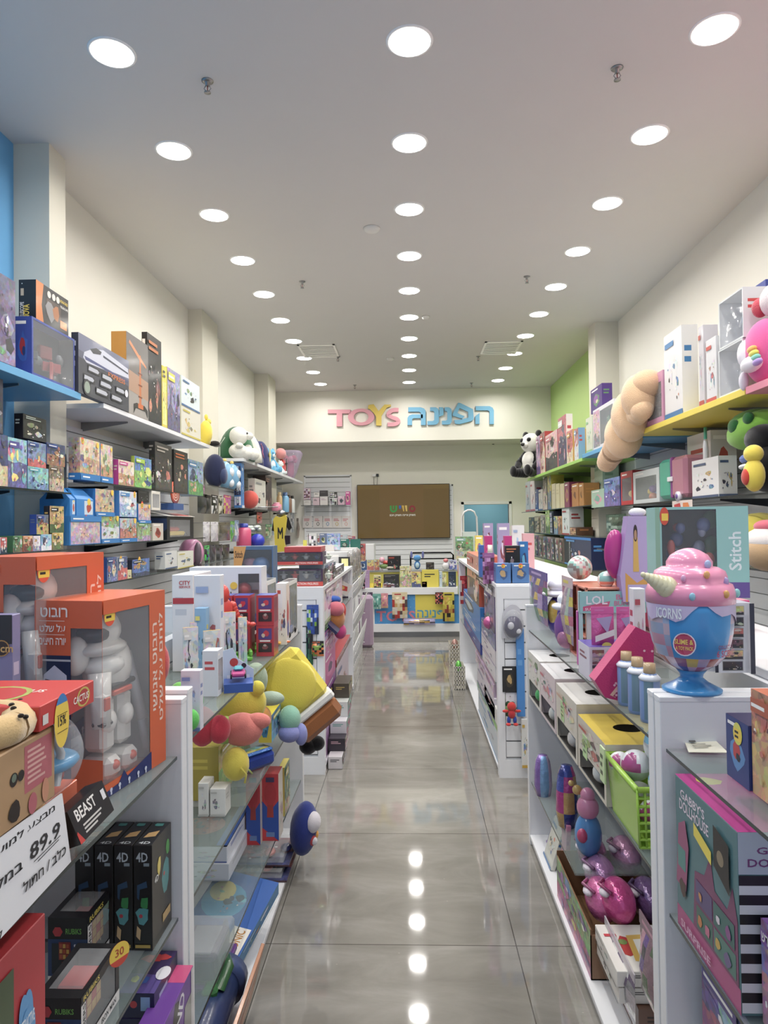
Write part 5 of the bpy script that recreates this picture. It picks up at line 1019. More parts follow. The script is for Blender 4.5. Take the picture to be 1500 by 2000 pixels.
e = lump('round_cushion', (-.545, 3.42, .2), [('body', [((0, 0, 0), (.07, .1, .13), '2a3a84', 'fabric')]), ('face_patch', [((.045, -.035, .05), (.04, .055, .05), 'd8d4dc', 'fabric')]), ('badge', [((.055, -.055, -.03), (.02, .02, .025), 'c84a50', 'fabric'), ((.062, -.06, -.03), (.017, .016, .02), 'e0e0e4', 'fabric')]), ('star', [((.065, -.01, -.02), (.012, .02, .02), 'e8a83c', 'fabric')])], 'round navy cushion with a white patch and badge leaning on the base deck', cat='cushion'); e.rotation_euler.y = .1
# ---- base deck
ZD = .0558
x, y = G(470, 1845, ZD)
pack([-.72, 2.66, ZD+.12, .26, .36, .055, '+x'], 'white', '3a82b8', 'e0e4e8 c8862c', 'blue board game box with a white title label, propped at an angle', title='SONIC', tcol='a83a2c', topc='2c60b0', tilt=(.25, .12), yaw=-.2, ends='plain')
b_ = [q for q in COL.objects if q.get('label', '').startswith('blue board game')][0]; m = M(); F = Face(m, (-.13, -.18, .055), (1, 0, 0), (0, 1, 0), .26, .356); F.k = 4; F.circ(.35, .6, .34, '3aa0d0'); F.circ(.25, .72, .2, 'e0cc4c'); F.busy(['4ab0d8', '3a4a6a', 'd85a4a', '7ac06a'], RND('sg'), .15, .4, .7, .8, 5, False); F.rect(.72, .0, .98, .32, 'e6e2d8'); F.text('SONIC', .92, .03, .1, 'b87a1c', w=.26, rot=PI/2, align='l'); m.link('lid_print', b_)
for i, (xx, yy, zz, lb) in enumerate(((-.735, 2.33, .2, 'upper'), (-.725, 2.31, .057, 'lower'))):
    e = empty('vehicle_pack', (xx, yy, zz+.0), '%s purple tray vehicle pack with a clear cover by the panel' % lb, 'toy box'); m = M(); m.box((-.1, -.12, 0), (.1, .12, .02), '6a3a8a', 'card', .003); m.box((-.05, -.1, .02), (.08, .1, .1), '4a2c5c', 'plastic', .01); m.box((-.03, -.08, .1), (.06, .08, .104), '8a8a9a', 'plastic'); m.link('tray', e); m = M(); m.box((-.095, -.115, .021), (.095, .115, .125), 'ffffff', 'film', .01); m.link('blister', e)
e = empty('toy_blaster', (-.665, 2.12, .10), 'large dark blue round toy blaster lying on the base deck', 'toy'); m = M(); m.cyl((0, -.22, .02), (0, .22, .06), .07, '2c3c66', 'plastic', 20); m.cyl((0, .2, .05), (0, .26, .06), .085, '3a4c7a', 'plastic', 20); m.cyl((0, -.24, .02), (0, -.18, .02), .08, '1c2444', 'plastic', 20); m.link('barrel', e); m = M(); m.tube([(.03, .1, .11), (.05, .14, .16), (.03, .18, .16)], .018, '2c5a34'); m.box((-.02, .06, .09), (.03, .2, .13), '2a6a34', 'plastic', .01); m.link('sight', e)
pack([-.58, 2.2, .056, .012, .4, .2, '+x'], 'big', 'b07a5a', 'c88a6a a85a44 d8b08a', 'thin salmon coloured board leaning at the edge of the base deck', tilt=(0, .25), cat='board', name='game_board')
pack([-.66, 2.42, .057, .012, .24, .2, '+x'], 'plain', '1c3c70', '2a4c88', 'dark blue board standing behind the blaster', tilt=(0, -.2), cat='board', name='game_board')
# ================================================================ NEAR LEFT UNIT
Z0 = 1.1158; ZN = .7008
def sticker(e, F, u, v, r, top='e8502c', txt=None, lines=2):
    F.circ(u, v, r, top, 20, ry=r*F.W/F.H*1.25); ry = r*F.W/F.H
    if txt: F.P([(u+r*.97*math.cos(a), v+ry*1.22*math.sin(a)) for a in [PI*i/12-.35 for i in range(16)]], 'f2cf2a'); F.text(txt, u, v-ry*.1, ry*.8/1, 'c83a20', align='c')
    else: F.rect(u-r*.85, v-ry*.75, u+r*.85, v+ry*.55, 'f2d02c'); F.bars(u-r*.6, v-ry*.55, u+r*.5, v+ry*.4, lines, '2a2622', RND('st'))
def robotbox(loc, rz, label):
    dx, dy, dz = .17, .265, .435; e = empty('robot_box', loc, label, 'toy box', None, rz); OR = 'd9602e'; m = M(); t = .86
    wins = [('-y', .54, .2, .998, t), ('+x', .002, .07, .72, .93)]; carton(m, dx, dy, dz, OR, wins, inner='a4a8ae')
    F = face(m, '-y', dx, dy, dz); F.k = 1; F.rect(0, .0, .54, .72, '1e2c50'); F.rect(0, .69, .54, .70, 'b8c0c8')
    F.P([(.1, .5), (.14, .62), (.3, .67), (.48, .62), (.5, .45), (.42, .38), (.12, .4)], 'c8d0e4'); F.P([(.14, .5), (.16, .6), (.4, .58), (.42, .5), (.3, .46)], '3a3e4c'); F.circ(.22, .54, .04, 'dfe2ec'); F.circ(.34, .54, .04, 'dfe2ec'); F.P([(.14, .42), (.2, .46), (.36, .44), (.3, .4)], '2a2e3a'); F.rect(0, 0, .54, .3, '24345c')
    F.text('רובוט'[::-1], .1, .915, .05, 'f4efe8', w=.4); F.rect(.08, .895, .46, .898, 'f0d8c8'); F.text('על שלט'[::-1], .09, .84, .04, 'f4efe8', w=.38); F.rect(.08, .825, .46, .828, 'f0d8c8'); F.text('יורה חיצים'[::-1], .08, .775, .035, 'f4efe8', w=.4)
    F = face(m, '+x', dx, dy, dz); F.text('רובוט אנושי'[::-1], .85, .32, .045, 'ecd2c4', w=.5, rot=PI/2); F.text('לוחם על שלט'[::-1], .95, .25, .045, 'ecd2c4', w=.62, rot=PI/2)
    F.P([(0, 0), (.74, 0), (.74, .1), (.35, .05), (.3, .09), (.22, .04), (0, .03)], '27336e'); 
    for u in (.08, .2, .34, .48, .6): F.circ(u+.03, .03, .018, 'd0d6ea'); F.rect(u+.02, .005, u+.04, .02, 'd0d6ea')
    F.rect(0, .93, .2, 1, OR); m.link('carton', e)
    m = M(); film(m, dx, dy, dz, [('-y', .54, .2, .998, t), ('+x', .002, .07, .72, .93)]); f = face(m, '+z', dx, dy, dz, 'film'); m.link('clear_window', e)
    # generic white toy robot
    Wt, Gy, Og, Bk = 'e4e2dc', '8a8c90', 'd84c2c', '1e2024'; 
    m = M(); m.T = tr(.012, -.005, .015)
    m.ell((-.01, -.02, .34), (.05, .055, .05), Wt); m.ell((-.005, -.045, .335), (.04, .04, .025), Bk); m.ell((0, 0, .25), (.05, .07, .075), Wt); m.ell((.0, -.03, .3), (.055, .075, .02), 'd8d6d0'); m.ell((.01, -.03, .26), (.045, .055, .03), 'ecebe6'); m.box((-.04, -.05, .205), (.045, .05, .218), Bk, 'plastic', .004); m.box((-.03, -.045, .19), (.048, .03, .203), Og, 'plastic', .003)
    for yy in (-.035, .035): m.box((-.03, yy-.025, .06), (.03, yy+.025, .19), Wt, 'plastic', .012); m.ell((.02, yy, .13), (.022, .026, .03), 'f0efea'); m.box((-.035, yy-.028, .0), (.045, yy+.028, .05), 'dcdad6', 'plastic', .012); m.ell((.03, yy, .03), (.022, .02, .014), Og)
    m.cyl((.03, -.075, .25), (.045, -.09, .13), .026, Wt, r2=.02); m.box((.03, -.105, .15), (.06, -.07, .21), Wt, 'plastic', .008, T=None); m.box((.055, -.1, .17), (.062, -.08, .2), Og, 'plastic', .002); m.box((.03, -.108, .135), (.062, -.07, .145), Bk, 'plastic', .003); m.cyl((.0, .075, .27), (.03, .1, .1), .014, 'c8ccd4'); m.cyl((.02, .09, .17), (.035, .11, .02), .01, 'b8c0d0')
    m.ell((-.02, -.09, .29), (.03, .03, .045), Wt); m.link('toy_robot', e)
    m = M(); F = face(m, '+x', dx, dy, dz); F.k = 5; sticker(e, F, .1, .93, .085); m.link('price_sticker', e); return e
robotbox((-.737, 1.622, Z0), -.17, 'orange toy robot box with a clear corner window, nearest to the shelf panel')
robotbox((-.885, 1.605, 1.2152), -.12, 'orange toy robot box standing higher, behind the nearest orange box')
pack([-.9, 1.6, Z0, .19, .26, .098, '+x'], 'plain', 'c8ccd0', 'a0a4a8', 'flat grey carton under the raised orange robot box')
Y(-90, 26, 1202, Z0, 1.36, 'big', '8a86b0', 'c8b8d4 b88a7a 5a3a2c', 'lilac doll box with a round gold medal print at the far left edge', dep=.03)
b_ = [q for q in COL.objects if q.get('label', '').startswith('lilac doll')][0]; dx = 2*max(v.co.x for v in b_.data.vertices); dy = .03; dz = max(v.co.z for v in b_.data.vertices); m = M(); F = face(m, '-y', dx, dy, dz); F.k = 6; F.rect(0, .86, 1, 1, '2c2a2a'); F.circ(.82, .84, .14, 'b88a3c'); F.circ(.82, .84, .12, '3a2a20'); F.text('38cm', .82, .82, .04, 'd8b060', align='c'); F.circ(.95, .52, .1, 'd83a2c'); F.rect(.88, .52, 1.0, .6, 'f2cf2a'); F.text('3', .95, .53, .07, 'c83a20', align='c'); m.link('printed_badges', b_)['kind'] = 'stuff'
# red flat game box on top of the clear dome
pl = plL(76, 184, 1386, 1.396, .3, -.575); pl[5] = .04
x, y, z, dx, dy, dz, fr = pl; m = M(); m.box((-dx/2, -dy/2, 0), (dx/2, dy/2, dz), 'c8302c', 'card', .0015); F = face(m, '+x', dx, dy, dz); F.circ(.78, .5, .13, 'c8b84a', ry=.42); F.circ(.78, .5, .1, 'b82c28', ry=.34); F.text('CACTUS', .58, .35, .3, 'f0ece4', w=.3); F.rect(.04, .2, .13, .6, 'd8d4d0'); F = face(m, '+z', dx, dy, dz); F.text('CRAZY CACTUS', .3, .5, .1, 'ece6dc', w=.55); F.circ(.6, .4, .2, 'a8b04a'); F.circ(.6, .4, .17, 'c23430');
rb = tag(m.link('board_game_box', None, (x, y, z)), 'flat red board game box with a blue and yellow oval price tag', 'board game'); m = M(); F = face(m, '+x', dx, dy, dz); F.k = 5; n = 24
F.P([(.36+.13*math.cos(2*PI*i/n), .0+1.1*math.sin(2*PI*i/n)) for i in range(n)], 'f0cc2a'); F.P([(.36+.13*math.cos(a), .0+1.1*math.sin(a)) for a in [PI*.22+PI*.56*i/10 for i in range(11)]], '2f7fc8'); F.text('15%', .36, -.2, .42, '2a2622', w=.14, align='c'); F.rect(.27, .25, .45, .28, '5a5020'); F.rect(.27, -.45, .45, -.42, '5a5020'); m.link('price_tag', rb)
# clear dome toy
e = empty('toy_sphere', (-.655, 1.17, 1.237), 'clear plastic sphere with a blue and yellow toy inside, under the red game box', 'toy'); m = M(); m.ell((0, 0, .079), .078, 'ffffff', 'film', 28, 18); m.link('clear_sphere', e)
m = M(); m.T = Matrix.Scale(1.25, 4); m.box((-.045, -.03, .05), (.045, .03, .058), '2a9ad0', 'plastic', .004); m.ell((.02, 0, .055), (.038, .045, .014), '2a98d0'); m.box((-.03, -.02, .025), (.03, .02, .05), 'd8a82c', 'plastic', .01); m.tube([(.04, -.02, .03), (.042, -.01, .07), (.02, .0, .11)], .006, 'd0d4d8'); m.ell((-.01, .01, .085), (.03, .025, .022), 'b8c0c8'); m.ell((0, .02, .03), (.03, .02, .02), 'c8302c'); m.link('toy', e)
pack([-.735, 1.17, Z0, .2, .22, .12, '+x'], 'plain', 'd05a2c', 'e07a4c', 'orange carton under the clear plastic sphere')
# kraft box and leopard bed
m = M(); dx, dy, dz = .22, .2, .115; m.box((-dx/2, -dy/2, 0), (dx/2, dy/2, dz), 'b48f64', 'card', .002); F = face(m, '+x', dx, dy, dz); F.rect(.56, .32, .95, .93, 'b8606a'); F.bars(.6, .4, .9, .88, 7, 'd8a49c', RND('kr')); F.circ(.42, .6, .05, '2a2420'); F.circ(.42, .62, .03, '6a7a6a'); F.circ(.56-.05, .6, .04, '2a2420'); F.blob(.43, .2, .1, '2a211c', RND('k2'), 9, ry=.16); F.circ(.66, .14, .06, 'b8606a', ry=.14); F.circ(.84, .2, .05, 'c88a6a', ry=.16)
tag(m.link('cardboard_box', None, (-.69, .995, 1.2772)), 'brown kraft toy box with a pink text panel and a dog face print', 'toy box')
e = empty('pet_bed', (-.665, 1.0, 1.3935), 'small tan cushion bed with black leopard spots on the kraft box', 'cushion'); m = M(); P_ = [(.085*math.cos(2*PI*i/24), .085*math.sin(2*PI*i/24), .026) for i in range(25)]; m.tube(P_, .028, 'd2b076', 'fabric', 12); m.link('bed_ring', e); m = M(); m.ell((0, 0, .02), (.07, .07, .02), 'e2dcc8', 'fur'); m.link('fleece', e); m = M(); e.scale = (.85, .85, .85)
for i in range(16): a = i*.83; q = .085+.022*math.cos(i*2.1); m.ell((q*math.cos(a), q*math.sin(a), .045+.008*math.sin(i)), (.006, .005, .004), '2a2018', 'fabric', 8, 5)
o = m.link('leopard_spots', e); o['kind'] = 'stuff'
m = M(); m.box((-.1, -.14, 0), (.11, .14, .158), 'c8a070', 'fabric', .02)
F = Face(m, (.1102, -.12, .02), (0, 1, 0), (0, 0, 1), .24, .12)
for i in range(8): F.P([(0, i/8), (1, i/8+.02), (1, i/8+.07), (0, i/8+.05)], 'a84a30', 0)
F = Face(m, (-.1, -.12, .1582), (1, 0, 0), (0, 1, 0), .2, .24)
for i in range(9): F.rect(i/9, 0, i/9+.05, 1, 'b0543a', 0)
tag(m.link('striped_cloth', None, (-.71, .99, Z0)), 'folded cloth with rust and cream stripes under the kraft box', 'cloth')
# black BEAST box leaning on the shelf edge
def quadbox(name, A, B, Cc, D, cA, cD, th, col, label, cat):
    """A top-left, B top-right, C bottom-right, D bottom-left pixels on planes x=cA (top) and x=cD (bottom)"""
    a = Vector((cA, *onX(*A, cA))); b = Vector((cA, *onX(*B, cA))); d = Vector((cD, *onX(*D, cD))); c_ = d+(b-a); U = (b-a); V = (a-d); n = U.cross(V).normalized(); m = M(); P = [d, c_, c_+V, a, d-n*th, c_-n*th, c_+V-n*th, a-n*th]; o = d.copy()
    m.add([p-o for p in P], [(0, 1, 2, 3), (7, 6, 5, 4), (0, 4, 5, 1), (1, 5, 6, 2), (2, 6, 7, 3), (3, 7, 4, 0)], col); F = Face(m, (0, 0, 0), U.normalized(), V.normalized(), U.length, V.length); return m, F, o
m, F, o = quadbox('b', (131, 1586), (199, 1524), (233, 1570), (158, 1650), -.585, -.565, .035, '1c1b1d', '', ''); F.text('BEAST', .12, .55, .34, 'e8e6e2', w=.55); F.bars(.2, .1, .75, .42, 3, 'c8c6c2', RND('be')); F.rect(.84, .5, .94, .8, 'd8d8dc'); F.P([(0, 0), (.12, 0), (.03, .35), (0, .3)], 'c8342c'); tag(m.link('game_box', None, o), 'black box with white brush lettering leaning at the glass shelf edge', 'game')
# handwritten paper sign
a0, z0 = onX(125, 1549, -.575); a1, z1 = onX(148, 1683, -.57); o = Vector((-.578, .62, z1-.02)); m = M(); Wd = a1-.62; Hh = .2
F = Face(m, (0, 0, 0), (0, 1, 0), (0, 0, 1), Wd, .145); 
m.add([(-.001, 0, -.005), (0, Wd, .02), (0, a0-.62, z0-z1+.02), (-.001, 0, z0-z1+.02+.01)], [(0, 1, 2, 3)], 'e8e8ec', 'matte'); m.add([(-.003, 0, -.005), (-.002, Wd, .02), (-.002, a0-.62, z0-z1+.02), (-.003, 0, z0-z1+.03)], [(3, 2, 1, 0)], 'e8e8ec', 'matte')
K = '2a2a2e'; F.text('מבצע למועדון ומצטרפים'[::-1], .90, .86, .1, K, w=.66, align='r'); F.text('בחינם'[::-1], .44, .74, .1, K, w=.14, align='r'); F.text('89.9', .93, .56, .17, K, w=.17, align='r'); F.P([(.78, .52), (.93, .55), (.93, .56), (.78, .53)], K); F.P([(.8, .49), (.92, .52), (.92, .53), (.8, .5)], K)
F.text('במקום:'[::-1], .72, .53, .12, K, w=.22, align='r'); F.text('109', .56, .24, .15, K, w=.13, align='r'); F.P([(.4, .2), (.6, .24), (.6, .25), (.4, .21)], K); F.text('כלב / חתול'[::-1], .96, .3, .12, K, w=.24, align='r'); F.text('ליחידה'[::-1], .62, .08, .1, K, w=.14, align='r')
tag(m.link('paper_sign', None, o), 'white paper sign with handwritten prices hanging from the glass shelf edge', 'sign')
# 4D puzzle boxes
for i in range(4):
    dx, dy, dz = .0455, .13, .25; m = M(); m.box((-dx/2, -dy/2, 0), (dx/2, dy/2, dz), '17171a', 'card', .0015); F = face(m, '-y', dx, dy, dz); F.text('4D', .15, .84, .09, 'b8c4cc', w=.62); F.rect(.55, .8, .85, .83, '8a9aa4'); F.P([(.2, .62), (.7, .66), (.75, .6), (.35, .58), (.3, .48), (.2, .5)], '2a4a6a'); F.blob(.6, .45, .3, '2f8a4a', RND('4a'), 8, ry=.08); F.blob(.5, .34, .42, '4f9aa0', RND('4b'), 9, ry=.1); F.circ(.4, .33, .1, 'b83a4a'); F.P([(.15, .14), (.35, .1), (.4, .2), (.2, .24)], 'c8a878'); F.rect(.1, .03, .9, .06, 'b89a3c')
    F = face(m, '+z', dx, dy, dz); F.text('4D', .2, .05, .1, 'c8d0d4', w=.6); F.P([(.2, .3), (.8, .36), (.8, .6), (.3, .5)], 'c8a060'); F.blob(.5, .85, .35, '3a8a84', RND('4c'), 8, ry=.1)
    F = face(m, '+x', dx, dy, dz); F.rect(0, 0, 1, 1, '35332c'); F.blob(.65, .55, .28, '4f8f90', RND('4d'), 10, ry=.2); F.blob(.8, .8, .14, '4a9a44', RND('4e'), 8, ry=.1); F.circ(.6, .58, .04, 'c04a4a'); F.blob(.35, .72, .12, 'e0cc5a', RND('4f'), 7, ry=.1); F.text('4D', .1, .6, .06, 'e0e2e0', w=.2); F.rect(.5, .12, .9, .2, 'b8985a')
    tag(m.link('puzzle_box', None, (-.648-.0475*i, 1.69, ZN)), 'black puzzle box with a teal print, %s in the row of four' % ('rightmost', 'second from the right', 'third from the right', 'leftmost')[i], 'toy box', 'row of four black puzzle boxes')
def cubebox(x, y, label, z=ZN, w=.09, d=.17, h=.14):
    dx, dy, dz = w, d, h; e = empty('cube_puzzle_box', (x, y, z), label, 'toy box'); m = M(); wins = [('+x', .12, .22, .9, .86), ('+z', .15, .15, .9, .9)]; carton(m, dx, dy, dz, '1b1a1e', wins, inner='3a3a44')
    F = face(m, '-y', dx, dy, dz); F.k = 1; F.rect(0, .08, 1, .66, '26406e'); F.rect(0, 0, 1, .08, 'e0dedc'); F.text('RUBIKS', .45, .74, .09, '6ab04a', w=.4); F.circ(.25, .78, .13, 'b8303c', 6); F.rect(.1, .12, .58, .6, '20242e'); F.rect(.28, .34, .58, .62, '8a2c2c')
    for i in range(3):
        for j in range(3): F.rect(.3+i*.09, .36+j*.085, .37+i*.09, .425+j*.085, 'd0a040' if (i+j) % 2 else 'b85030')
    F.P([(.34, .14), (.5, .14), (.47, .32), (.37, .32)], '7a2424'); F.text('CUBERS', .86, .12, .12, 'cfd4e0', w=.48, rot=PI/2)
    F = face(m, '+x', dx, dy, dz); F.k = 1; F.rect(0, 0, 1, .2, 'dcdad8'); F.text('IRON MAN', .5, .05, .1, '2a2a2e', w=.4); F.rect(0, .2, .11, .9, 'e4e2e0'); F.text('CUBERS', .1, .24, .09, '1e1e22', w=.6, rot=PI/2); F.P([(0, .86), (.6, .86), (.5, 1), (0, 1)], '17171a'); F.text('RUBIKS', .05, .89, .08, 'd8c040', w=.4); m.link('carton', e)
    m = M(); film(m, dx, dy, dz, wins); m.link('clear_window', e); m = M(); m.box((-.03, -.035, .035), (.03, .035, .105), 'a83030', 'plastic', .004)
    F = Face(m, (.0302, -.033, .038), (0, 1, 0), (0, 0, 1), .066, .064, 'plastic')
    for i in range(3):
        for j in range(3): F.rect(.05+i*.31, .05+j*.31, .33+i*.31, .33+j*.31, 'd8ac48' if (i*j) % 2 == 0 else 'c83a34', 0)
    m.link('toy_cube', e); m = M(); F = Face(m, (dx/2+.001, dy/2-.05, dz*.75), (.5, .86, 0), (0, 0, 1), .05, .05); F.k = 1; F.circ(.5, .5, .5, 'd8442c', 18); F.P([(.5+.49*math.cos(a), .5+.49*math.sin(a)) for a in [PI*i/12-.35 for i in range(16)]], 'f2cf2a'); F.text('30', .5, .42, .34, 'b84a20', align='c'); m.link('price_sticker', e)
cubebox(-.775, 1.60, 'cube puzzle box with a 30 sticker, beside the black puzzle boxes')
cubebox(-.68, 1.375, 'cube puzzle box in a black frame with a 30 sticker, in front of the other', h=.118)
pack([-.665, .975, ZN, .12, .27, .38, '+x'], 'white', 'b83038', '5aa0d0 e8cf3a 3a5a3a 6a7a5a', 'red interactive pet toy box with a blue flower badge at the lower left')
b_ = [q for q in COL.objects if q.get('label', '').startswith('red interactive')][0]; m = M(); F = face(m, '+x', .12, .266, .38); F.k = 8; F.rect(.3, .0, .66, .92, '4a5a3c')
for i in range(6): F.circ(.78+.05*math.cos(i*PI/3), .6+.09*math.sin(i*PI/3), .05, '5a9ad0', ry=.09)
F.circ(.78, .6, .06, '5a9ad0', ry=.1); F.text('INTERACTIVE', .78, .62, .05, 'e8eef4', w=.16, align='c'); F.text('PLAY', .78, .56, .04, 'e8eef4', w=.08, align='c'); F.P([(.68, .0), (.96, .0), (.98, .3), (.7, .26)], 'e6d84a'); F.rect(.74, .28, .9, .4, 'dcd8d8'); F.blob(.82, .14, .06, 'b8865a', RND('ip'), 8, ry=.09); m.link('badge', b_)
for i in range(2):
    dx, dy, dz = .085, .16, .058; m = M(); m.box((-dx/2, -dy/2, 0), (dx/2, dy/2, dz), '1e2348', 'card', .001); F = face(m, '+z', dx, dy, dz); F.rect(0, 0, 1, 1, '5a4a90'); F.P([(0, .45), (1, .4), (1, 1), (0, 1)], '3a2a5a'); F.blob(.4, .8, .38, 'c83434', RND('cw'), 11, ry=.13); F.blob(.7, .84, .25, 'c83434', RND('cx'), 8, ry=.1); F.blob(.25, .3, .16, 'c0c83a', RND('cy'), 7, ry=.12); F.blob(.5, .28, .2, '3a5aa8', RND('cz'), 8, ry=.1); F.circ(.95, .45, .2, 'dedee6', ry=.16)
    F = face(m, '-y', dx, dy, dz); F.circ(.42, .55, .1, 'c83a40'); F.rect(.62, .3, .88, .85, '8ab0d8'); face(m, '+x', dx, dy, dz).bars(.2, .3, .7, .7, 1, 'b8c0d8', RND('q')); tag(m.link('figure_box', None, (-.655, 1.68, .5008+i*.059)), '%s navy box of a pair with a red and purple comic picture on the lid' % ('lower', 'upper')[i], 'toy box')
m = M(); dx, dy, dz = .06, .27, .30; m.box((-dx/2, -dy/2, 0), (dx/2, dy/2, dz), '6a3898', 'card', .0015); F = face(m, '+x', dx, dy, dz); F.P([(.02, .12), (.1, .05), (.62, .78), (.6, .95), (.5, .98)], '1c1a22'); F.text('CROSSWIND', .16, .1, .13, 'e4e2ea', w=.98, rot=.98); F.P([(.62, .0), (.98, .0), (.98, .82), (.75, .8), (.7, .5), (.62, .45)], '8a8a88'); F.rect(.93, 0, 1, 1, 'c8c6ca'); F.circ(.75, .4, .06, '2a8ac8'); F = face(m, '+z', dx, dy, dz); F.rect(0, .75, 1, 1, 'c8407a'); tag(m.link('toy_box', None, (-.60, 1.62, .285), 0), 'purple toy box with diagonal black and white lettering by the panel foot', 'toy box')
# ================================================================ NEAR RIGHT UNIT
e = empty('ice_cream_cup', (.725, 1.80, 1.2725), 'giant blue ice cream cup toy with a pink swirl top and a cream unicorn horn', 'toy'); m = M(); m.lathe([(.079, 0), (.081, .006), (.066, .013), (.045, .024), (.03, .036), (.032, .046), (.042, .058)], '2f8fd0', 'plastic', 36); m.link('foot', e)
def cupc(i, j):
    if i == 0: return ('c8a0b8', 'b84a6a', 'd8c0cc', '5a4a8a')[(j//2) % 4]
    if i == 1: return ('e0c8d8', '8a4a7a', 'c8b04a', 'b0a0c0', 'a84a4a')[(j//2) % 5]
    if j % 36 in (22, 23, 24, 25, 26, 27, 28, 29, 30) or i > 6: return '2f97dc'
    return ('a8b8d8', 'c890a8', '9aa8c8', 'c8b0c0')[(j//3+i) % 4]
m = M(); m.lathe([(.04, .058), (.07, .075), (.092, .1), (.104, .13), (.111, .16), (.114, .19), (.116, .22), (.117, .245)], '2f97dc', 'plastic', 36, cf=cupc); m.link('cup', e)
m = M(); zt = lambda a: .215+.018*math.sin(3*a)+.012*math.sin(7*a+1); vs = []; n = 36
for k in range(2):
    for i in range(n): a = 2*PI*i/n; vs.append((.1185*math.cos(a), .1185*math.sin(a), (zt(a) if k == 0 else .262)))
m.add(vs, [(i, (i+1) % n, n+(i+1) % n, n+i) for i in range(n)], 'c8b8dc', 'plastic', True); m.link('icing_drip', e)
m = M(); m.lathe([(.119, .24), (.12, .27), (.112, .29), (.098, .296), (.1, .31), (.094, .325), (.076, .335), (.062, .336), (.062, .35), (.05, .368), (.03, .38), (.012, .386), (.0001, .387)], 'eb8fb4', 'plastic', 36); m.link('swirl_top', e)
m = M(); 
for i in range(7): t = i/6; m.ell((-.085-.07*t, -.06-.01*t, .285+.035*t), .03*(1-t*.75), 'ddd6ae', 'plastic', 12, 8)
m.link('unicorn_horn', e)
m = M()
for a, z, c, r in ((-1.2, .345, 'a8b8e0', .01), (-1.5, .32, 'e8a860', .009), (-.8, .3, 'b09ad0', .01), (-2.1, .31, 'd8a0c8', .008), (-1.1, .27, 'd8a04c', .009), (-1.9, .265, '8ac0d8', .009), (-.5, .268, '8ad0d0', .01)): rr_ = .121 if z < .29 else (.1 if z < .33 else .07); m.ell((rr_*math.cos(a), rr_*math.sin(a), z), (r, r*.6, r*1.2), c, 'plastic', 8, 6)
o = m.link('sprinkles', e); o['kind'] = 'stuff'
m = M()
def curved(txt, a0, z, h, wd, col, bgc=None, rr=.1195):
    vs, fs, asp = textmesh(txt); m.add([((rr)*math.cos(a0+x*wd), rr*math.sin(a0+x*wd), z+y*h) for x, y in vs], fs, col, 'plastic')
def disc(a0, z, r, col, rr): n = 20; m.add([(rr*math.cos(a0+r*math.cos(2*PI*i/n)/rr), rr*math.sin(a0+r*math.cos(2*PI*i/n)/rr), z+r*math.sin(2*PI*i/n)) for i in range(n)], [tuple(range(n))], col, 'plastic')
curved('ICORNS', -2.75, .205, .028, .62, 'e8eef0', rr=.121); disc(-2.1, .14, .03, 'f0e0e8', .1125); disc(-2.1, .14, .027, 'b8305c', .113); curved('SLIME &', -2.32, .14, .013, .42, 'e8c84a', rr=.1136); curved('A TOY PACK', -2.3, .125, .01, .4, 'e8c84a', rr=.1136)
curved('COLLECT ALL', -1.3, .128, .01, .55, '8a2c5c', rr=.1136); curved('6 SCENTS', -1.35, .108, .017, .7, 'b8305c', rr=.1136); m.link('label_print', e)['kind'] = 'stuff'; e.scale = (.9, .9, .95)
# mint window box and the boxes it stands on
for i, (a, b, y) in enumerate(((1352, 1398, 2.02), (1402, 1470, 2.0))):
    pl = plY(a, b, 1172, 1.2725, .3, y); x, y_, z, dx, dy, dz, fr = pl; dz = .2; m = M(); m.box((-dx/2, -dy/2, 0), (dx/2, dy/2, dz), 'dcdce4', 'card'); F = face(m, '-y', dx, dy, dz); rnd = RND('fs'+str(i))
    for k in range(6): F.rect(.1, .03+k*.16, .72, .17+k*.16, 'a8a4a8'); F.busy([('b83a34', '3a2a3a', 'c89a5a', '5a3a4a')[(k+i) % 4], '2a2430', 'c8a090'], rnd, .12, .04+k*.16, .7, .16+k*.16, 3)
    F.rect(.86, 0, 1, 1, '2a2a40'); tag(m.link('doll_box', None, (x, y_, z)), '%s white box with a column of small square doll pictures, behind the ice cream cup' % ('left', 'right')[i], 'toy box')
pl = [.905, 2.19, 1.4735, .27, .12, .28, '-y']; x, y, z, dx, dy, dz, fr = pl; e = empty('figure_set_box', (x, y, z), 'large mint green window box of figures with a vertical white title behind the cup', 'toy box', rz=-.12); m = M(); w_ = (.07, .1, .66, .97)
carton(m, dx, dy, dz, '93c6c0', [('-y',)+w_], inner='4a5450'); F = face(m, '-y', dx, dy, dz); F.k = 1; F.rect(.7, 0, 1, .17, '6a4f9a'); F.text('Stitch', .92, .3, .13, 'e2ecec', w=.42, rot=PI/2); F.rect(0, 0, .05, 1, '8ab49a'); m.link('carton', e); m = M(); film(m, dx, dy, dz, [('-y',)+w_]); m.link('clear_window', e)
m = M(); rnd = RND('mint')
for i in range(16): m.ell((-.1+rnd.uniform(0, .15), rnd.uniform(-.03, .04), .04+rnd.uniform(0, .2)), (rnd.uniform(.012, .022), .012, rnd.uniform(.012, .03)), rnd.choice(('a8785a', 'b84a3c', '4a5a8a', '5a8a4a', 'c8a070', '3a4a5a', '8a90a8')), 'plastic', 10, 7)
for i in range(3): m.ell((.055, .03, .08+i*.08), (.025, .01, .03), '3a7a3c', 'plastic', 8, 6)
m.link('toy_figures', e); m = M(); F = face(m, '-y', dx, dy, dz); F.k = 6; F.circ(.1, .9, .05, 'd84a2c', ry=.1); F.rect(.07, .85, .14, .93, 'f2cf2a'); m.link('price_sticker', e)
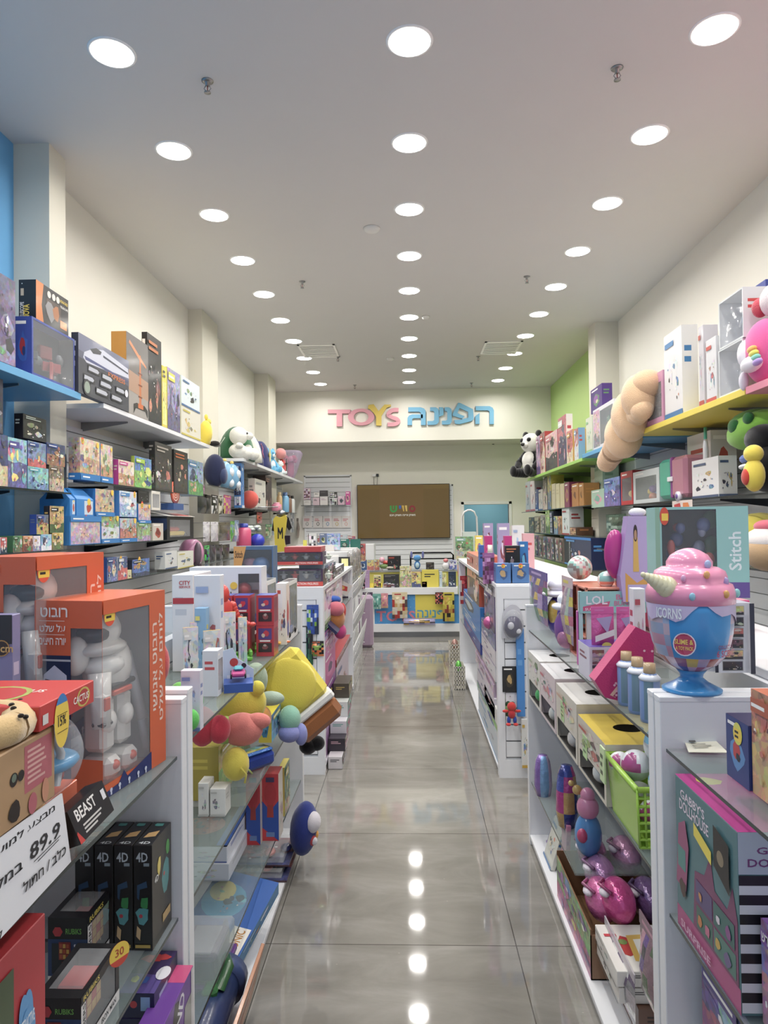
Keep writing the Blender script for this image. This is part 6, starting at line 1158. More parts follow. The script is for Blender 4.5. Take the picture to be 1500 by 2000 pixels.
x, y = .715, 1.72; m = M(); m.add([(-.045, -.03, .004), (.045, -.04, .006), (.04, .035, .02), (-.03, .04, .016)], [(0, 1, 2, 3)], 'dcd8c4', 'matte'); m.add([(-.045, -.03, .003), (.045, -.04, .005), (.04, .035, .019), (-.03, .04, .015)], [(3, 2, 1, 0)], 'dcd8c4', 'matte'); F = Face(m, (-.03, -.02, .0105), (1, 0, 0), (0, .97, .2), .06, .05); F.bars(.05, .5, .5, .9, 1, '4a463c', RND('fl')); F.bars(.05, .05, .9, .45, 3, '8a8474', RND('fm')); tag(m.link('price_slip', None, (x, y, 1.1455)), 'cream paper slip with a barcode lying on the near right glass shelf', 'paper')
pack([.76, 1.505, 1.1456, .12, .10, .135, '-x'], 'big', '2c3f80', '5a90c8 c83a3c 2a2a3a', 'small blue headset toy box with a yellow price sticker on the near right shelf', sticker=('-x', .55, .78, .2, 'dcd84a'), topc='2a2450')
pack([.775, 1.365, 1.1456, .14, .17, .215, '-x'], 'pic', 'b85a3c', 'c8683a d8a44c a8443c c87a4c 7a3a3a', 'tall rust and orange fantasy figure box in shiny film at the right edge', sticker=('-x', .62, .87, .2), ends='pic')
m = M(); dx, dy, dz = .3, .315, .357; m.box((-dx/2, -dy/2, 0), (dx/2, dy/2, dz), '4f7a80', 'card', .002); F = face(m, '-x', dx, dy, dz); rnd = RND('dh'); F.rect(0, 0, 1, .14, 'b04a80'); F.text("GABBY'S", .1, .88, .06, 'e0d0dc', w=.42); F.text('DOLLHOUSE', .08, .8, .07, 'e0d0dc', w=.5); 
F.P([(.3, .14), (.98, .14), (.98, .5), (.92, .66), (.84, .5), (.66, .52), (.6, .7), (.5, .54), (.34, .5)], '7a3a64'); 
for (a, b, c, d, cc) in ((.36, .16, .62, .3, '3f6a60'), (.64, .16, .95, .3, '4a7a70'), (.36, .32, .62, .46, '5a4a7a'), (.64, .32, .94, .46, '3a6a66')): F.rect(a, b, c, d, cc)
for (u, v, r, cc) in ((.42, .22, .05, 'c87a3c'), (.54, .22, .05, 'c86a8a'), (.7, .23, .05, 'c8a03c'), (.84, .22, .06, '6a5a8a'), (.44, .38, .04, 'c88a4a'), (.72, .38, .04, 'd8d0d8'), (.86, .38, .05, '8a4a8a')): F.blob(u, v, r, cc, rnd, 8)
F.P([(.02, .3), (.2, .3), (.26, .6), (.2, .76), (.08, .7)], '9a4a74'); F.rect(.06, .42, .2, .56, '4a8a84'); F.blob(.14, .3, .08, '4a3430', rnd, 9); F.P([(.36, .73), (.64, .66), (.64, .74), (.36, .81)], 'e8d22c'); F.P([(.68, .68), (.9, .6), (.9, .88), (.68, .92)], '1e1c1e'); F.circ(.78, .76, .05, '8a7a60'); F.text('SURPRISE', .1, .04, .05, 'd8a8c4', w=.5)
F = face(m, '-y', dx, dy, dz); F.rect(0, .77, 1, 1, 'b4bccc'); F.text("GABBY'S", .12, .88, .04, '7a3a7a', w=.4); F.text('DOLLHOUSE', .06, .81, .045, '7a3a7a', w=.54)
for i in range(7): F.rect(0, .71-i*.105, 1, .765-i*.105, '16161a'); F.rect(0, .655-i*.105, 1, .71-i*.105, 'dcdce2')
F.circ(.36, .62, .14, '7a4a9a', ry=.1); F.blob(.4, .48, .14, 'a83a6a', rnd, 8, ry=.09); F = face(m, '+z', dx, dy, dz); F.rect(0, 0, 1, 1, 'c03c90'); F.blob(.2, .85, .12, 'd8d04a', rnd, 8); tag(m.link('dollhouse_box', None, (.786, 1.532, .7408), 0), 'big teal and pink dollhouse toy box with a black and white striped end', 'toy box')
pack([.735, 1.27, .7408, .13, .18, .2, '-x'], 'pic', '8a5aa8', '9a6ab8 c87aa0 3a2a3a c8a0c8 d8c04a', 'purple and pink toy box with Hebrew title at the lower right edge', title='דגם חדש'[::-1])
pack([.82, 1.52, .43, .26, .34, .24, '-x'], 'pic', '5a4a8a', '6a5aa8 b04a7a 8ac0b8 d8d0e0 3a3a6a', 'indigo and pink playset box below the dollhouse box', topc='9aa0b0')
wl = M(); wl.box((.66, .40, .42), (1.03, 1.73, .428), 'ffffff', 'glass'); tag(wl.link('glass_board'), 'lowest glass shelf of the near right unit', 'shelf')
# ================================================================ FIRST RIGHT GONDOLA
CR = .632; ZT = 1.1406; ZM = .7906; ZL = .3358; ZD = .0558
def RR(xe, xf, yt, z0, st, base, pal, label, **k): return R(xe, xf, yt, z0, st, base, pal, label, c=k.pop('c', CR), **k)
# doll house shelf toy with a turquoise header
x0, x1, y = .70, .925, 2.74; e = empty('doll_shelf_toy', (x0, y, ZT), 'coral doll house shelf toy with a turquoise lettered header', 'toy box'); w = x1-x0; h = .31; m = M(); O = 'd8836c'
m.box((0, .0, 0), (w, .012, h*.9), 'c8c4c8', 'card')
for z in (0, .1, .2, h-.012): m.box((0, .012, z), (w, .3, z+.01), O, 'plastic', .002)
m.box((w-.012, .012, 0), (w, .3, h), O, 'plastic'); m.box((0, .29, 0), (w, .3, h), 'e0917c', 'plastic')
for yy in (.012, .15, .285): m.box((0, yy, 0), (.008, yy+.012, h), O, 'plastic')
m.link('shelf_frame', e); m = M(); m.box((-.03, -.01, h-.1), (w+.005, -.003, h-.015), '8ac0c0', 'card'); F = Face(m, (-.03, -.0102, h-.1), (1, 0, 0), (0, 0, 1), w+.035, .085); F.P([(.05, .1), (.42, .1), (.46, .55), (.05, .3)], 'c8507c'); F.text('LOL', .1, .4, .4, 'e4dce4', w=.32); F.text('BABY', .55, .62, .24, 'c86a94', w=.33); F.text('BUNDLE', .52, .34, .22, 'c86a94', w=.4); F.text('SURPRISE', .08, .12, .12, 'ead8e2', w=.3); m.link('header_card', e)
m = M(); m.box((-.03, -.008, 0), (-.018, .02, h-.015), 'a8c8cc', 'card'); m.box((-.036, .01, 0), (-.03, .03, h*.7), 'cc5ab0', 'plastic', .003); m.link('side_card', e)
for i, (a, b, c) in enumerate(((.05, .1, .212), (.05, .2, .212), (.1, .08, .3), (.17, .1, .3), (.05, .22, .11))): m = M(); m.ell((a, b, c+.034), .034, ('b8d0cc', 'd8b0a0', 'c8d4d8')[i % 3], cf=lambda x, y, z: 'e4e4e0' if int((x+z)*6) % 2 else ('8ac0b8' if z > 0 else 'd88a74')); m.link('toy_ball', e)
def stripes(x, y, z): return ('9ad0c4', 'd8d4cc', 'c88a94', 'b8c8c4', '8a8480')[int((x*2.1+y+z*1.3+4)*2.2) % 5]
ball((.752, 3.05, ZT+.315+.054), .054, 'ffffff', 'mint and silver striped surprise ball on top of the coral doll house', cf=stripes)
for i, (a, b, lb) in enumerate(((1156, 1202, 'left'), (1206, 1241, 'right'))):
    pl = plY(a, b, 1186, ZT+.105, .03, 2.5); o = bag(pl, 'd85aa4', 'd870b4 e088c4 c84a98', '%s shiny pink pouch with a lilac triangle' % lb, st='plain', hook=False, name='foil_pouch'); x, y, z, dx, dy, dz, fr = pl; m = M(); F = Face(m, (-dx/2, -.022, 0), (1, 0, 0), (0, 0, 1), dx, dz); F.P([(.15, .75), (.85, .8), (.65, .4)], 'b0a4d4'); F.P([(.1, .2), (.95, .36), (.95, .5), (.1, .34)], 'e8e4e8'); F.circ(.6, .12, .22, 'd8cc4a', ry=.08); m.link('pouch_print', o)
Y(1150, 1240, 1264, ZT, 2.47, 'grid', 'd8d4e4', '8a4a5a b8a0a8 3a3a5a', 'white and purple collector box under the pink pouches', dep=.16, topc='5a4aa0')
y = 2.25; pts = [(1150, 1328), (1228, 1226), (1262, 1242), (1262, 1370), (1195, 1366), (1170, 1360)]; P_ = [onY(a, b, y) for a, b in pts]; ox = P_[0][0]; zb = min(p[1] for p in P_); m = M(); m.extr([(a-ox, b-zb) for a, b in P_], .07, 'c02a6c', 'fabric'); F = Face(m, (0, -.0702, 0), (1, 0, 0), (0, 0, 1), P_[2][0]-ox, P_[2][1]-zb); rnd = RND('dots')
F.P([(.25, .12), (.72, .62), (.76, .56), (.34, .08)], 'e8b8a0'); F.P([(.3, .1), (.74, .54), (.72, .2), (.6, .04)], 'a82460')
for i in range(60):
    u, v = rnd.random(), rnd.random()
    if v < .85*u+.1 and v > 0.03 and (u > .3 or v > .5-u): F.circ(u*.97, v*.9+.05, .022, 'f0b8c8', 6, lift=0)
tag(m.link('gift_bow_box', None, (ox, y, ZT)), 'magenta polka dot triangular gift box in front of the pink pouches', 'gift box')
for i, (x, y, lb) in enumerate(((.672, 2.163, 'farthest'), (.675, 2.07, 'middle'), (.68, 1.98, 'nearest'))):
    e = bottle((x, y, ZT), .165, .028, '7a98cc', 'b89a70', 'light blue bottle toy with a gold cap, %s of three by the panel' % lb, grp='three light blue bottles with gold caps', art=['7a98cc', '8aa8d8', '7a98cc', 'b0789c', '7a98cc', '6a8a9a', '90a8d8']); m = M(); m.lathe([(.029, .118), (.031, .124), (.022, .134)], 'dfe4ee', 'plastic', 18); m.link('collar', e)
Y(1239, 1263, 1150, ZT, 2.42, 'white', 'e0dce2', 'b84a5a e8c8b0 c890a8', 'narrow white doll box beside the ice cream cup', dep=.05)
e = lump('toy_jar', (.70, 3.12, ZT), [('jar', [((0, 0, .09), (.05, .05, .085), '7a4a9a', 'plastic'), ((0, -.03, .05), (.045, .03, .045), 'b87aa0', 'foil')]), ('lid', [((0, 0, .19), (.06, .06, .02), 'e4e6f0', 'plastic'), ((0, 0, .22), (.035, .035, .03), 'e0e4ee', 'plastic')])], 'purple jar toy with a white sugar-topped lid on the right gondola', cat='toy')
e = lump('toy_jar', (.75, 3.5, ZT), [('jar', [((0, 0, .1), (.06, .06, .1), '4a3a9a', 'plastic'), ((-.03, -.03, .12), (.03, .03, .06), 'b8a040', 'foil')]), ('lid', [((0, 0, .21), (.08, .08, .02), 'dcdcec', 'plastic'), ((0, 0, .25), (.05, .05, .035), 'e4e6f0', 'plastic')])], 'indigo jar toy with a wide white hat lid at the end of the right gondola', cat='toy')
HB = lambda xe, xf, yt, yb, base, pal, lb, c=.64: bag(plR(xe, xf, yt, onX(xe, yb, c)[1], .05, c), base, pal, lb, hook=False, name='toy_bag')
HB(1060, 1026, 1120, 1225, '5a4a9a', 'b8a0d8 4a8a4a e0c04a 8a3a8a', 'clear bag of purple and green dolls at the end of the right gondola', c=.66); HB(1108, 1088, 1130, 1262, 'c8b0b8', 'd8c84a b0c8b8 c86a8a a090a8', 'clear blister of pastel pets beside the coral doll house', c=.66)
pack([1.16, 3.0, 1.2726, .36, .5, .12, '-x'], 'plain', 'd0407c', 'e890b8', 'large pink carton lying on top of the right gondola', topc='e080a8')
pack([1.12, 3.0, 1.394, .25, .3, .045, '-x'], 'plain', '2a1c34', 'd0b050', 'flat dark box with an orange edge on the pink carton', topc='d0502c')
lump('toy_bag', (1.08, 3.6, 1.2726), [('wrapping', [((0, 0, .06), (.12, .12, .06), '4a4644', 'foil'), ((0, 0, .14), (.1, .1, .05), '8ab0c4', 'foil')])], 'dark and pale blue wrapped bundle behind the surprise ball', cat='bag')
pl = plY(1216, 1262, 1008, 1.395, .06, 2.75); x, y, z, dx, dy, dz, fr = pl; e = empty('doll_box', (x, y, z), 'tall lilac and orange doll box with a magenta round top handle', 'toy box'); m = M(); m.extr([(-dx/2-.01, 0), (dx/2, 0), (dx/2, dz), (-dx/2+.015, dz), (-dx/2-.02, dz*.3)], dy, 'b8a0d0', 'card', side='a890c8'); F = Face(m, (-dx/2, -dy-.0002, 0), (1, 0, 0), (0, 0, 1), dx, dz); F.P([(0, .0), (1, 0), (1, .3), (.5, .22), (0, .34)], 'd89a3c'); F.rect(.1, .0, .98, .2, 'b8a8d8'); F.P([(.34, .35), (.6, .35), (.56, .75), (.38, .75)], 'd8a84c'); F.circ(.47, .8, .09, '3a2a28', ry=.1); F.circ(.47, .78, .06, 'b88a6a', ry=.06); m.link('carton', e); m = M(); m.ell((-dx/2-.02, 0, dz*.55), (.045, .03, .1), 'b82a84'); m.link('handle', e); m = M(); m.ell((.02, -.02, dz+.015), (.035, .02, .018), 'e4e2e0', 'fabric'); m.link('bow', e)
# ball dispensers: white cartons with a round hole on top and an open front
def dispenser(y0, y1, ztop, base, top, pal, label, lo=.4, ballc='3ac05a'):
    dx, dy, dz = .26, y1-y0, ztop-ZM; e = empty('ball_dispenser', (CR+dx/2-.008, (y0+y1)/2, ZM+.0008), label, 'display box'); m = M(); rnd = RND(label); F = face(m, '-x', dx, dy, dz); F.k = 0
    for q in ((0, 0, 1, .06), (0, lo, 1, 1), (0, .06, .06, lo), (.94, .06, 1, lo)): F.rect(*q, base, 0)
    for s in ('+x', '-y', '+y'): F2 = face(m, s, dx, dy, dz); F2.k = 0; F2.rect(0, 0, 1, 1, base)
    F2 = face(m, '-y', dx, dy, dz); F2.busy([base, base]+pal.split(), rnd, .1, .35, .9, .9, 4, False); F2.bars(.1, .1, .6, .25, 3, 'b8b4b0', rnd)
    n = 24; r = .047; vs = []
    for k in range(n): a = 2*PI*k/n; c_, s_ = math.cos(a), math.sin(a); q = min(dx/2/max(abs(c_), 1e-6), dy/2/max(abs(s_), 1e-6)); vs += [(r*1.1*c_, r*s_, dz), (q*c_, q*s_, dz)]
    m.add(vs, [(2*k, 2*((k+1) % n), 2*((k+1) % n)+1, 2*k+1) for k in range(n)], top); cs = [(-dx/2, -dy/2), (dx/2, -dy/2), (dx/2, dy/2), (-dx/2, dy/2)]
    for c_ in cs: m.add([(c_[0], c_[1], dz-.0005), (c_[0]*.72, c_[1], dz-.0005), (c_[0], c_[1]*.72, dz-.0005)], [(0, 1, 2)], top)
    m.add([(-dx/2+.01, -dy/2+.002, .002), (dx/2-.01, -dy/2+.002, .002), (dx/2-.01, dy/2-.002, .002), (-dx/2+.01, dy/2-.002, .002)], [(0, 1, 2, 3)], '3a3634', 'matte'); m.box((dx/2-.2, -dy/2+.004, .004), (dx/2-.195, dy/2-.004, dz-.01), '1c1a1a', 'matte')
    F.k = 2; F.busy([base, base]+pal.split(), rnd, .05, lo+.03, .95, .95, 9, False); F.bars(.1, .8, .5, .9, 1, pal.split()[0], rnd); m.link('carton', e)
    m = M(); m.ell((-dx/2+.04, 0, .045), .036, ballc); m.link('surprise_ball', e)
dispenser(3.35, 3.66, 1.035, 'dcdad2', 'e2e2e2', 'a8b89a c8a890 5a8a4a d8b8b8', 'farthest white ball dispenser carton with a hole in its lid', ballc='4ac06a')
dispenser(3.0, 3.34, 1.03, 'd8c8cc', 'dcdcde', 'c86a7a d8a8b0 8a9aa8 3a9a6a', 'second farthest ball dispenser carton with pink print and a hole', ballc='d8dcd8')
dispenser(2.62, 2.98, 1.02, 'd4cec0', 'dedcd8', 'c8a08a b84a5a 8aa87a d8c090', 'cream ball dispenser carton with a green note stuck on it', ballc='dcd8d4')
dispenser(2.24, 2.60, .99, 'd0c8b8', 'd8bc2e', 'b84a3c c87a4a 8aa84a 5a4a44', 'yellow topped ball dispenser carton nearest to the green basket', ballc='d8dcd8')
for y, z, lb in ((2.86, .93, 'farther'), (2.5, .9, 'nearer')): m = M(); m.box((0, -.03, -.04), (.001, .03, .04), 'b8d89a', 'matte'); F = Face(m, (0, .03, -.04), (0, -1, 0), (0, 0, 1), .06, .08); F.bars(.15, .2, .85, .8, 3, '5a7a4a', RND('nt')); tag(m.link('price_note', None, (CR-.0095, y, z)), '%s pale green price note on the ball dispenser cartons' % lb, 'note')
# green basket of surprise balls
e = empty('basket', (.71, 2.09, ZM+.001), 'lime green plastic basket full of surprise balls on the right shelf edge', 'basket'); m = M(); LG = '9ccc2e'; wx, wy, hz = .085, .15, .17
def wallgrid(p, q, n, k):   # slotted basket side between two bottom corners
    (ax, ay), (bx, by) = p, q
    for i in range(n+1): t = i/n; X0, Y0 = ax+(bx-ax)*t, ay+(by-ay)*t; m.cyl((X0*.85, Y0*.85, 0), (X0, Y0, hz), .004, LG, seg=6)
    for j in range(k+1): t = j/k; f = .85+.15*t; m.cyl((ax*f, ay*f, hz*t), (bx*f, by*f, hz*t), .0045, LG, seg=6)
wallgrid((-wx, -wy), (wx, -wy), 8, 7); wallgrid((wx, -wy), (wx, wy), 10, 7); m.link('slotted_side', e); m = M()
for (ax, ay), (bx, by) in (((-wx, wy), (-wx, -wy)), ((wx, wy), (-wx, wy))): m.add([(ax*.85, ay*.85, 0), (bx*.85, by*.85, 0), (bx, by, hz), (ax, ay, hz)], [(0, 1, 2, 3)], LG, 'plastic')
m.box((-wx*.85, -wy*.85, 0), (wx*.85, wy*.85, .004), LG, 'plastic'); m.link('basket_wall', e); m = M(); m.tube([(-wx, -wy, hz), (wx, -wy, hz), (wx, wy, hz), (-wx, wy, hz), (-wx, -wy, hz)], .009, 'a6d43a', seg=8); m.link('rim', e)
m = M(); m.box((-.105, .1, .09), (-.1, .15, .2), 'c8dca8', 'matte'); F = Face(m, (-.1055, .15, .09), (0, -1, 0), (0, 0, 1), .05, .11); F.bars(.15, .15, .85, .85, 3, '4a5a3a', RND('bn')); m.link('price_note', e)
def bc(x, y, z): return '7ac4e4' if (abs(x) > .6 and z > .2) else ('d8cc3a' if y < -.75 and abs(z) < .4 else 'e6e8ea')
def sc(x, y, z): return 'b8d0b0' if z < -.1 else ('e0e4e8' if x*y < .1 else 'b04a8a')
for i, (x, y, z, r, f, lb) in enumerate(((.745, 2.06, 1.075-.03, .058, bc, 'large white ball with blue spots and a yellow label, on top of the basket'), (.675, 2.10, .975, .045, sc, 'silver and green clear surprise ball in the basket'), (.72, 1.995, .96, .044, bc, 'white and blue ball at the near corner of the basket'), (.655, 2.19, .95, .035, sc, 'small silver ball at the far end of the basket'), (.755, 2.17, .95, .045, bc, 'white ball half hidden at the back of the basket'), (.79, 1.97, 1.0, .034, bc, 'small white ball touching the panel'), (.70, 2.15, .86, .045, bc, 'lower ball seen through the basket slots'), (.70, 2.02, .86, .045, sc, 'silver ball seen through the basket slots'))):
    ball((x, y, z), r, 'e6e8ea', lb, cf=f)
# lower glass shelf and deck, right
wl = M(); wl.box((.632, 2.72, ZL-.008), (1.02, 3.675, ZL), 'ffffff', 'glass'); wl.box((.631, 2.72, ZL-.008), (.632, 3.675, ZL), '2c3a38', 'plastic'); tag(wl.link('glass_board'), 'short lower glass shelf holding the dolls bag, right gondola', 'shelf')
for x, y, z, r, h, cs, lb in ((.70, 3.15, ZL, .05, .27, ('2a3a8c', '4a5ab0', 'b83a8c', 'c8a060'), 'dark blue bag of dolls with a brown top on the lower shelf'), (.66, 3.5, ZL, .045, .2, ('8a6ab8', '7aa8d8', 'c8b0d8'), 'lilac and blue flower shaped packs at the end of the lower shelf')):
    e = empty('toy_bag', (x, y, z), lb, 'bag of toys'); m = M(); m.lathe([(r*.8, 0), (r, h*.25), (r*.95, h*.6), (r*.8, h*.85), (r*.5, h)], cs[0], 'foil', 18, cf=lambda i, j: cs[(i*3+j//3) % len(cs)]); m.link('bag_body', e)
e = lump('unicorn_cup', (.72, 2.86, ZL), [('cup', [((0, 0, .09), (.055, .055, .09), '4a8ac8', 'plastic'), ((-.03, -.035, .1), (.025, .02, .03), 'b8406c', 'plastic')]), ('top', [((0, 0, .2), (.045, .045, .05), 'd88ab0', 'plastic'), ((0, 0, .25), (.03, .03, .03), 'd88ab0', 'plastic')]), ('horn', [((-.035, .03, .26), (.02, .02, .02), 'c8a860', 'plastic'), ((-.055, .05, .28), (.012, .012, .012), 'c8a860', 'plastic')])], 'blue and pink cup toy with a gold horn behind the green basket', cat='toy')
def leanpack(x, y, z, dy, dz, base, pal, lb, t=.3, th=.02): return pack([x, y, z, th, dy, dz, '-x'], 'white', base, pal, lb, tilt=(0, t))
leanpack(.66, 3.38, ZD, .17, .2, 'd4d6cc', '4a7ab0 d8803c 6a4a9a 8ab07a', 'nearer white paint set card leaning on the deck'); leanpack(.70, 3.52, ZD, .14, .17, '5a4a8a', '8a6ab0 c8c0d8', 'farther violet paint pot set leaning on the deck')
leanpack(.68, 3.14, ZD, .09, .3, 'c87aa0', 'b84a8c d8d8e8 6a8ac0', 'pink and white doll card standing on the deck', t=.05)
e = empty('open_carton', (.80, 2.80, ZD+.0006), 'open brown carton full of shiny pink and purple bags on the base deck', 'box'); m = M(); cx_, cy_, ch = .165, .28, .2
for a, b in (((-cx_, -cy_, 0), (cx_, cy_, .004)), ((-cx_, -cy_, 0), (-cx_+.004, cy_, ch*.9)), ((cx_-.004, -cy_, 0), (cx_, cy_, ch)), ((-cx_, cy_-.004, 0), (cx_, cy_, ch)), ((-cx_, -cy_, 0), (cx_, -cy_+.004, ch*.8))): m.box(a, b, '8a6444', 'card')
F = Face(m, (-cx_-.0002, cy_, 0), (0, -1, 0), (0, 0, 1), 2*cy_, ch*.9); F.busy(['7aa05a', 'b84a8c', '4a8ac0', 'c8b84a', '8a5aa8', '5a3a7a'], RND('oc'), 0, 0, 1, 1, 9); m.link('carton', e)
for i, (x, y, z, c, lb) in enumerate(((.76, 2.96, .30, 'b87aa8', 'shiny lilac clutch bag at the top of the open carton'), (.75, 2.80, .29, 'c08ac0', 'lilac unicorn bag with feathers in the open carton'), (.72, 2.68, .26, 'd86aa8', 'silvery pink bag in the open carton'), (.76, 2.60, .30, 'e04a9a', 'bright pink round purse at the near end of the carton'), (.89, 2.66, .27, '7a5a90', 'dark violet bag leaning behind the pink purse'), (.88, 2.90, .32, 'c890b8', 'pink rounded bag on top of the pile'))):
    e = empty('purse', (x, y, z), lb, 'bag'); m = M(); m.ell((0, 0, 0), (.06, .1, .075), c, 'foil', 18, 12); m.link('bag_body', e); m = M(); m.tube([(-.04, .05, .05), (-.07, 0, .06), (-.04, -.06, .055)], .006, darker(c, .7), 'plastic'); m.ell((-.055, -.02, .04), (.02, .03, .015), 'd8d0dc', 'fabric', 8, 6); m.link('trim', e)
pack([.765, 2.38, .158, .22, .26, .05, '-x'], 'white', 'dcd8d2', '3a3a3a b8b8b4', 'lower white drawing board box under the open carton end', topc='dcd8d2'); pack([.76, 2.38, .211, .22, .26, .05, '-x'], 'white', 'e0dcd6', '3a3a3a c8c4c0', 'upper white drawing board box with a red picture on the lid')
b_ = [q for q in COL.objects if q.get('label', '').startswith('upper white drawing')][0]; m = M(); F = face(m, '+z', .22, .256, .05); F.k = 3; F.blob(.35, .5, .22, 'b8302c', RND('db'), 10, ry=.28); F.P([(.35, .2), (.95, .15), (.95, .8), (.4, .75)], 'd8b04a'); F.P([(.45, .28), (.95, .24), (.95, .7), (.48, .66)], 'e6e4dc'); F.circ(.3, .6, .07, '6a8a3c'); F.rect(.06, .72, .25, .78, 'c8303c'); m.link('lid_print', b_)
pack([.80, 2.36, ZD, .18, .26, .10, '-x'], 'plain', '6a4a3a', '3a2a24', 'brown carton under the drawing board boxes')
HB(1275, 1234, 1845, 2010, '8a6a7a', 'c890a8 4a6a4a 6a4a9a d8b0a0 3a3a4a', 'clear pack of fashion dolls beside the panel foot', c=.645); HB(1225, 1168, 1905, 2010, 'b8b0b8', 'c8a0b8 8a8a90 d8d8d8 6a5a7a', 'clear crumpled bag with violet cards on the base deck', c=.66)
# ================================================================ RIGHT WALL: high shelves
ZY = 2.5355; cR = 2.115
e = empty('cushion', (2.19, 4.22, ZY), 'big pink cushion with a white unicorn and rainbow mane', 'cushion'); m = M(); m.ell((0, 0, .2), (.12, .15, .2), 'dc5a9a', 'fabric', 24, 16); m.link('body', e); m = M(); m.ell((-.09, .06, .2), (.05, .06, .09), 'e8e4ec', 'fabric'); m.ell((-.1, -.02, .12), (.05, .1, .05), 'e8e4ec', 'fabric'); m.ell((-.09, .1, .04), (.03, .02, .06), 'e4e0ea', 'fabric'); m.link('unicorn_patch', e); m = M()
for i, c in enumerate(('e8a84c', 'd8d04a', '7ac0b0', 'a88ad0')): m.ell((-.115, -.06-.02*i, .2-.03*i), (.02, .05, .022), c, 'fabric')
m.link('mane_patch', e)
lump('plush_toy', (2.24, 4.16, ZY+.4), [('head', [((0, 0, .1), (.1, .12, .11), 'e4d8da', 'fur'), ((-.06, .1, .08), (.05, .04, .06), 'c84a5a', 'fur'), ((0, -.1, .18), (.06, .06, .06), 'd04048', 'fabric')])], 'white plush head with red ears above the pink cushion')
R(1500, 1459, 545, ZY, 'plain', '2c3c8a', '3a4a9a', 'flat dark blue box behind the white plush head', c=2.3)
for z_, yt, lb in ((0, 660, 'lower'), (1, 560, 'upper')):
    z0 = ZY if z_ == 0 else zz_; pl = plR(1452, 1404, yt, z0, .2, cR); zz_ = pl[2]+pl[5]+.002; pack(pl, 'win', 'd4d8da', 'c83a3c 3a78b8', '%s clear cup toy pack with a white and blue figure' % lb, win=(.04, .04, .97, .97), kind='figure', toypal='d8dce0 3a78b8 3a78b8', inner='e0e2e4')
for a, xb, b, yt, base, pal, lb in ((1376, 1404, 1366, 634, 'c8c4c8', 'b84a3c a8a4a8', 'grey-white tall toy box beside the cup toys'), (1334, 1364, 1299, 650, 'dcdcdc', '3a7ab0 d8803c 4a9a9a e0e0e0', 'tall white baby walker box with a colourful toy picture')): R(a, b, yt-16 if a < 1340 else yt, ZY, 'white', base, pal, lb, c=cR, xb=xb, ends='plain')
R(1400, 1380, 655, ZY, 'white', 'd8d8da', 'c84a3c b8785a 5a8a9a', 'white puzzle toy box leaning between tall boxes', c=cR)
R(1296, 1262, 722, ZY, 'win', 'c890b0', 'd870a0 b85a8a d8b0c0', 'pink and brown window box with a plush dog', c=cR, kind='balls', toypal='6a4a38 5a4030 7a5844', inner='4a3a34', dep=.2)
# peach teddy lying over the shelf edge
e = empty('teddy_bear', (2.02, 6.0, 2.35), 'large peach teddy bear drooping over the yellow and blue shelf ends', 'plush toy'); Pc = 'e6bf94'
def pk(px, py, x=2.02): y, z = onX(px, py, x); return (0, y-6.0, z-2.35)
m = M(); P = [Vector(pk(*q)) for q in ((1248, 775), (1232, 812), (1218, 850))]
for p_, r in zip(P, ((.15, .16, .2), (.17, .2, .24), (.17, .21, .22))): m.ell(tuple(p_), r, Pc, 'fur', 20, 14)
m.link('body', e); m = M(); m.ell(tuple(Vector(pk(1252, 752))+Vector((.05, 0, 0))), (.14, .16, .13), 'dcb48c', 'fur', 18, 12); m.ell(pk(1254, 738), (.05, .06, .05), '9a7058', 'fur'); m.link('head', e)
m = M(); limb(m, [pk(1214, 855), pk(1200, 880), pk(1188, 898)], [.15, .12, .11], 'e2b88c'); m.ell(pk(1186, 903), (.1, .13, .1), 'e6bf94', 'fur', 14, 10); m.link('leg', e); m = M(); limb(m, [pk(1226, 800, 1.9), pk(1208, 822, 1.9), pk(1204, 842, 1.9)], [.1, .09, .09], 'e8c298'); m.link('arm', e)
# blue shelf
ZB = 2.5255
R(1200, 1159, 778, ZB, 'win', 'dcdce2', 'c8a0b0 8a8a90', 'white window box with a grey and green doll, blue shelf', c=cR, xb=1228, kind='figure', toypal='5a8a6a 8a9a90 4a7a5a', inner='d4d8d8', win=(.35, .08, .95, .9), sticker=('-y', .6, .75, .16, 'a8382c')); zq = zat(778, cR, yat(1200, cR, 2.6))
R(1176, 1154, 748, zq+.002, 'big', '4a2a7a', '5a8a5a 8a4aa0 c8c8a0', 'green and purple box on the doll box, blue shelf', c=cR+.05, xb=1196)
R(1157, 1145, 812, ZB, 'white', 'd0d4c0', '8ac08a b0b8b0', 'pale green pack at the end of the blue shelf', c=cR)
# green shelf
ZG = 2.4905
for a, b, yt, xb, base, pal, lb in ((1130, 1122, 835, 1143, '7aa4cc', 'b84a4c d8d8dc 3a4a8a', 'blue and red toy box, first on the green shelf'), (1119, 1108, 838, None, 'd8a44c', 'c84a4c e0c8a0 4a4a5a', 'orange figure box on the green shelf'), (1107, 1091, 808, 1119, 'dcdad8', 'b8384c 4a4a6a c88a9a', 'tall white box with a yellow side on the green shelf'), (1089, 1066, 838, None, 'c87884', 'd8a0a0 4a4a4c d8d0c8 3a3a3c', 'pink toy bicycle box with a dark wheel'), (1065, 1056, 842, None, 'b83a3c', '8a2a30 d8b8a0', 'red box beside the pink bicycle box'), (1055, 1048, 850, None, 'a86a90', 'b88ab0 6a4a8a', 'pink box behind the panda')): R(a, b, yt, ZG, 'pic', base, pal, lb, c=cR, xb=xb)
x, z = onY(1026, 900, 11.5); bear('panda', (2.12, 11.7, ZG), .78, '17171a e6e6de 17171a 17171a e6e6de', 'big black and white plush panda at the end of the green shelf', rz=-.95, face_=True)
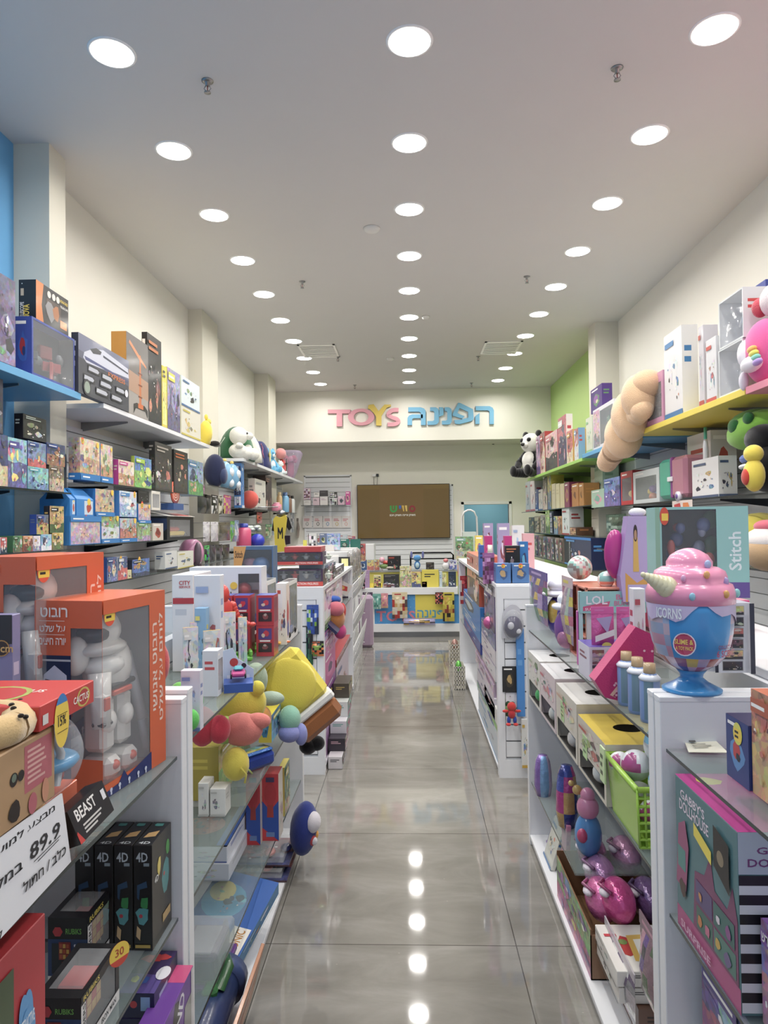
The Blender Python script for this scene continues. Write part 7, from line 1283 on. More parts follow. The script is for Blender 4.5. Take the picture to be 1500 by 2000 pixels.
b_ = [q for q in COL.objects if q.name == 'panda'][0]; h = .78; m = M(); m.ell((0, -.03*h, .74*h), (.24*h, .21*h, .22*h), 'e6e6de', 'fur', 18, 12); m.link('head', b_); m = M()
for q in (-1, 1): m.ell((q*.1*h, -.2*h, .8*h), (.05*h, .05*h, .05*h), '17171a', 'fur', 10, 8)
m.ell((0, -.29*h, .7*h), (.05*h, .03*h, .04*h), '17171a'); m.link('eye_patches', b_); m = M(); m.ell((0, -.1*h, .36*h), (.17*h, .14*h, .2*h), 'e6e6de', 'fur', 16, 10); m.link('belly', b_)
# glass shelf under yellow/pink
ZS2 = 1.881; c3 = 2.215
e = lump('plush_toy', (2.35, 4.62, ZS2+.3), [('body', [((0, 0, .13), (.18, .28, .12), '86c43c'), ((-.02, .06, .2), (.13, .2, .08), '5f9a3c')]), ('pocket_patches', [((-.165, .0, .16), (.03, .06, .045), '2a6a34'), ((-.14, -.15, .17), (.03, .05, .04), '2a6a34')])], 'large lime green plush slumped on the white toy boxes'); e.rotation_euler.x = -.15
lump('plush_toy', (2.27, 4.36, ZS2), [('body', [((0, 0, .16), (.15, .2, .16), '17181c'), ((-.04, 0, .34), (.1, .14, .09), '1a1b20')]), ('band', [((-.03, .02, .22), (.13, .17, .05), '3a5aa8'), ((-.03, .02, .17), (.135, .18, .03), 'd8d8dc')])], 'round black penguin-like plush with a blue and white band')
lump('plush_toy', (2.09, 4.2, ZS2), [('body', [((0, 0, .1), (.06, .07, .1), 'e2cc38'), ((0, 0, .23), (.055, .06, .055), 'e4ce3a')]), ('patch', [((-.05, 0, .09), (.02, .04, .05), 'c83c2c')])], 'small yellow plush in front of the black plush')
R(1404, 1352, 890, ZS2, 'white', 'e0dedc', '4a5a7a 8a8a94 c8a84a 3a3a4a 5a8ab0', 'white construction kit box with a fan of dark pictures', c=c3, xb=1440, ends='white'); R(1390, 1344, 840, ZS2+.002, 'plain', 'd4d2ce', 'b84a3c', 'tall white box with a red rocker picture behind the kit box', c=2.4, ends='big')
e = empty('suitcase', (2.3, 5.12, ZS2), 'mint and lilac toy suitcase with a white latch and purple wheel', 'suitcase'); y0, y1 = yat(1337, 2.2, 2.0), yat(1287, 2.2, 2.0); e.location = (2.3, (y0+y1)/2, ZS2); d = (y1-y0)/2; m = M(); m.box((-.1, -.0, .02), (.1, d, .36), '4ab094', 'plastic', .03); m.box((-.1, -d, .02), (.1, -.0, .36), 'b87a8c', 'plastic', .03); m.box((-.102, -.02, .02), (.102, .02, .365), '8a4a8a', 'plastic', .01); m.link('shell', e); m = M(); m.box((-.115, -.05, .16), (-.1, .05, .2), 'e0e0e4', 'plastic', .004); m.link('latch', e); m = M(); m.cyl((-.12, -d*.6, .03), (-.09, -d*.6, .03), .04, 'd8d4e0', seg=16); m.cyl((-.125, -d*.6, .03), (-.12, -d*.6, .03), .02, '6a4a9a', seg=12); m.link('wheel', e)
R(1288, 1237, 912, ZS2, 'win', 'd0d8d8', '7aa0c0', 'white window box with a blue ring and yellow ducks', c=c3, kind='balls', toypal='3a78c0 e0c83a d87a3a 6a4a9a', inner='b8c8b0'); R(1236, 1213, 918, ZS2, 'win', 'c03038', 'c83a40', 'red window box with yellow toys', c=c3, kind='balls', toypal='e0c83a d8b030', inner='8a2a2c')
R(1211, 1180, 930, ZS2, 'pic', '4a68b0', '5a80c8 6a5ab0 3a4a8a d8c0d0', 'blue plush toy box beside the red window box', c=c3); lump('plush_toy', (2.45, 6.5, ZS2), [('head', [((0, 0, .13), (.12, .2, .13), '3a58a0', 'fur'), ((-.08, 0, .08), (.07, .1, .08), '7aa0c8', 'fur')]), ('ear', [((0, -.33, .1), (.04, .13, .07), 'b090b8', 'fur')])], 'dark blue plush head with a lilac ear on the glass shelf')
R(1180, 1155, 954, ZS2, 'big', 'a8c8b4', 'd8a0b0 7ab0a0', 'mint pastel pack below the peach bear', c=c3); R(1178, 1162, 902, ZS2, 'white', 'b0c8b4', '8aa890 c87a7a', 'tall pale green pack behind the mint pack', c=2.43)
bottle((2.3, 5.35, ZS2), .55, .02, 'd8d8dc', '4ab094', 'white pole toy with a green top behind the suitcase')
m = M(); m.box((-.001, -.2, -.1), (.001, .2, 0), 'd8c8c0', 'matte'); F = Face(m, (-.0012, .2, -.1), (0, -1, 0), (0, 0, 1), .4, .1); F.P([(.1, .2), (.5, .1), (.4, .8), (.1, .7)], 'c8343c'); F.P([(.55, .2), (.9, .3), (.8, .8), (.55, .8)], 'e0803c'); tag(m.link('shelf_sign', None, (2.19, 5.55, 1.875)), 'red and white price strip hanging from the glass shelf edge', 'sign')
e = lump('cushion', (2.4, 4.75, 1.401), [('body', [((0, 0, .18), (.2, .27, .18), 'd8c634')])], 'large plain yellow cushion behind the mint figure box', cat='cushion'); lump('cushion', (2.15, 4.18, 1.401), [('body', [((0, 0, .12), (.13, .16, .12), 'c8a478')]), ('cream_top', [((0, 0, .18), (.12, .15, .09), 'e4dcd8'), ((0, 0, .27), (.07, .09, .04), 'd86a7a')])], 'cupcake cushion with a cream top and pink swirl', cat='cushion')
HL2 = lambda xe, xf, yt, yb, base, pal, lb: bag(plR(xe, xf, yt, onX(xe, yb, 2.25)[1], .05, 2.25), base, pal, lb)
for a, b, t_, bb, base, pal, lb in ((1218, 1180, 1003, 1045, '3a5a48', '6a8a78 2a3a34 a8c0b0', 'dark green hanging toy pack on the right wall'), (1214, 1182, 1048, 1080, '8a9a8c', 'b8c8bc 5a6a60', 'grey-green hanging pack below the dark green one')): HL2(a, b, t_, bb, base, pal, lb)
# green section glass shelves: upper and lower rows
ZU = 1.9205; ZW = 1.5355; c4 = 2.215
for i, (a, b, yt, base, pal, st) in enumerate(((1140, 1131, 943, 'b8803c', 'c88a3c 8a5a2a 5a4a30', 'big'), (1130, 1117, 943, 'b87a3a', 'c08038 7a4a2c', 'big'), (1112, 1103, 941, '8a3a5c', 'c8a04a b0487a', 'big'), (1102, 1094, 944, 'd8cca0', 'd8c8b0 b8b0a0', 'plain'), (1093, 1086, 944, 'd8d0a8', 'c8bc90 b8b0a0', 'plain'), (1085, 1078, 944, 'd0c8a8', 'c0b490', 'plain'), (1077, 1070, 916, 'c8b84a', 'b8a83c 4a6a9a 8a8a70', 'pic'), (1069, 1061, 922, '8a8078', '6a5a50 c8b0a0', 'pic'), (1060, 1052, 955, 'd0ccc4', '4a5a8a b8b0a8', 'white'), (1051, 1046, 955, '2c4a94', 'd8dce8 3a5aa8', 'white'), (1045, 1036, 938, 'd8d0d4', 'b84a5a 8a90b0', 'white'), (1035, 1027, 940, 'b8c0c8', 'c85a5a 4a6a9a', 'white'))):
    R(a, b, yt, ZU, st, base, pal, ('nearest orange boxed bottle', 'second orange boxed bottle', 'plum and gold box', 'nearest cream box', 'middle cream box', 'farthest cream box', 'tall yellow and blue box', 'tall brown box', 'white lettered box', 'dark blue and white box', 'white box with pink print', 'grey-blue box')[i]+' on the glass shelf under the panda', c=c4)
for i, (a, b, yt, base, pal, st) in enumerate(((1112, 1098, 991, 'd0d8d8', 'a83a3c 5a6a70', 'white'), (1128, 1113, 1030, '5a3a20', 'c8803c 8a4a24 d8a85c', 'grid'), (1097, 1090, 1008, 'c8803c', 'd89a50 8a5a3a', 'pic'), (1089, 1082, 1008, '4a78a8', 'c8b85a 6a90b8', 'pic'), (1081, 1074, 998, '2a2e3a', '8a90a0 b8b8c0', 'grid'), (1073, 1066, 995, '8ab04a', 'b0c86a 5a7a3a', 'pic'), (1065, 1056, 1005, 'a8a498', 'c8c0b0 8a8478', 'grid'), (1055, 1044, 1008, '988c70', 'b8a880 5a5040', 'grid'), (1043, 1033, 1010, '4a4a44', 'b8a04a 8a8a78', 'dark'))):
    R(a, b, yt, ZW, st, base, pal, ('white box with a red picture', 'low wide brown bar box', 'orange picture box', 'blue and yellow box', 'dark gridded box', 'lime green box', 'beige multi-pack', 'tan multi-pack', 'black and gold box')[i]+' on the lower glass shelf of the green wall', c=c4)
wshelf(8.3, 13.4, 2.75, 2.2, 1.13, .012, 'glass', 'lowest glass shelf of the green wall')
R(1155, 1103, 1049, 1.131, 'white', '1c2a58', '4a90d0 8ac0e0 d8d8e8 c86a6a', 'dark blue microscope box with a light blue outline drawing', c=2.185)
b_ = [q for q in COL.objects if q.get('label', '').startswith('dark blue microscope')][0]; dx = 2*max(v.co.x for v in b_.data.vertices); dy = 2*max(v.co.y for v in b_.data.vertices); dz = max(v.co.z for v in b_.data.vertices); m = M(); b_.scale.z = min(1, .385/dz); F = face(m, '-x', dx, dy, dz); F.k = 8; F.rect(0, .92, 1, 1, '2a80d0'); F.rect(0, 0, .28, .92, '14161c'); F.text('MICROSCOPE', .2, .85, .1, 'e0e4ec', w=.75, rot=-PI/2); m.link('title_print', b_)
for i in range(7): R(1100-i*8, 1093-i*8, 1052-i, 1.131, 'grid', ('8a7a70', 'a89888', '706a68', 'b09aa0', '7a8088', '9a8a78', '887890')[i], 'b84a5a d8d0c8 4a5a8a 6a8a5a 3a3438', ('nearest', 'second', 'third', 'fourth', 'fifth', 'sixth', 'farthest')[i]+' stack of small collectable packs beyond the microscope box', c=c4)
# ================================================================ SECOND LEFT GONDOLA, its end panel and the wire rack
def clampy(p, a, b): y0 = max(a, p[1]-p[4]/2); y1 = min(b, p[1]+p[4]/2); p[1] = (y0+y1)/2; p[4] = max(.05, y1-y0); return p
TL = 1.2856; cL = -.61
def FL(xe, xf, yt, yb, st, base, pal, label, c=cL, dep=.2, **k): return pack(clampy(plL(xe, xf, yt, None, dep, c, None, yb), 4.79, 7.1), st, base, pal, label, **k)
def FY(x0, x1, yt, yb, y, st, base, pal, label, **k): return Y(x0, x1, yt, None, y, st, base, pal, label, yb=yb, **k)
def BY(x0, x1, yt, yb, y, base, pal, label, **k): return bag(plY(x0, x1, yt, onY(x0, yb, y)[1], .04, y), base, pal, label, **k)
for z, lb in ((0, 'lower'), (1, 'upper')):
    pl = plY(540, 631, 1112, TL, .2, 4.78); x, y, zz, dx, dy, dz, fr = pl; dz = .118; e = empty('figure_set_box', (x, y, TL+.0006+z*.12), '%s wide window box of action figures on the far left shelving end' % lb, 'toy box'); m = M(); w = (.02, .3, .96, .94); carton(m, dx, dy, dz, '4a3450', [('-y',)+w], inner='5a5258'); F = face(m, '-y', dx, dy, dz); F.k = 1; F.rect(0, 0, 1, .26, 'c8443a'); F.text('ACTION FIGURES', .4, .07, .14, 'e8d8d4', w=.5); m.link('carton', e); m = M(); film(m, dx, dy, dz, [('-y',)+w]); m.link('clear_window', e)
    m = M()
    for i in range(6): u = -.2+i*.08; c = ('c8a070', '8a8a90', 'c83a34', 'b8b8b4', '2a3470', 'c8d0c0')[i]; m.ell((u, -.06, .07), (.018, .012, .026), c); m.ell((u, -.06, .1), (.01, .01, .01), c); m.ell((u, -.065, .08), (.032, .008, .006), c)
    m.link('toy_figures', e); ST.append((TL+z*.12, e, x-dx/2, x+dx/2, y-dy/2, y+dy/2, dz))
pack([-.75, 4.90, TL+.2412, .26, .24, .035, '-y'], 'plain', 'b83a3c', 'c85a54', 'red topped flat box on the action figure boxes', topc='d87a80'); pack([-.70, 5.3, TL+.001, .2, .3, .12, '-y'], 'plain', 'd8a0b4', 'e0b8c8 c84a5a', 'pale pink carton behind the action figure boxes')
ye = 4.665
BY(598, 622, 1182, 1240, ye, '2c50a8', '3a60b8 8ac03c 2a3a5a c8d8e0', 'blue and lime toy pack hanging on the far left end panel'); BY(597, 611, 1225, 1300, ye, '2a2c30', '3a7a5a 1c1e20 2a6a4a', 'black and green utensil pack on the far left end panel'); BY(605, 632, 1253, 1283, ye, '1c1c1e', 'd8642c e08040 7a9a3c', 'black and orange marker pack on the far left end panel', st='busy')
FY(601, 631, 1325, 1405, ye, 'white', 'd8dad8', '5a4a9a d8b030 8a8a90', 'white bowling toy box with an orange header on the far left end panel', dep=.03, title=None);
for i, (a, b, yt, yb, st, base, pal, lb) in enumerate(((633, 652, 1102, 1146, 'grid', 'c8ccd0', '1c1e22 4a6a9a b8b8c0', 'white rack of cards with black slots'), (654, 672, 1111, 1146, 'pic', 'd8d8e0', '4a3a5a 8a8a9a c0c0d0', 'pale box with a purple figure'), (633, 668, 1150, 1170, 'pic', 'c8a8b8', 'd8b8c8 e0e0e0 c890a8 a84a8a 8a8a9a', 'pile of pink and white sheets'), (633, 663, 1216, 1232, 'band', '5a8a4a', 'b8c8a0 4a7a3a d8d8d8', 'flat green game box'), (633, 666, 1238, 1252, 'pic', '3a3a8a', 'c84a9a b8a0d0 3a4a9a', 'blue and magenta craft box'), (633, 660, 1256, 1278, 'busy', 'c878a8', 'd8a0c0 c84a9a e0d0dc', 'pink hair toy box'),
    (634, 655, 1292, 1348, 'big', 'c8509a', 'd870b0 5a2a6a', 'upper tall pink doll box with round windows'), (634, 655, 1350, 1401, 'big', '9a5aa8', '4a2a5a d8c04a', 'lower purple and yellow doll box'), (634, 651, 1403, 1455, 'plain', 'a87ab0', 'c0a0c8', 'violet box standing on the base deck'), (657, 684, 1290, 1303, 'pic', 'b83a3c', 'd0a0a8 8a4a4a c83c3c', 'red craft set on the lower shelf'), (657, 680, 1306, 1322, 'white', 'c8b8c8', '5a6a9a c87a6a', 'white and blue craft set under the red one'))):
    FL(a, b, yt, yb, st if st != 'busy' else 'pic', base, pal, lb+', far left shelving unit', dep=.18)
lump('plush_toy', (-.6, 5.35, .98), [('body', [((0, 0, .0), (.09, .11, .1), 'b8743c'), ((.02, -.05, .08), (.07, .08, .06), 'cc6a7a'), ((.05, 0, -.1), (.05, .06, .06), 'b83a7a')]), ('ears', [((.06, .1, .05), (.03, .03, .06), 'c8403a'), ((-.04, -.1, -.02), (.03, .03, .06), 'a8642c')]), ('cap', [((0, 0, .15), (.06, .06, .03), '2a5ab0')])], 'brown and pink plush puppy with a blue cap hanging from the far left shelves')
m = M(); m.box((-.14, -.02, -.01), (.16, .16, .01), '1c2456', 'card', T=roty(.75)); tag(m.link('game_board', None, (-.66, 5.05, 1.02)), 'navy board sliding off the far left shelf under the plush puppy', 'board')
m = M(); m.box((-.06, -.001, -.05), (.07, .001, .06), 'd8d4cc', 'matte', T=roty(.5)); F = Face(m, (-.04, -.0012, -.03), (1, 0, 0), (0, 0, 1), .09, .07); F.P([(.1, .2), (.9, 0), (.95, .6), (.2, .9)], 'c83a34'); F.blob(.5, .45, .25, 'd8b050', RND('fz'), 7); tag(m.link('flyer', None, (-.62, 6.3, 1.13)), 'red and white paper flyer above the plush puppy', 'sign')
for i, (z, lb, base, pal) in enumerate(((0.001, 'bottom', 'd0ccd0', '2a2a34 d8d8dc 8a4a6a'), (.091, 'second', '2a2430', 'c8a0a8 d8d0c8 4a3a44'), (.181, 'third', 'd8d8dc', '5ab0a0 c04a7a 8a5aa0'), (.291, 'fourth', 'd0d8d4', '5aa89a c85a8a 6a8ac0'), (.401, 'top', '4a4438', 'b8a04a 8a7a5a 5a6a3a'))): pack([-.54, 4.95+i*.12, z, .12 if i else .1, .3, .085, '+x'], 'pic', base, pal, '%s box of the pile on the floor by the far left shelving' % lb)
# wire rack with game boxes
e = empty('wire_rack', (-.66, 7.2, 0), 'white wire basket rack at the far left side of the aisle', 'rack'); y0, y1 = 0, 2.2; m = M(); m.box((-.7, y0, 0), (.0, y1, .06), 'ffffff', 'laminate'); m.link('base', e)
for z0, z1, xo in ((.1, .42, .03), (.5, .78, .04), (.86, 1.08, .03)):
    m = M()
    for k in range(16): y = y0+(y1-y0)*k/15; m.cyl((xo*.3, y, z0), (xo+.03, y, z1), .0035, 'e6e6e6', seg=5)
    for z in (z0, (z0+z1)/2, z1): f = (z-z0)/(z1-z0); x = xo*.3+(xo*.7+.03)*f; m.cyl((x, y0, z), (x, y1, z), .006, 'e6e6e6', seg=5)
    for y in (y0, y1): m.cyl((-.4, y, z0), (xo, y, z0), .005, 'e6e6e6', seg=5)
    for k in range(12): x = -.4+k*.035; m.cyl((x, y0, z0), (x, y1, z0), .003, 'dcdcdc', seg=4)
    m.link('wire_basket', e)
m = M(); 
for y in (y0, y1/2, y1): m = M(); m.box((-.03, y-.012, 0), (-.006, y+.012, 1.15), 'e6e6e6', 'plastic'); m.link('post', e)
m = M(); m.box((-.44, y0, .06), (-.42, y1, 1.12), 'ffffff', 'laminate'); m.link('back_panel', e)
for i in range(9): yy = 7.25+i*.22; pack([-.80, yy+.09, 1.085, .28, .18, .34-.02*(i % 3), '+x'], 'grid', 'd8d8d8', 'b8b8bc 2c3a78 c8c0b0 8a7a5a a8a8b0', ('nearest', 'second', 'third', 'fourth', 'fifth', 'sixth', 'seventh', 'eighth', 'farthest')[i]+' white board game box standing in the top of the wire rack', ends='big' if i == 0 else 'plain')
for i in range(7): yy = 7.28+i*.29; pack([-.82, yy+.12, .872, .24, .24, .17, '+x'], 'white', ('c8ccd0', 'd8d0d4', 'b8c0d0')[i % 3], '3a4a8a b84a5a 8a8a90', ('nearest', 'second', 'third', 'fourth', 'fifth', 'sixth', 'farthest')[i]+' pale box in the upper wire basket', ends='plain')
pack([-.68, 7.5, 1.085, .05, .5, .05, '+x'], 'plain', '4a88c8', '8ab8e0', 'blue price rail card on the wire rack'); FY(661, 683, 1088, 1110, 7.12, 'plain', '17171a', '2a2a2c', 'black tablet box with a pale yellow note, at the near end of the wire rack', dep=.05); FY(655, 680, 1112, 1144, 7.0, 'white', 'd4d4dc', '3a3448 8a88a0', 'grey white figure box below the black tablet box', dep=.05)
m = M(); m.box((0, 0, 0), (.07, .002, .08), 'dcd890', 'matte'); x, z = onY(667, 1106, 7.115); tag(m.link('price_note', None, (x, 7.114, z)), 'pale yellow handwritten note on the black tablet box', 'note')
for a, b, yt, yb, y, st, base, pal, lb in ((603, 618, 1042, 1072, 6.9, 'grid', 'c8c8c4', '2a2a2a d8d8d4', 'black and white stacked cards'), (624, 638, 1042, 1064, 7.9, 'big', '6a7a9a', 'd8d89a 4a5a3a', 'blue card with a yellow ring'), (638, 664, 1042, 1068, 7.9, 'pic', '6a8ac0', '8aa8d8 c8d0e0 4a6ab0', 'blue blister card beside the ring card'), (664, 682, 1053, 1068, 9.0, 'big', '1f6a5e', '3a3a3a 8a9a8a', 'nearer dark green game box'), (684, 704, 1053, 1098, 9.2, 'plain', '1f6a5e', '4a8a80 c8d8d0', 'farther dark green game box'), (704, 714, 1062, 1096, 9.25, 'pic', '2a2a34', 'c8302c d8a050 3a4a8a', 'black and red game box at the back'), (697, 704, 1084, 1114, 9.22, 'plain', 'b8302c', 'c84038', 'red box end behind the wire rack'), (622, 652, 1065, 1080, 7.6, 'white', 'dcd8d4', 'c86a7a b8b8b8', 'white and pink tray behind the action figure boxes')): FY(a, b, yt, yb, y, st, base, pal, lb+', far left', dep=.06)
# mauve rolled mat with a dark bow leaning at the rack end
m = M(); m.box((-.1, -.1, 0), (.1, .1, .72), 'a890a8', 'fabric', .04); tag(m.link('storage_bag', None, (-.62, 9.62, .0)), 'mauve soft storage bag standing at the end of the wire rack', 'bag')
# ================================================================ SECOND RIGHT GONDOLA
TR = 1.2976; cR2 = .595
def FR2(xe, xf, yt, yb, st, base, pal, label, c=cR2, dep=.2, **k): return pack(clampy(plR(xe, xf, yt, None, dep, c, None, yb), 4.73, 8.14 if c == cR2 else 12), st, base, pal, label, **k)
yf = 4.63
e = empty('blister_pack', (0, yf, 0), 'clear domed blister pack with a dark alien mask on the far right end panel', 'toy pack'); a, z0 = onY(980, 1252, yf); b, z1 = onY(1022, 1180, yf); e.location = ((a+b)/2, yf, z0); w = (b-a)/2; h = z1-z0; m = M(); n = 16; m.extr([(w*.9*math.cos(PI*i/n), h*.6+h*.4*math.sin(PI*i/n)) for i in range(n+1)]+[(-w, .02), (w, .02)], .012, 'c4c4cc', 'card'); m.link('backing_card', e); m = M(); m.ell((0, -.03, h*.4), (w*.85, .04, h*.3), '3a3458'); m.ell((-.02, -.065, h*.45), (w*.3, .01, h*.1), 'c8c8d0'); m.ell((.03, -.06, h*.3), (w*.25, .01, h*.07), 'd8d8e0'); m.link('toy_mask', e); m = M(); m.ell((0, -.03, h*.45), (w*.95, .05, h*.42), 'ffffff', 'film', 18, 12); m.link('clear_dome', e)
FY(1010, 1026, 1228, 1400, yf-.03, 'plain', '3a84cc', '5a9ad8 d8e0e8', 'tall blue packed toy leaning on the far right end panel', dep=.03); FY(981, 1010, 1302, 1352, yf, 'big', '1c1b1e', '3a3020 b8985a', 'black hanging pack with a gold crest', dep=.015); BY(982, 1012, 1358, 1408, yf, '4a7a3a', '5a8a4a 8aa86a 2a4a2a', 'green leafy hanging pack on the far right end panel'); FY(1019, 1036, 1405, 1500, yf-.04, 'white', 'd8d8d4', 'c8a030 8a8a90 3a80c0', 'white paint brush box with a blue foot on the far right end panel', dep=.03)
x, z = onY(999, 1388, yf-.05); lump('hanging_doll', (x, yf-.06, z), [('body', [((0, 0, .03), (.03, .02, .03), 'c83430'), ((0, 0, -.02), (.025, .02, .03), 'b82c34')]), ('leg', [((-.02, 0, -.06), (.013, .013, .025), '2a48a0'), ((.02, 0, -.06), (.013, .013, .025), '2a48a0'), ((-.024, -.01, -.085), (.017, .018, .01), 'c83430'), ((.024, -.01, -.085), (.017, .018, .01), 'c83430')]), ('arm', [((-.04, 0, 0), (.022, .01, .01), 'c83430'), ((.04, 0, 0), (.022, .01, .01), 'c83430')])], 'small red and blue soft doll hanging on the green pack', cat='doll')
for a, b, lb in ((968, 998, 'left'), (1000, 1034, 'right')): Y(a, b, 1101, TR, 4.72, 'big', '4a7ab4', '3a5a8a b89a6a', '%s blue walkie set box with a spiky yellow sticker' % lb, dep=.12, sticker=('-y', .5, .88, .13))
for a, b, yt, yb, y, st, base, pal, lb in ((986, 1016, 1066, 1101, 4.9, 'dark', '17171a', 'c8784a d8d0c8 8a6a6a', 'black game box with a white border'), (1014, 1032, 1058, 1101, 5.0, 'big', '2474b8', '3a3a6a 5ab0d8', 'bright blue box with round pictures'), (1022, 1044, 1042, 1092, 5.6, 'plain', 'e0a8ac', 'c84a4c e0c8b8', 'pink popcorn-shaped carton'), (1000, 1024, 1026, 1048, 6.2, 'white', 'dcdcdc', '9ab0d0', 'white game boxes at the back'), (945, 964, 1022, 1100, 6.0, 'big', 'a89ac0', '7a3a44 d8d0e0', 'nearer tall lilac princess box'), (973, 996, 1022, 1100, 5.6, 'big', 'a89ac0', '8a4a50 d8d0e0', 'farther tall lilac princess box'), (947, 962, 1047, 1096, 5.3, 'plain', 'cc2f80', 'd85a9a', 'magenta box strip'), (985, 1000, 1047, 1070, 5.2, 'plain', 'cc2f80', 'd85a9a', 'magenta box corner'), (936, 949, 1065, 1140, 5.5, 'plain', '3a70b8', '2a3a6a 6a9ad0', 'tall blue box')): FY(a, b, yt, yb, y, st, base, pal, lb+' on the far right shelving top', dep=.08)
bottle((.60, 5.1, 1.22), .33, .03, 'd0d4dc', 'e0dcc8', 'white spray bottle on the far right shelving'); BY(943, 967, 1080, 1141, 4.9, '9a5a94', 'b070a8 7a3a6a 5a3a4a c890c0', 'purple doll blister pack beside the walkie boxes', hook=False)
for a, b, yt, yb, st, base, pal, lb in ((967, 926, 1143, 1160, 'grid', 'c8c4cc', '17171a d8d0d8', 'white box with a row of black teeth'), (966, 946, 1166, 1226, 'pic', '6a5a84', '7a6a9a 4a3a5a a85a6a 4a8a7a', 'violet craft cabinet box'), (938, 896, 1188, 1228, 'big', '2a7ac4', '3a4a6a b8c8d8', 'blue toy box with a grey window'), (938, 903, 1232, 1250, 'big', '3a84c8', 'c8c8cc 6a9ad0', 'light blue box'), (938, 906, 1256, 1280, 'white', '3a4a9a', 'c84a4c d8d8dc', 'navy and red box'), (967, 940, 1240, 1270, 'pic', '4a4a78', '5a6a9a 8a8ab0 d8d0e0', 'upper doll vehicle box'), (967, 940, 1272, 1300, 'white', 'd8d4d8', '8a7ab0 4a4a6a', 'middle doll vehicle box'), (967, 942, 1302, 1328, 'white', 'd8d8dc', 'b87a9a 4a4a6a', 'lower doll vehicle box'), (964, 928, 1338, 1362, 'pic', 'b8a0b8', 'c8a8c8 d8c8d8 8a5a8a', 'pink doll box near the floor'), (966, 932, 1366, 1396, 'white', 'd0ccd8', '4a4a8a 8a2a3a', 'white doll box near the floor'), (972, 932, 1420, 1442, 'pic', '3a8ac8', '8ac04a c8d8e0 2a5aa8', 'green and blue game box near the floor'), (973, 934, 1444, 1466, 'white', 'c8d4dc', '4a9ad0 8a8a90', 'blue and white game box on the floor'), (972, 946, 1390, 1416, 'plain', 'dcdcd8', 'b8b8b4', 'open white carton near the floor'), (935, 912, 1088, 1140, 'pic', 'c85a3c', 'd87a4c 5a4a5a e0c8b0', 'orange and grey box row by the counter'), (910, 894, 1096, 1182, 'pic', '5a8a44', 'c83a34 7aa85a b8302c', 'green and red pack row by the counter')): FR2(a, b, yt, yb, st, base, pal, lb+', far right shelving', c=cR2 if a != 910 else .66)
BY(899, 918, 1125, 1180, 7.6, 'b82c34', 'c84a44 8a2430 d8c8c0', 'red hanging packs at the far end of the right shelving'); lump('toy_bag', (.6, 5.2, .96), [('body', [((0, 0, .0), (.05, .06, .05), 'c85a9a')])], 'small pink wrapped ball on the doll vehicle boxes', cat='toy', mat='foil')
FY(890, 925, 1048, 1090, 8.6, 'pic', '8ab0a8', '6a9a5a b8b8a0 c84a44 4a6a3a', 'green dinosaur jigsaw box by the counter', dep=.1); FY(928, 944, 1046, 1064, 7.8, 'big', 'd8c04a', '3a6ac0 c84a3c', 'yellow box with a blue ball picture', dep=.08); FY(904, 930, 1039, 1050, 9.0, 'plain', 'c8d0c8', '8aa89a', 'pale tray on the jigsaw boxes', dep=.2)
for a, b, yt, yb, y, c, lb in ((880, 903, 1254, 1296, 8.3, 'd8d4c8', 'farther'), (889, 910, 1290, 1336, 7.08, 'dcd8cc', 'nearer')):
    pl = plY(a, b, yt, onY(a, yb, y)[1], .25, y); x, y_, z, dx, dy, dz, fr = pl; e = empty('basket', (x-.01, y_, .002), '%s cream plastic basket at the foot of the far right shelving' % lb, 'basket'); m = M(); w = dx/2
    for i in range(5): m.box((-w+i*dx/4-.006, -dy/2-.002, 0), (-w+i*dx/4+.006, -dy/2+.003, dz), c, 'plastic')
    for k in range(6): m.box((-w, -dy/2-.002, k*dz/5.5), (w, -dy/2+.003, k*dz/5.5+.012), c, 'plastic')
    m.box((-w, -dy/2, 0), (-w+.005, dy/2, dz), c, 'plastic'); m.box((w-.005, -dy/2, 0), (w, dy/2, dz), c, 'plastic'); m.box((-w, dy/2-.005, 0), (w, dy/2, dz), c, 'plastic'); m.box((-w, -dy/2, 0), (w, dy/2, .005), c, 'plastic'); m.link('basket_body', e)
    m = M(); m.ell((0, 0, dz*.9), (w*.6, .06, dz*.25), '6ad04a' if lb == 'nearer' else 'b88a80', 'foil'); m.link('contents', e)
# ================================================================ COUNTER
YC = 10.4; e = empty('shop_counter', (.2, YC, 0), 'white cash counter with a blue and yellow printed front', 'counter')
def cx(px, z=.6, y=YC): return xat(px, y, z)
m = M(); m.box((-1.0, 0, .73), (1.0, .5, .745), 'ffffff', 'laminate'); m.box((-1.0, 0, .645), (1.0, .02, .73), 'ffffff', 'laminate'); m.box((-1, .03, .2), (1, .5, .645), 'ffffff', 'laminate'); m.box((-1, .0, .08), (1, .5, .2), 'ffffff', 'laminate'); m.link('counter_body', e); m = M(); m.box((-.98, .02, 0), (.98, .48, .08), 'ffffff', 'steel'); m.link('toe_kick', e)
xa, xb_, xc, xd = cx(731)-.2, cx(811)-.2, cx(866)-.2, cx(905)-.2; m = M(); F = Face(m, (xa, .0295, .2), (1, 0, 0), (0, 0, 1), xd-xa, .445); ub = (xb_-xa)/(xd-xa); F.rect(0, 0, ub, 1, '3f8fcc'); F.rect(ub, .15, .78, 1, 'd8c83c'); F.rect(ub, 0, 1, .15, '3f8fcc'); F.rect(.78, 0, 1, 1, '3f8fcc'); rnd = RND('stars')
for i in range(40): F.circ(rnd.random()*ub*.97+.01, rnd.random()*.96+.02, .004, '9ac8e8', 5, lift=0)
F.text('TOYS', .02, .08, .36, 'd8788c', w=ub*.95); F.text('הפנינה'[::-1], ub+.02, .2, .26, '4a98b8', w=.38); m.link('printed_front', e)
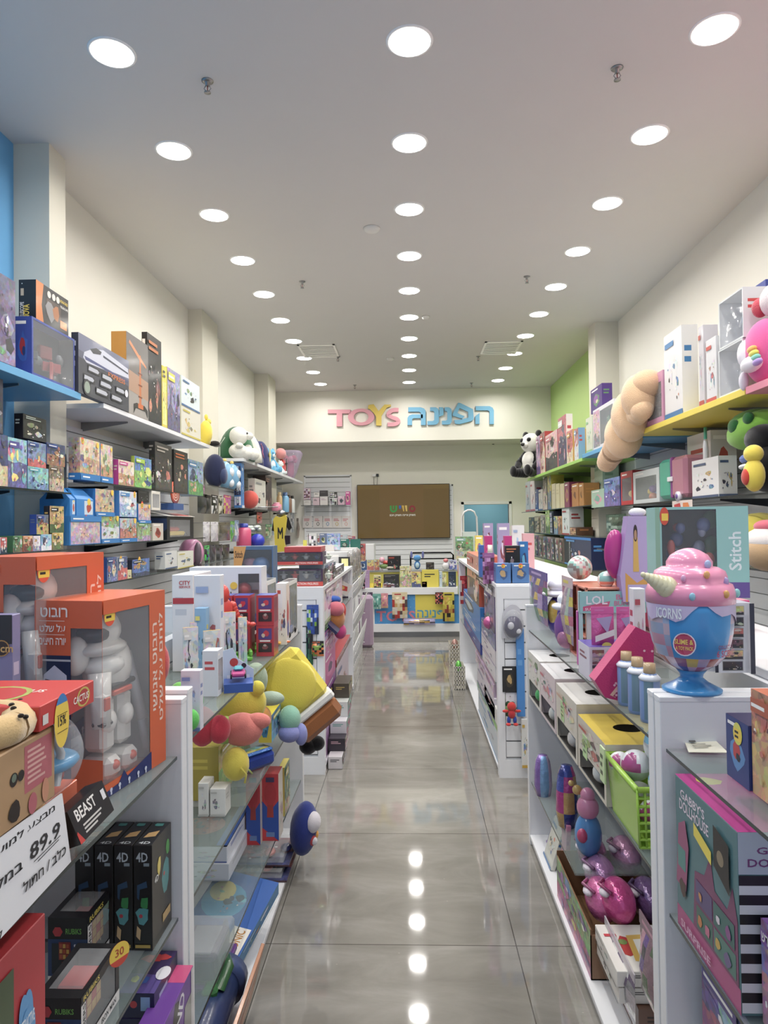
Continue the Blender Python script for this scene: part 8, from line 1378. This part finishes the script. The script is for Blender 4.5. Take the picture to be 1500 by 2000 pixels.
m = M(); m.box((-1.0, .32, .745), (1.0, .5, .98), 'd8d05a', 'card'); m.box((-1.0, .25, .98), (1.0, .55, .995), 'ffffff', 'glass'); m.box((-1.0, .3, .97), (1.0, .55, .98), 'ffffff', 'laminate'); m.link('upper_tier', e)
tu = 1.0
for a, b, yt, st, base, pal, lb in ((702, 716, 1094, 'big', '3a5a8a', 'b8c8d0 2a3a5a', 'blue box'), (717, 730, 1094, 'pic', '4a6a8a', 'd8c84a c8503c 5a8aa0', 'picture card box'), (731, 741, 1093, 'pic', '8ab0a0', 'c8a03c b83a34 4a6a5a', 'green and yellow box'), (757, 783, 1086, 'dark', '1c1b1e', 'c8503c 5a3a7a 4a8a5a', 'black display box with a raised back'), (878, 892, 1094, 'pic', '2c3888', 'd8d8e0 4a5ab0', 'dark blue box'), (832, 848, 1099, 'dark', '2a2426', '8a8078 b8b0b0', 'dark tray')): Y(a, b, yt, tu, 10.68, st, base, pal, lb+' on the upper tier of the counter', dep=.12)
lump('plush_toy', (cx(815, 1.1, 10.7), 10.75, tu), [('body', [((0, 0, .07), (.05, .04, .07), '3a7ab8'), ((0, -.03, .07), (.03, .02, .045), 'b8d8e8')]), ('head', [((0, 0, .18), (.06, .05, .05), '4a8ac4')]), ('ear', [((-.09, 0, .23), (.02, .015, .06), '6a70a8'), ((.09, 0, .23), (.02, .015, .06), '6a70a8')])], 'small blue long-eared toy on the upper tier of the counter')
lump('toy_heap', (cx(757, 1.05, 10.7), 10.72, tu), [('pieces', [((-.05, 0, .06), (.08, .05, .04), '6a8a4a'), ((.04, 0, .04), (.1, .05, .03), 'c8c0b0'), ((-.02, 0, .12), (.06, .04, .03), 'c8403c')])], 'heap of green, red and cream squeeze toys on the counter', cat='toy', mat='plastic'); lump('toy_wand', (cx(746, 1.05, 10.7), 10.72, tu), [('ball', [((0, 0, .16), .045, 'd8a0b0')]), ('stem', [((0, 0, .06), (.02, .02, .08), 'd8c8d0')])], 'pale pink lollipop shaped toy on the counter', cat='toy', mat='plastic'); lump('toy_cone', (cx(871, 1.05, 10.7), 10.72, tu), [('base', [((0, 0, .05), (.06, .05, .06), 'd8d8dc')]), ('top', [((0, 0, .14), (.04, .03, .03), 'd87a80')])], 'white toy with a pink top at the right of the counter', cat='toy', mat='plastic')
for a, b, yt, st, base, pal, lb in ((712, 722, 1114, 'plain', 'a88ab0', 'b8a0c0', 'lilac pouch box'), (730, 744, 1124, 'grid', 'd8d0b0', 'd8c84a b8503c 3a3a3a', 'yellow pencil tub'), (722, 747, 1139, 'plain', 'e0c82c', 'e8d84a', 'flat yellow box'), (749, 780, 1122, 'dark', '2c2c2e', '8a8a88 c8c8c4', 'black display tray'), (748, 772, 1139, 'grid', 'c8b8b0', '8a2a34 d8d0d0 2a2a2a', 'white and maroon box'), (781, 804, 1106, 'pic', 'b8b07a', 'd0c88a a8a06a c890a0', 'tall clear and gold pack'), (782, 793, 1141, 'plain', '6a9a9a', '8ab0b0', 'flat teal box'), (804, 822, 1117, 'pic', '8a5a4a', 'd8c03c 3a4a7a a84a44', 'brown and yellow pouch box'), (805, 822, 1134, 'plain', '2a3a5e', '4a5a7a', 'dark blue pouch'), (824, 857, 1113, 'plain', 'd8c83c', '2a2a2a', 'wide yellow and pink dispenser'), (824, 834, 1136, 'plain', '6a4030', '8a6048', 'small brown box'), (858, 864, 1117, 'plain', 'b8c8d0', '5a8ac0', 'narrow white and blue box'), (864, 872, 1119, 'pic', 'c8c05a', 'd8d080 8a8a5a', 'yellow spiral pack'), (876, 891, 1117, 'dark', '26354f', '3a4a6a c8d0d8', 'navy card machine box')): Y(a, b, yt, .7455, 10.5, st, base, pal, lb+' on the lower counter top', dep=.08)
for a, b, t_, bb, base, pal, lb in ((766, 796, 1157, 1208, 'd8c8a0', 'b83a34 8a2a2a d8d0c8 c8a060 5a4a4a', 'large white and red hanging bag at the counter front'), (708, 728, 1157, 1180, '4a3a54', 'b8b0b8 2a2a34 8a7a94', 'dark striped pouches at the left of the counter'), (728, 744, 1160, 1190, '6ab0a4', '8ac8bc 4a8a84 b8d0cc', 'teal hanging bag'), (744, 758, 1159, 1188, 'd88a9a', 'e0a8a0 c87a9a d8b08a', 'pink and peach hanging bag'), (850, 866, 1157, 1180, '2a2424', 'c84a44 d87a6a 1c1c1c', 'small black and red hanging bag'), (865, 888, 1157, 1214, 'c8b82c', '2a2420 c89a3c 8a3a2c d8c84a', 'large yellow and black hanging bag'), (788, 850, 1208, 1221, 'a8a0c8', 'b8b0d8 2a2a2c c8a04a', 'lilac animal sticker strip'), (704, 713, 1120, 1150, '1c1c22', 'c890a0 2a2a30', 'black and pink pouch by the counter side')): BY(a, b, t_, bb, 10.34, base, pal, lb+' hanging on the counter')
m = M(); x0, z0 = onY(802, 1100, 11.2); x1, z1 = onY(885, 1079, 11.2); m.tube([(0, 0, -.12), (0, 0, z1-z0-.04), (.04, 0, z1-z0), (x1-x0-.04, 0, z1-z0), (x1-x0, 0, z1-z0-.04), (x1-x0, 0, -.12)], .014, '1c1c1e', 'metal'); m.tube([(0, 0, .07), (x1-x0, 0, .07)], .01, '2a2a2c', 'metal'); m.tube([(0, 0, -.12), (0, 0, -z0+.02)], .014, '1c1c1e', 'metal'); m.tube([(x1-x0, 0, -.12), (x1-x0, 0, -z0+.02)], .014, '1c1c1e', 'metal'); tag(m.link('trolley', None, (x0, 11.2, z0)), 'black tubular trolley handle behind the counter', 'trolley')
m = M(); x0, z0 = onY(901, 1080, 11.6); x1, z1 = onY(933, 996, 11.6); w = x1-x0; h = z1; m.tube([(0, 0, 0), (.02, 0, h-.12), (.06, 0, h-.03), (.12, 0, h), (w-.12, 0, h), (w-.06, 0, h-.03), (w-.02, 0, h-.12), (w+.03, 0, 0)], .016, 'dedede', 'plastic'); 
for k in range(5): m.box((.01, -.1, .25+k*.3), (w, .02, .28+k*.3), 'cfcfcf', 'plastic')
tag(m.link('step_ladder', None, (x0, 11.6, 0)), 'white step ladder with a rounded handrail before the doorway', 'ladder')
# ================================================================ BACK WALL display left of the television
yb_ = 13.93; wx0 = onY(590, 987, 13.8)[0]; wx1 = onY(676, 987, 13.8)[0]; zsh = onY(630, 987, 13.8)[1]
m = M(); m.box((wx0, 13.65, zsh-.012), (wx1, 13.95, zsh), 'ffffff', 'glass'); m.box((wx0, 13.648, zsh-.012), (wx1, 13.651, zsh), '3a4242', 'plastic'); tag(m.link('display_ledge', None), 'glass ledge with boxed mugs on the back wall', 'shelf')
for i, (a, b, yt, st, base, pal) in enumerate(((593, 607, 977, 'plain', 'c8c4c0', '8a8480'), (611, 624, 972, 'plain', 'c8b0b8', '3a3638'), (625, 640, 970, 'plain', 'cfcac8', 'a890a0'), (644, 658, 973, 'grid', 'd8d8d4', '1f1f21 c8c8c4'), (660, 673, 969, 'big', 'c8a8b8', '5a6068 3a4048'), (675, 684, 960, 'big', 'b84a8a', 'd8c0a0 7a3a6a'))): Y(a, b, yt, zsh, 13.68, st, base, pal, ('cream mug box at the left end', 'pink mug box', 'white and pink mug box', 'striped black and white mug box', 'pink box with a dark arched window', 'magenta box at the right end')[i]+' of the back wall ledge', dep=.12, cat='gift box', name='mug_box')
for i, (a, b, yt, yb, st, base, pal) in enumerate(((593, 606, 954, 976, 'grid', 'c8a8b8', '6a3a4a d0c0c8'), (613, 624, 962, 971, 'plain', 'd0ccc8', '2a2a2c'), (624, 640, 958, 969, 'plain', '3a383a', '5a585a'), (644, 658, 961, 972, 'grid', '2a2a2c', 'd8d8d4 2a2a2c'))): Y(a, b, yt, onY(a, yb, 13.68)[1], 13.68, st, base, pal, ('upper pink patterned box', 'upper white mug box', 'upper dark mug box', 'upper striped mug box')[i]+' on the back wall ledge', dep=.1, cat='gift box', name='mug_box')
for i, px in enumerate((591, 612, 631, 649, 667)): o = FY(px, px+18, 1008, 1031, 13.95, 'plain', 'dcd6d4', 'c86a78 d8d4d4', '%s white card with a %s pacifier strap, in the row of five' % (('leftmost', 'second', 'middle', 'fourth', 'rightmost')[i], ('grey', 'black', 'blue', 'yellow', 'pink')[i]), dep=.03, cat='carded product', name='hanging_card'); m = M(); n = 14; m.tube([(.025*math.cos(2*PI*k/n), -.01, .08+.035*math.sin(2*PI*k/n)) for k in range(n+1)], .008, ('8a8c8a', '1c1c1e', '5a90c0', 'c8a84a', 'd89a8a')[i], 'plastic'); m.link('strap', o)
for i in range(6): FY(600+i*16, 614+i*16, 1044+(i % 2)*3, 1064, 12.6, ('white', 'pic')[i % 2], ('d8d4d4', 'c8ccd8', '8aa0c8', 'd8c8cc', 'c0c8d0', 'd8d0d0')[i], 'b84a5a 6a8ac0 d8d8d8 8aa84a', ('first', 'second', 'third', 'fourth', 'fifth', 'sixth')[i]+' small box from the left on the low table under the carded row', dep=.1)
m = M(); m.box((-2.1, 12.55, 0), (-.65, 13.2, onY(640, 1064, 12.6)[1]), 'ffffff', 'laminate', .004); tag(m.link('display_table', None), 'white display block under the carded row at the back wall', 'table')
y_ = 9.2; Y(592, 600, 1055, TL, 6.95, 'plain', 'd8d040', '6a6a2a', 'bright yellow price card standing on the far left shelving top', dep=.004, cat='sign', name='price_card'); FY(602, 619, 1042, 1068, 7.6, 'big', '3a2c30', '8a5a4a b89080', 'dark poster box with a red haired doll picture', dep=.05)
settle()
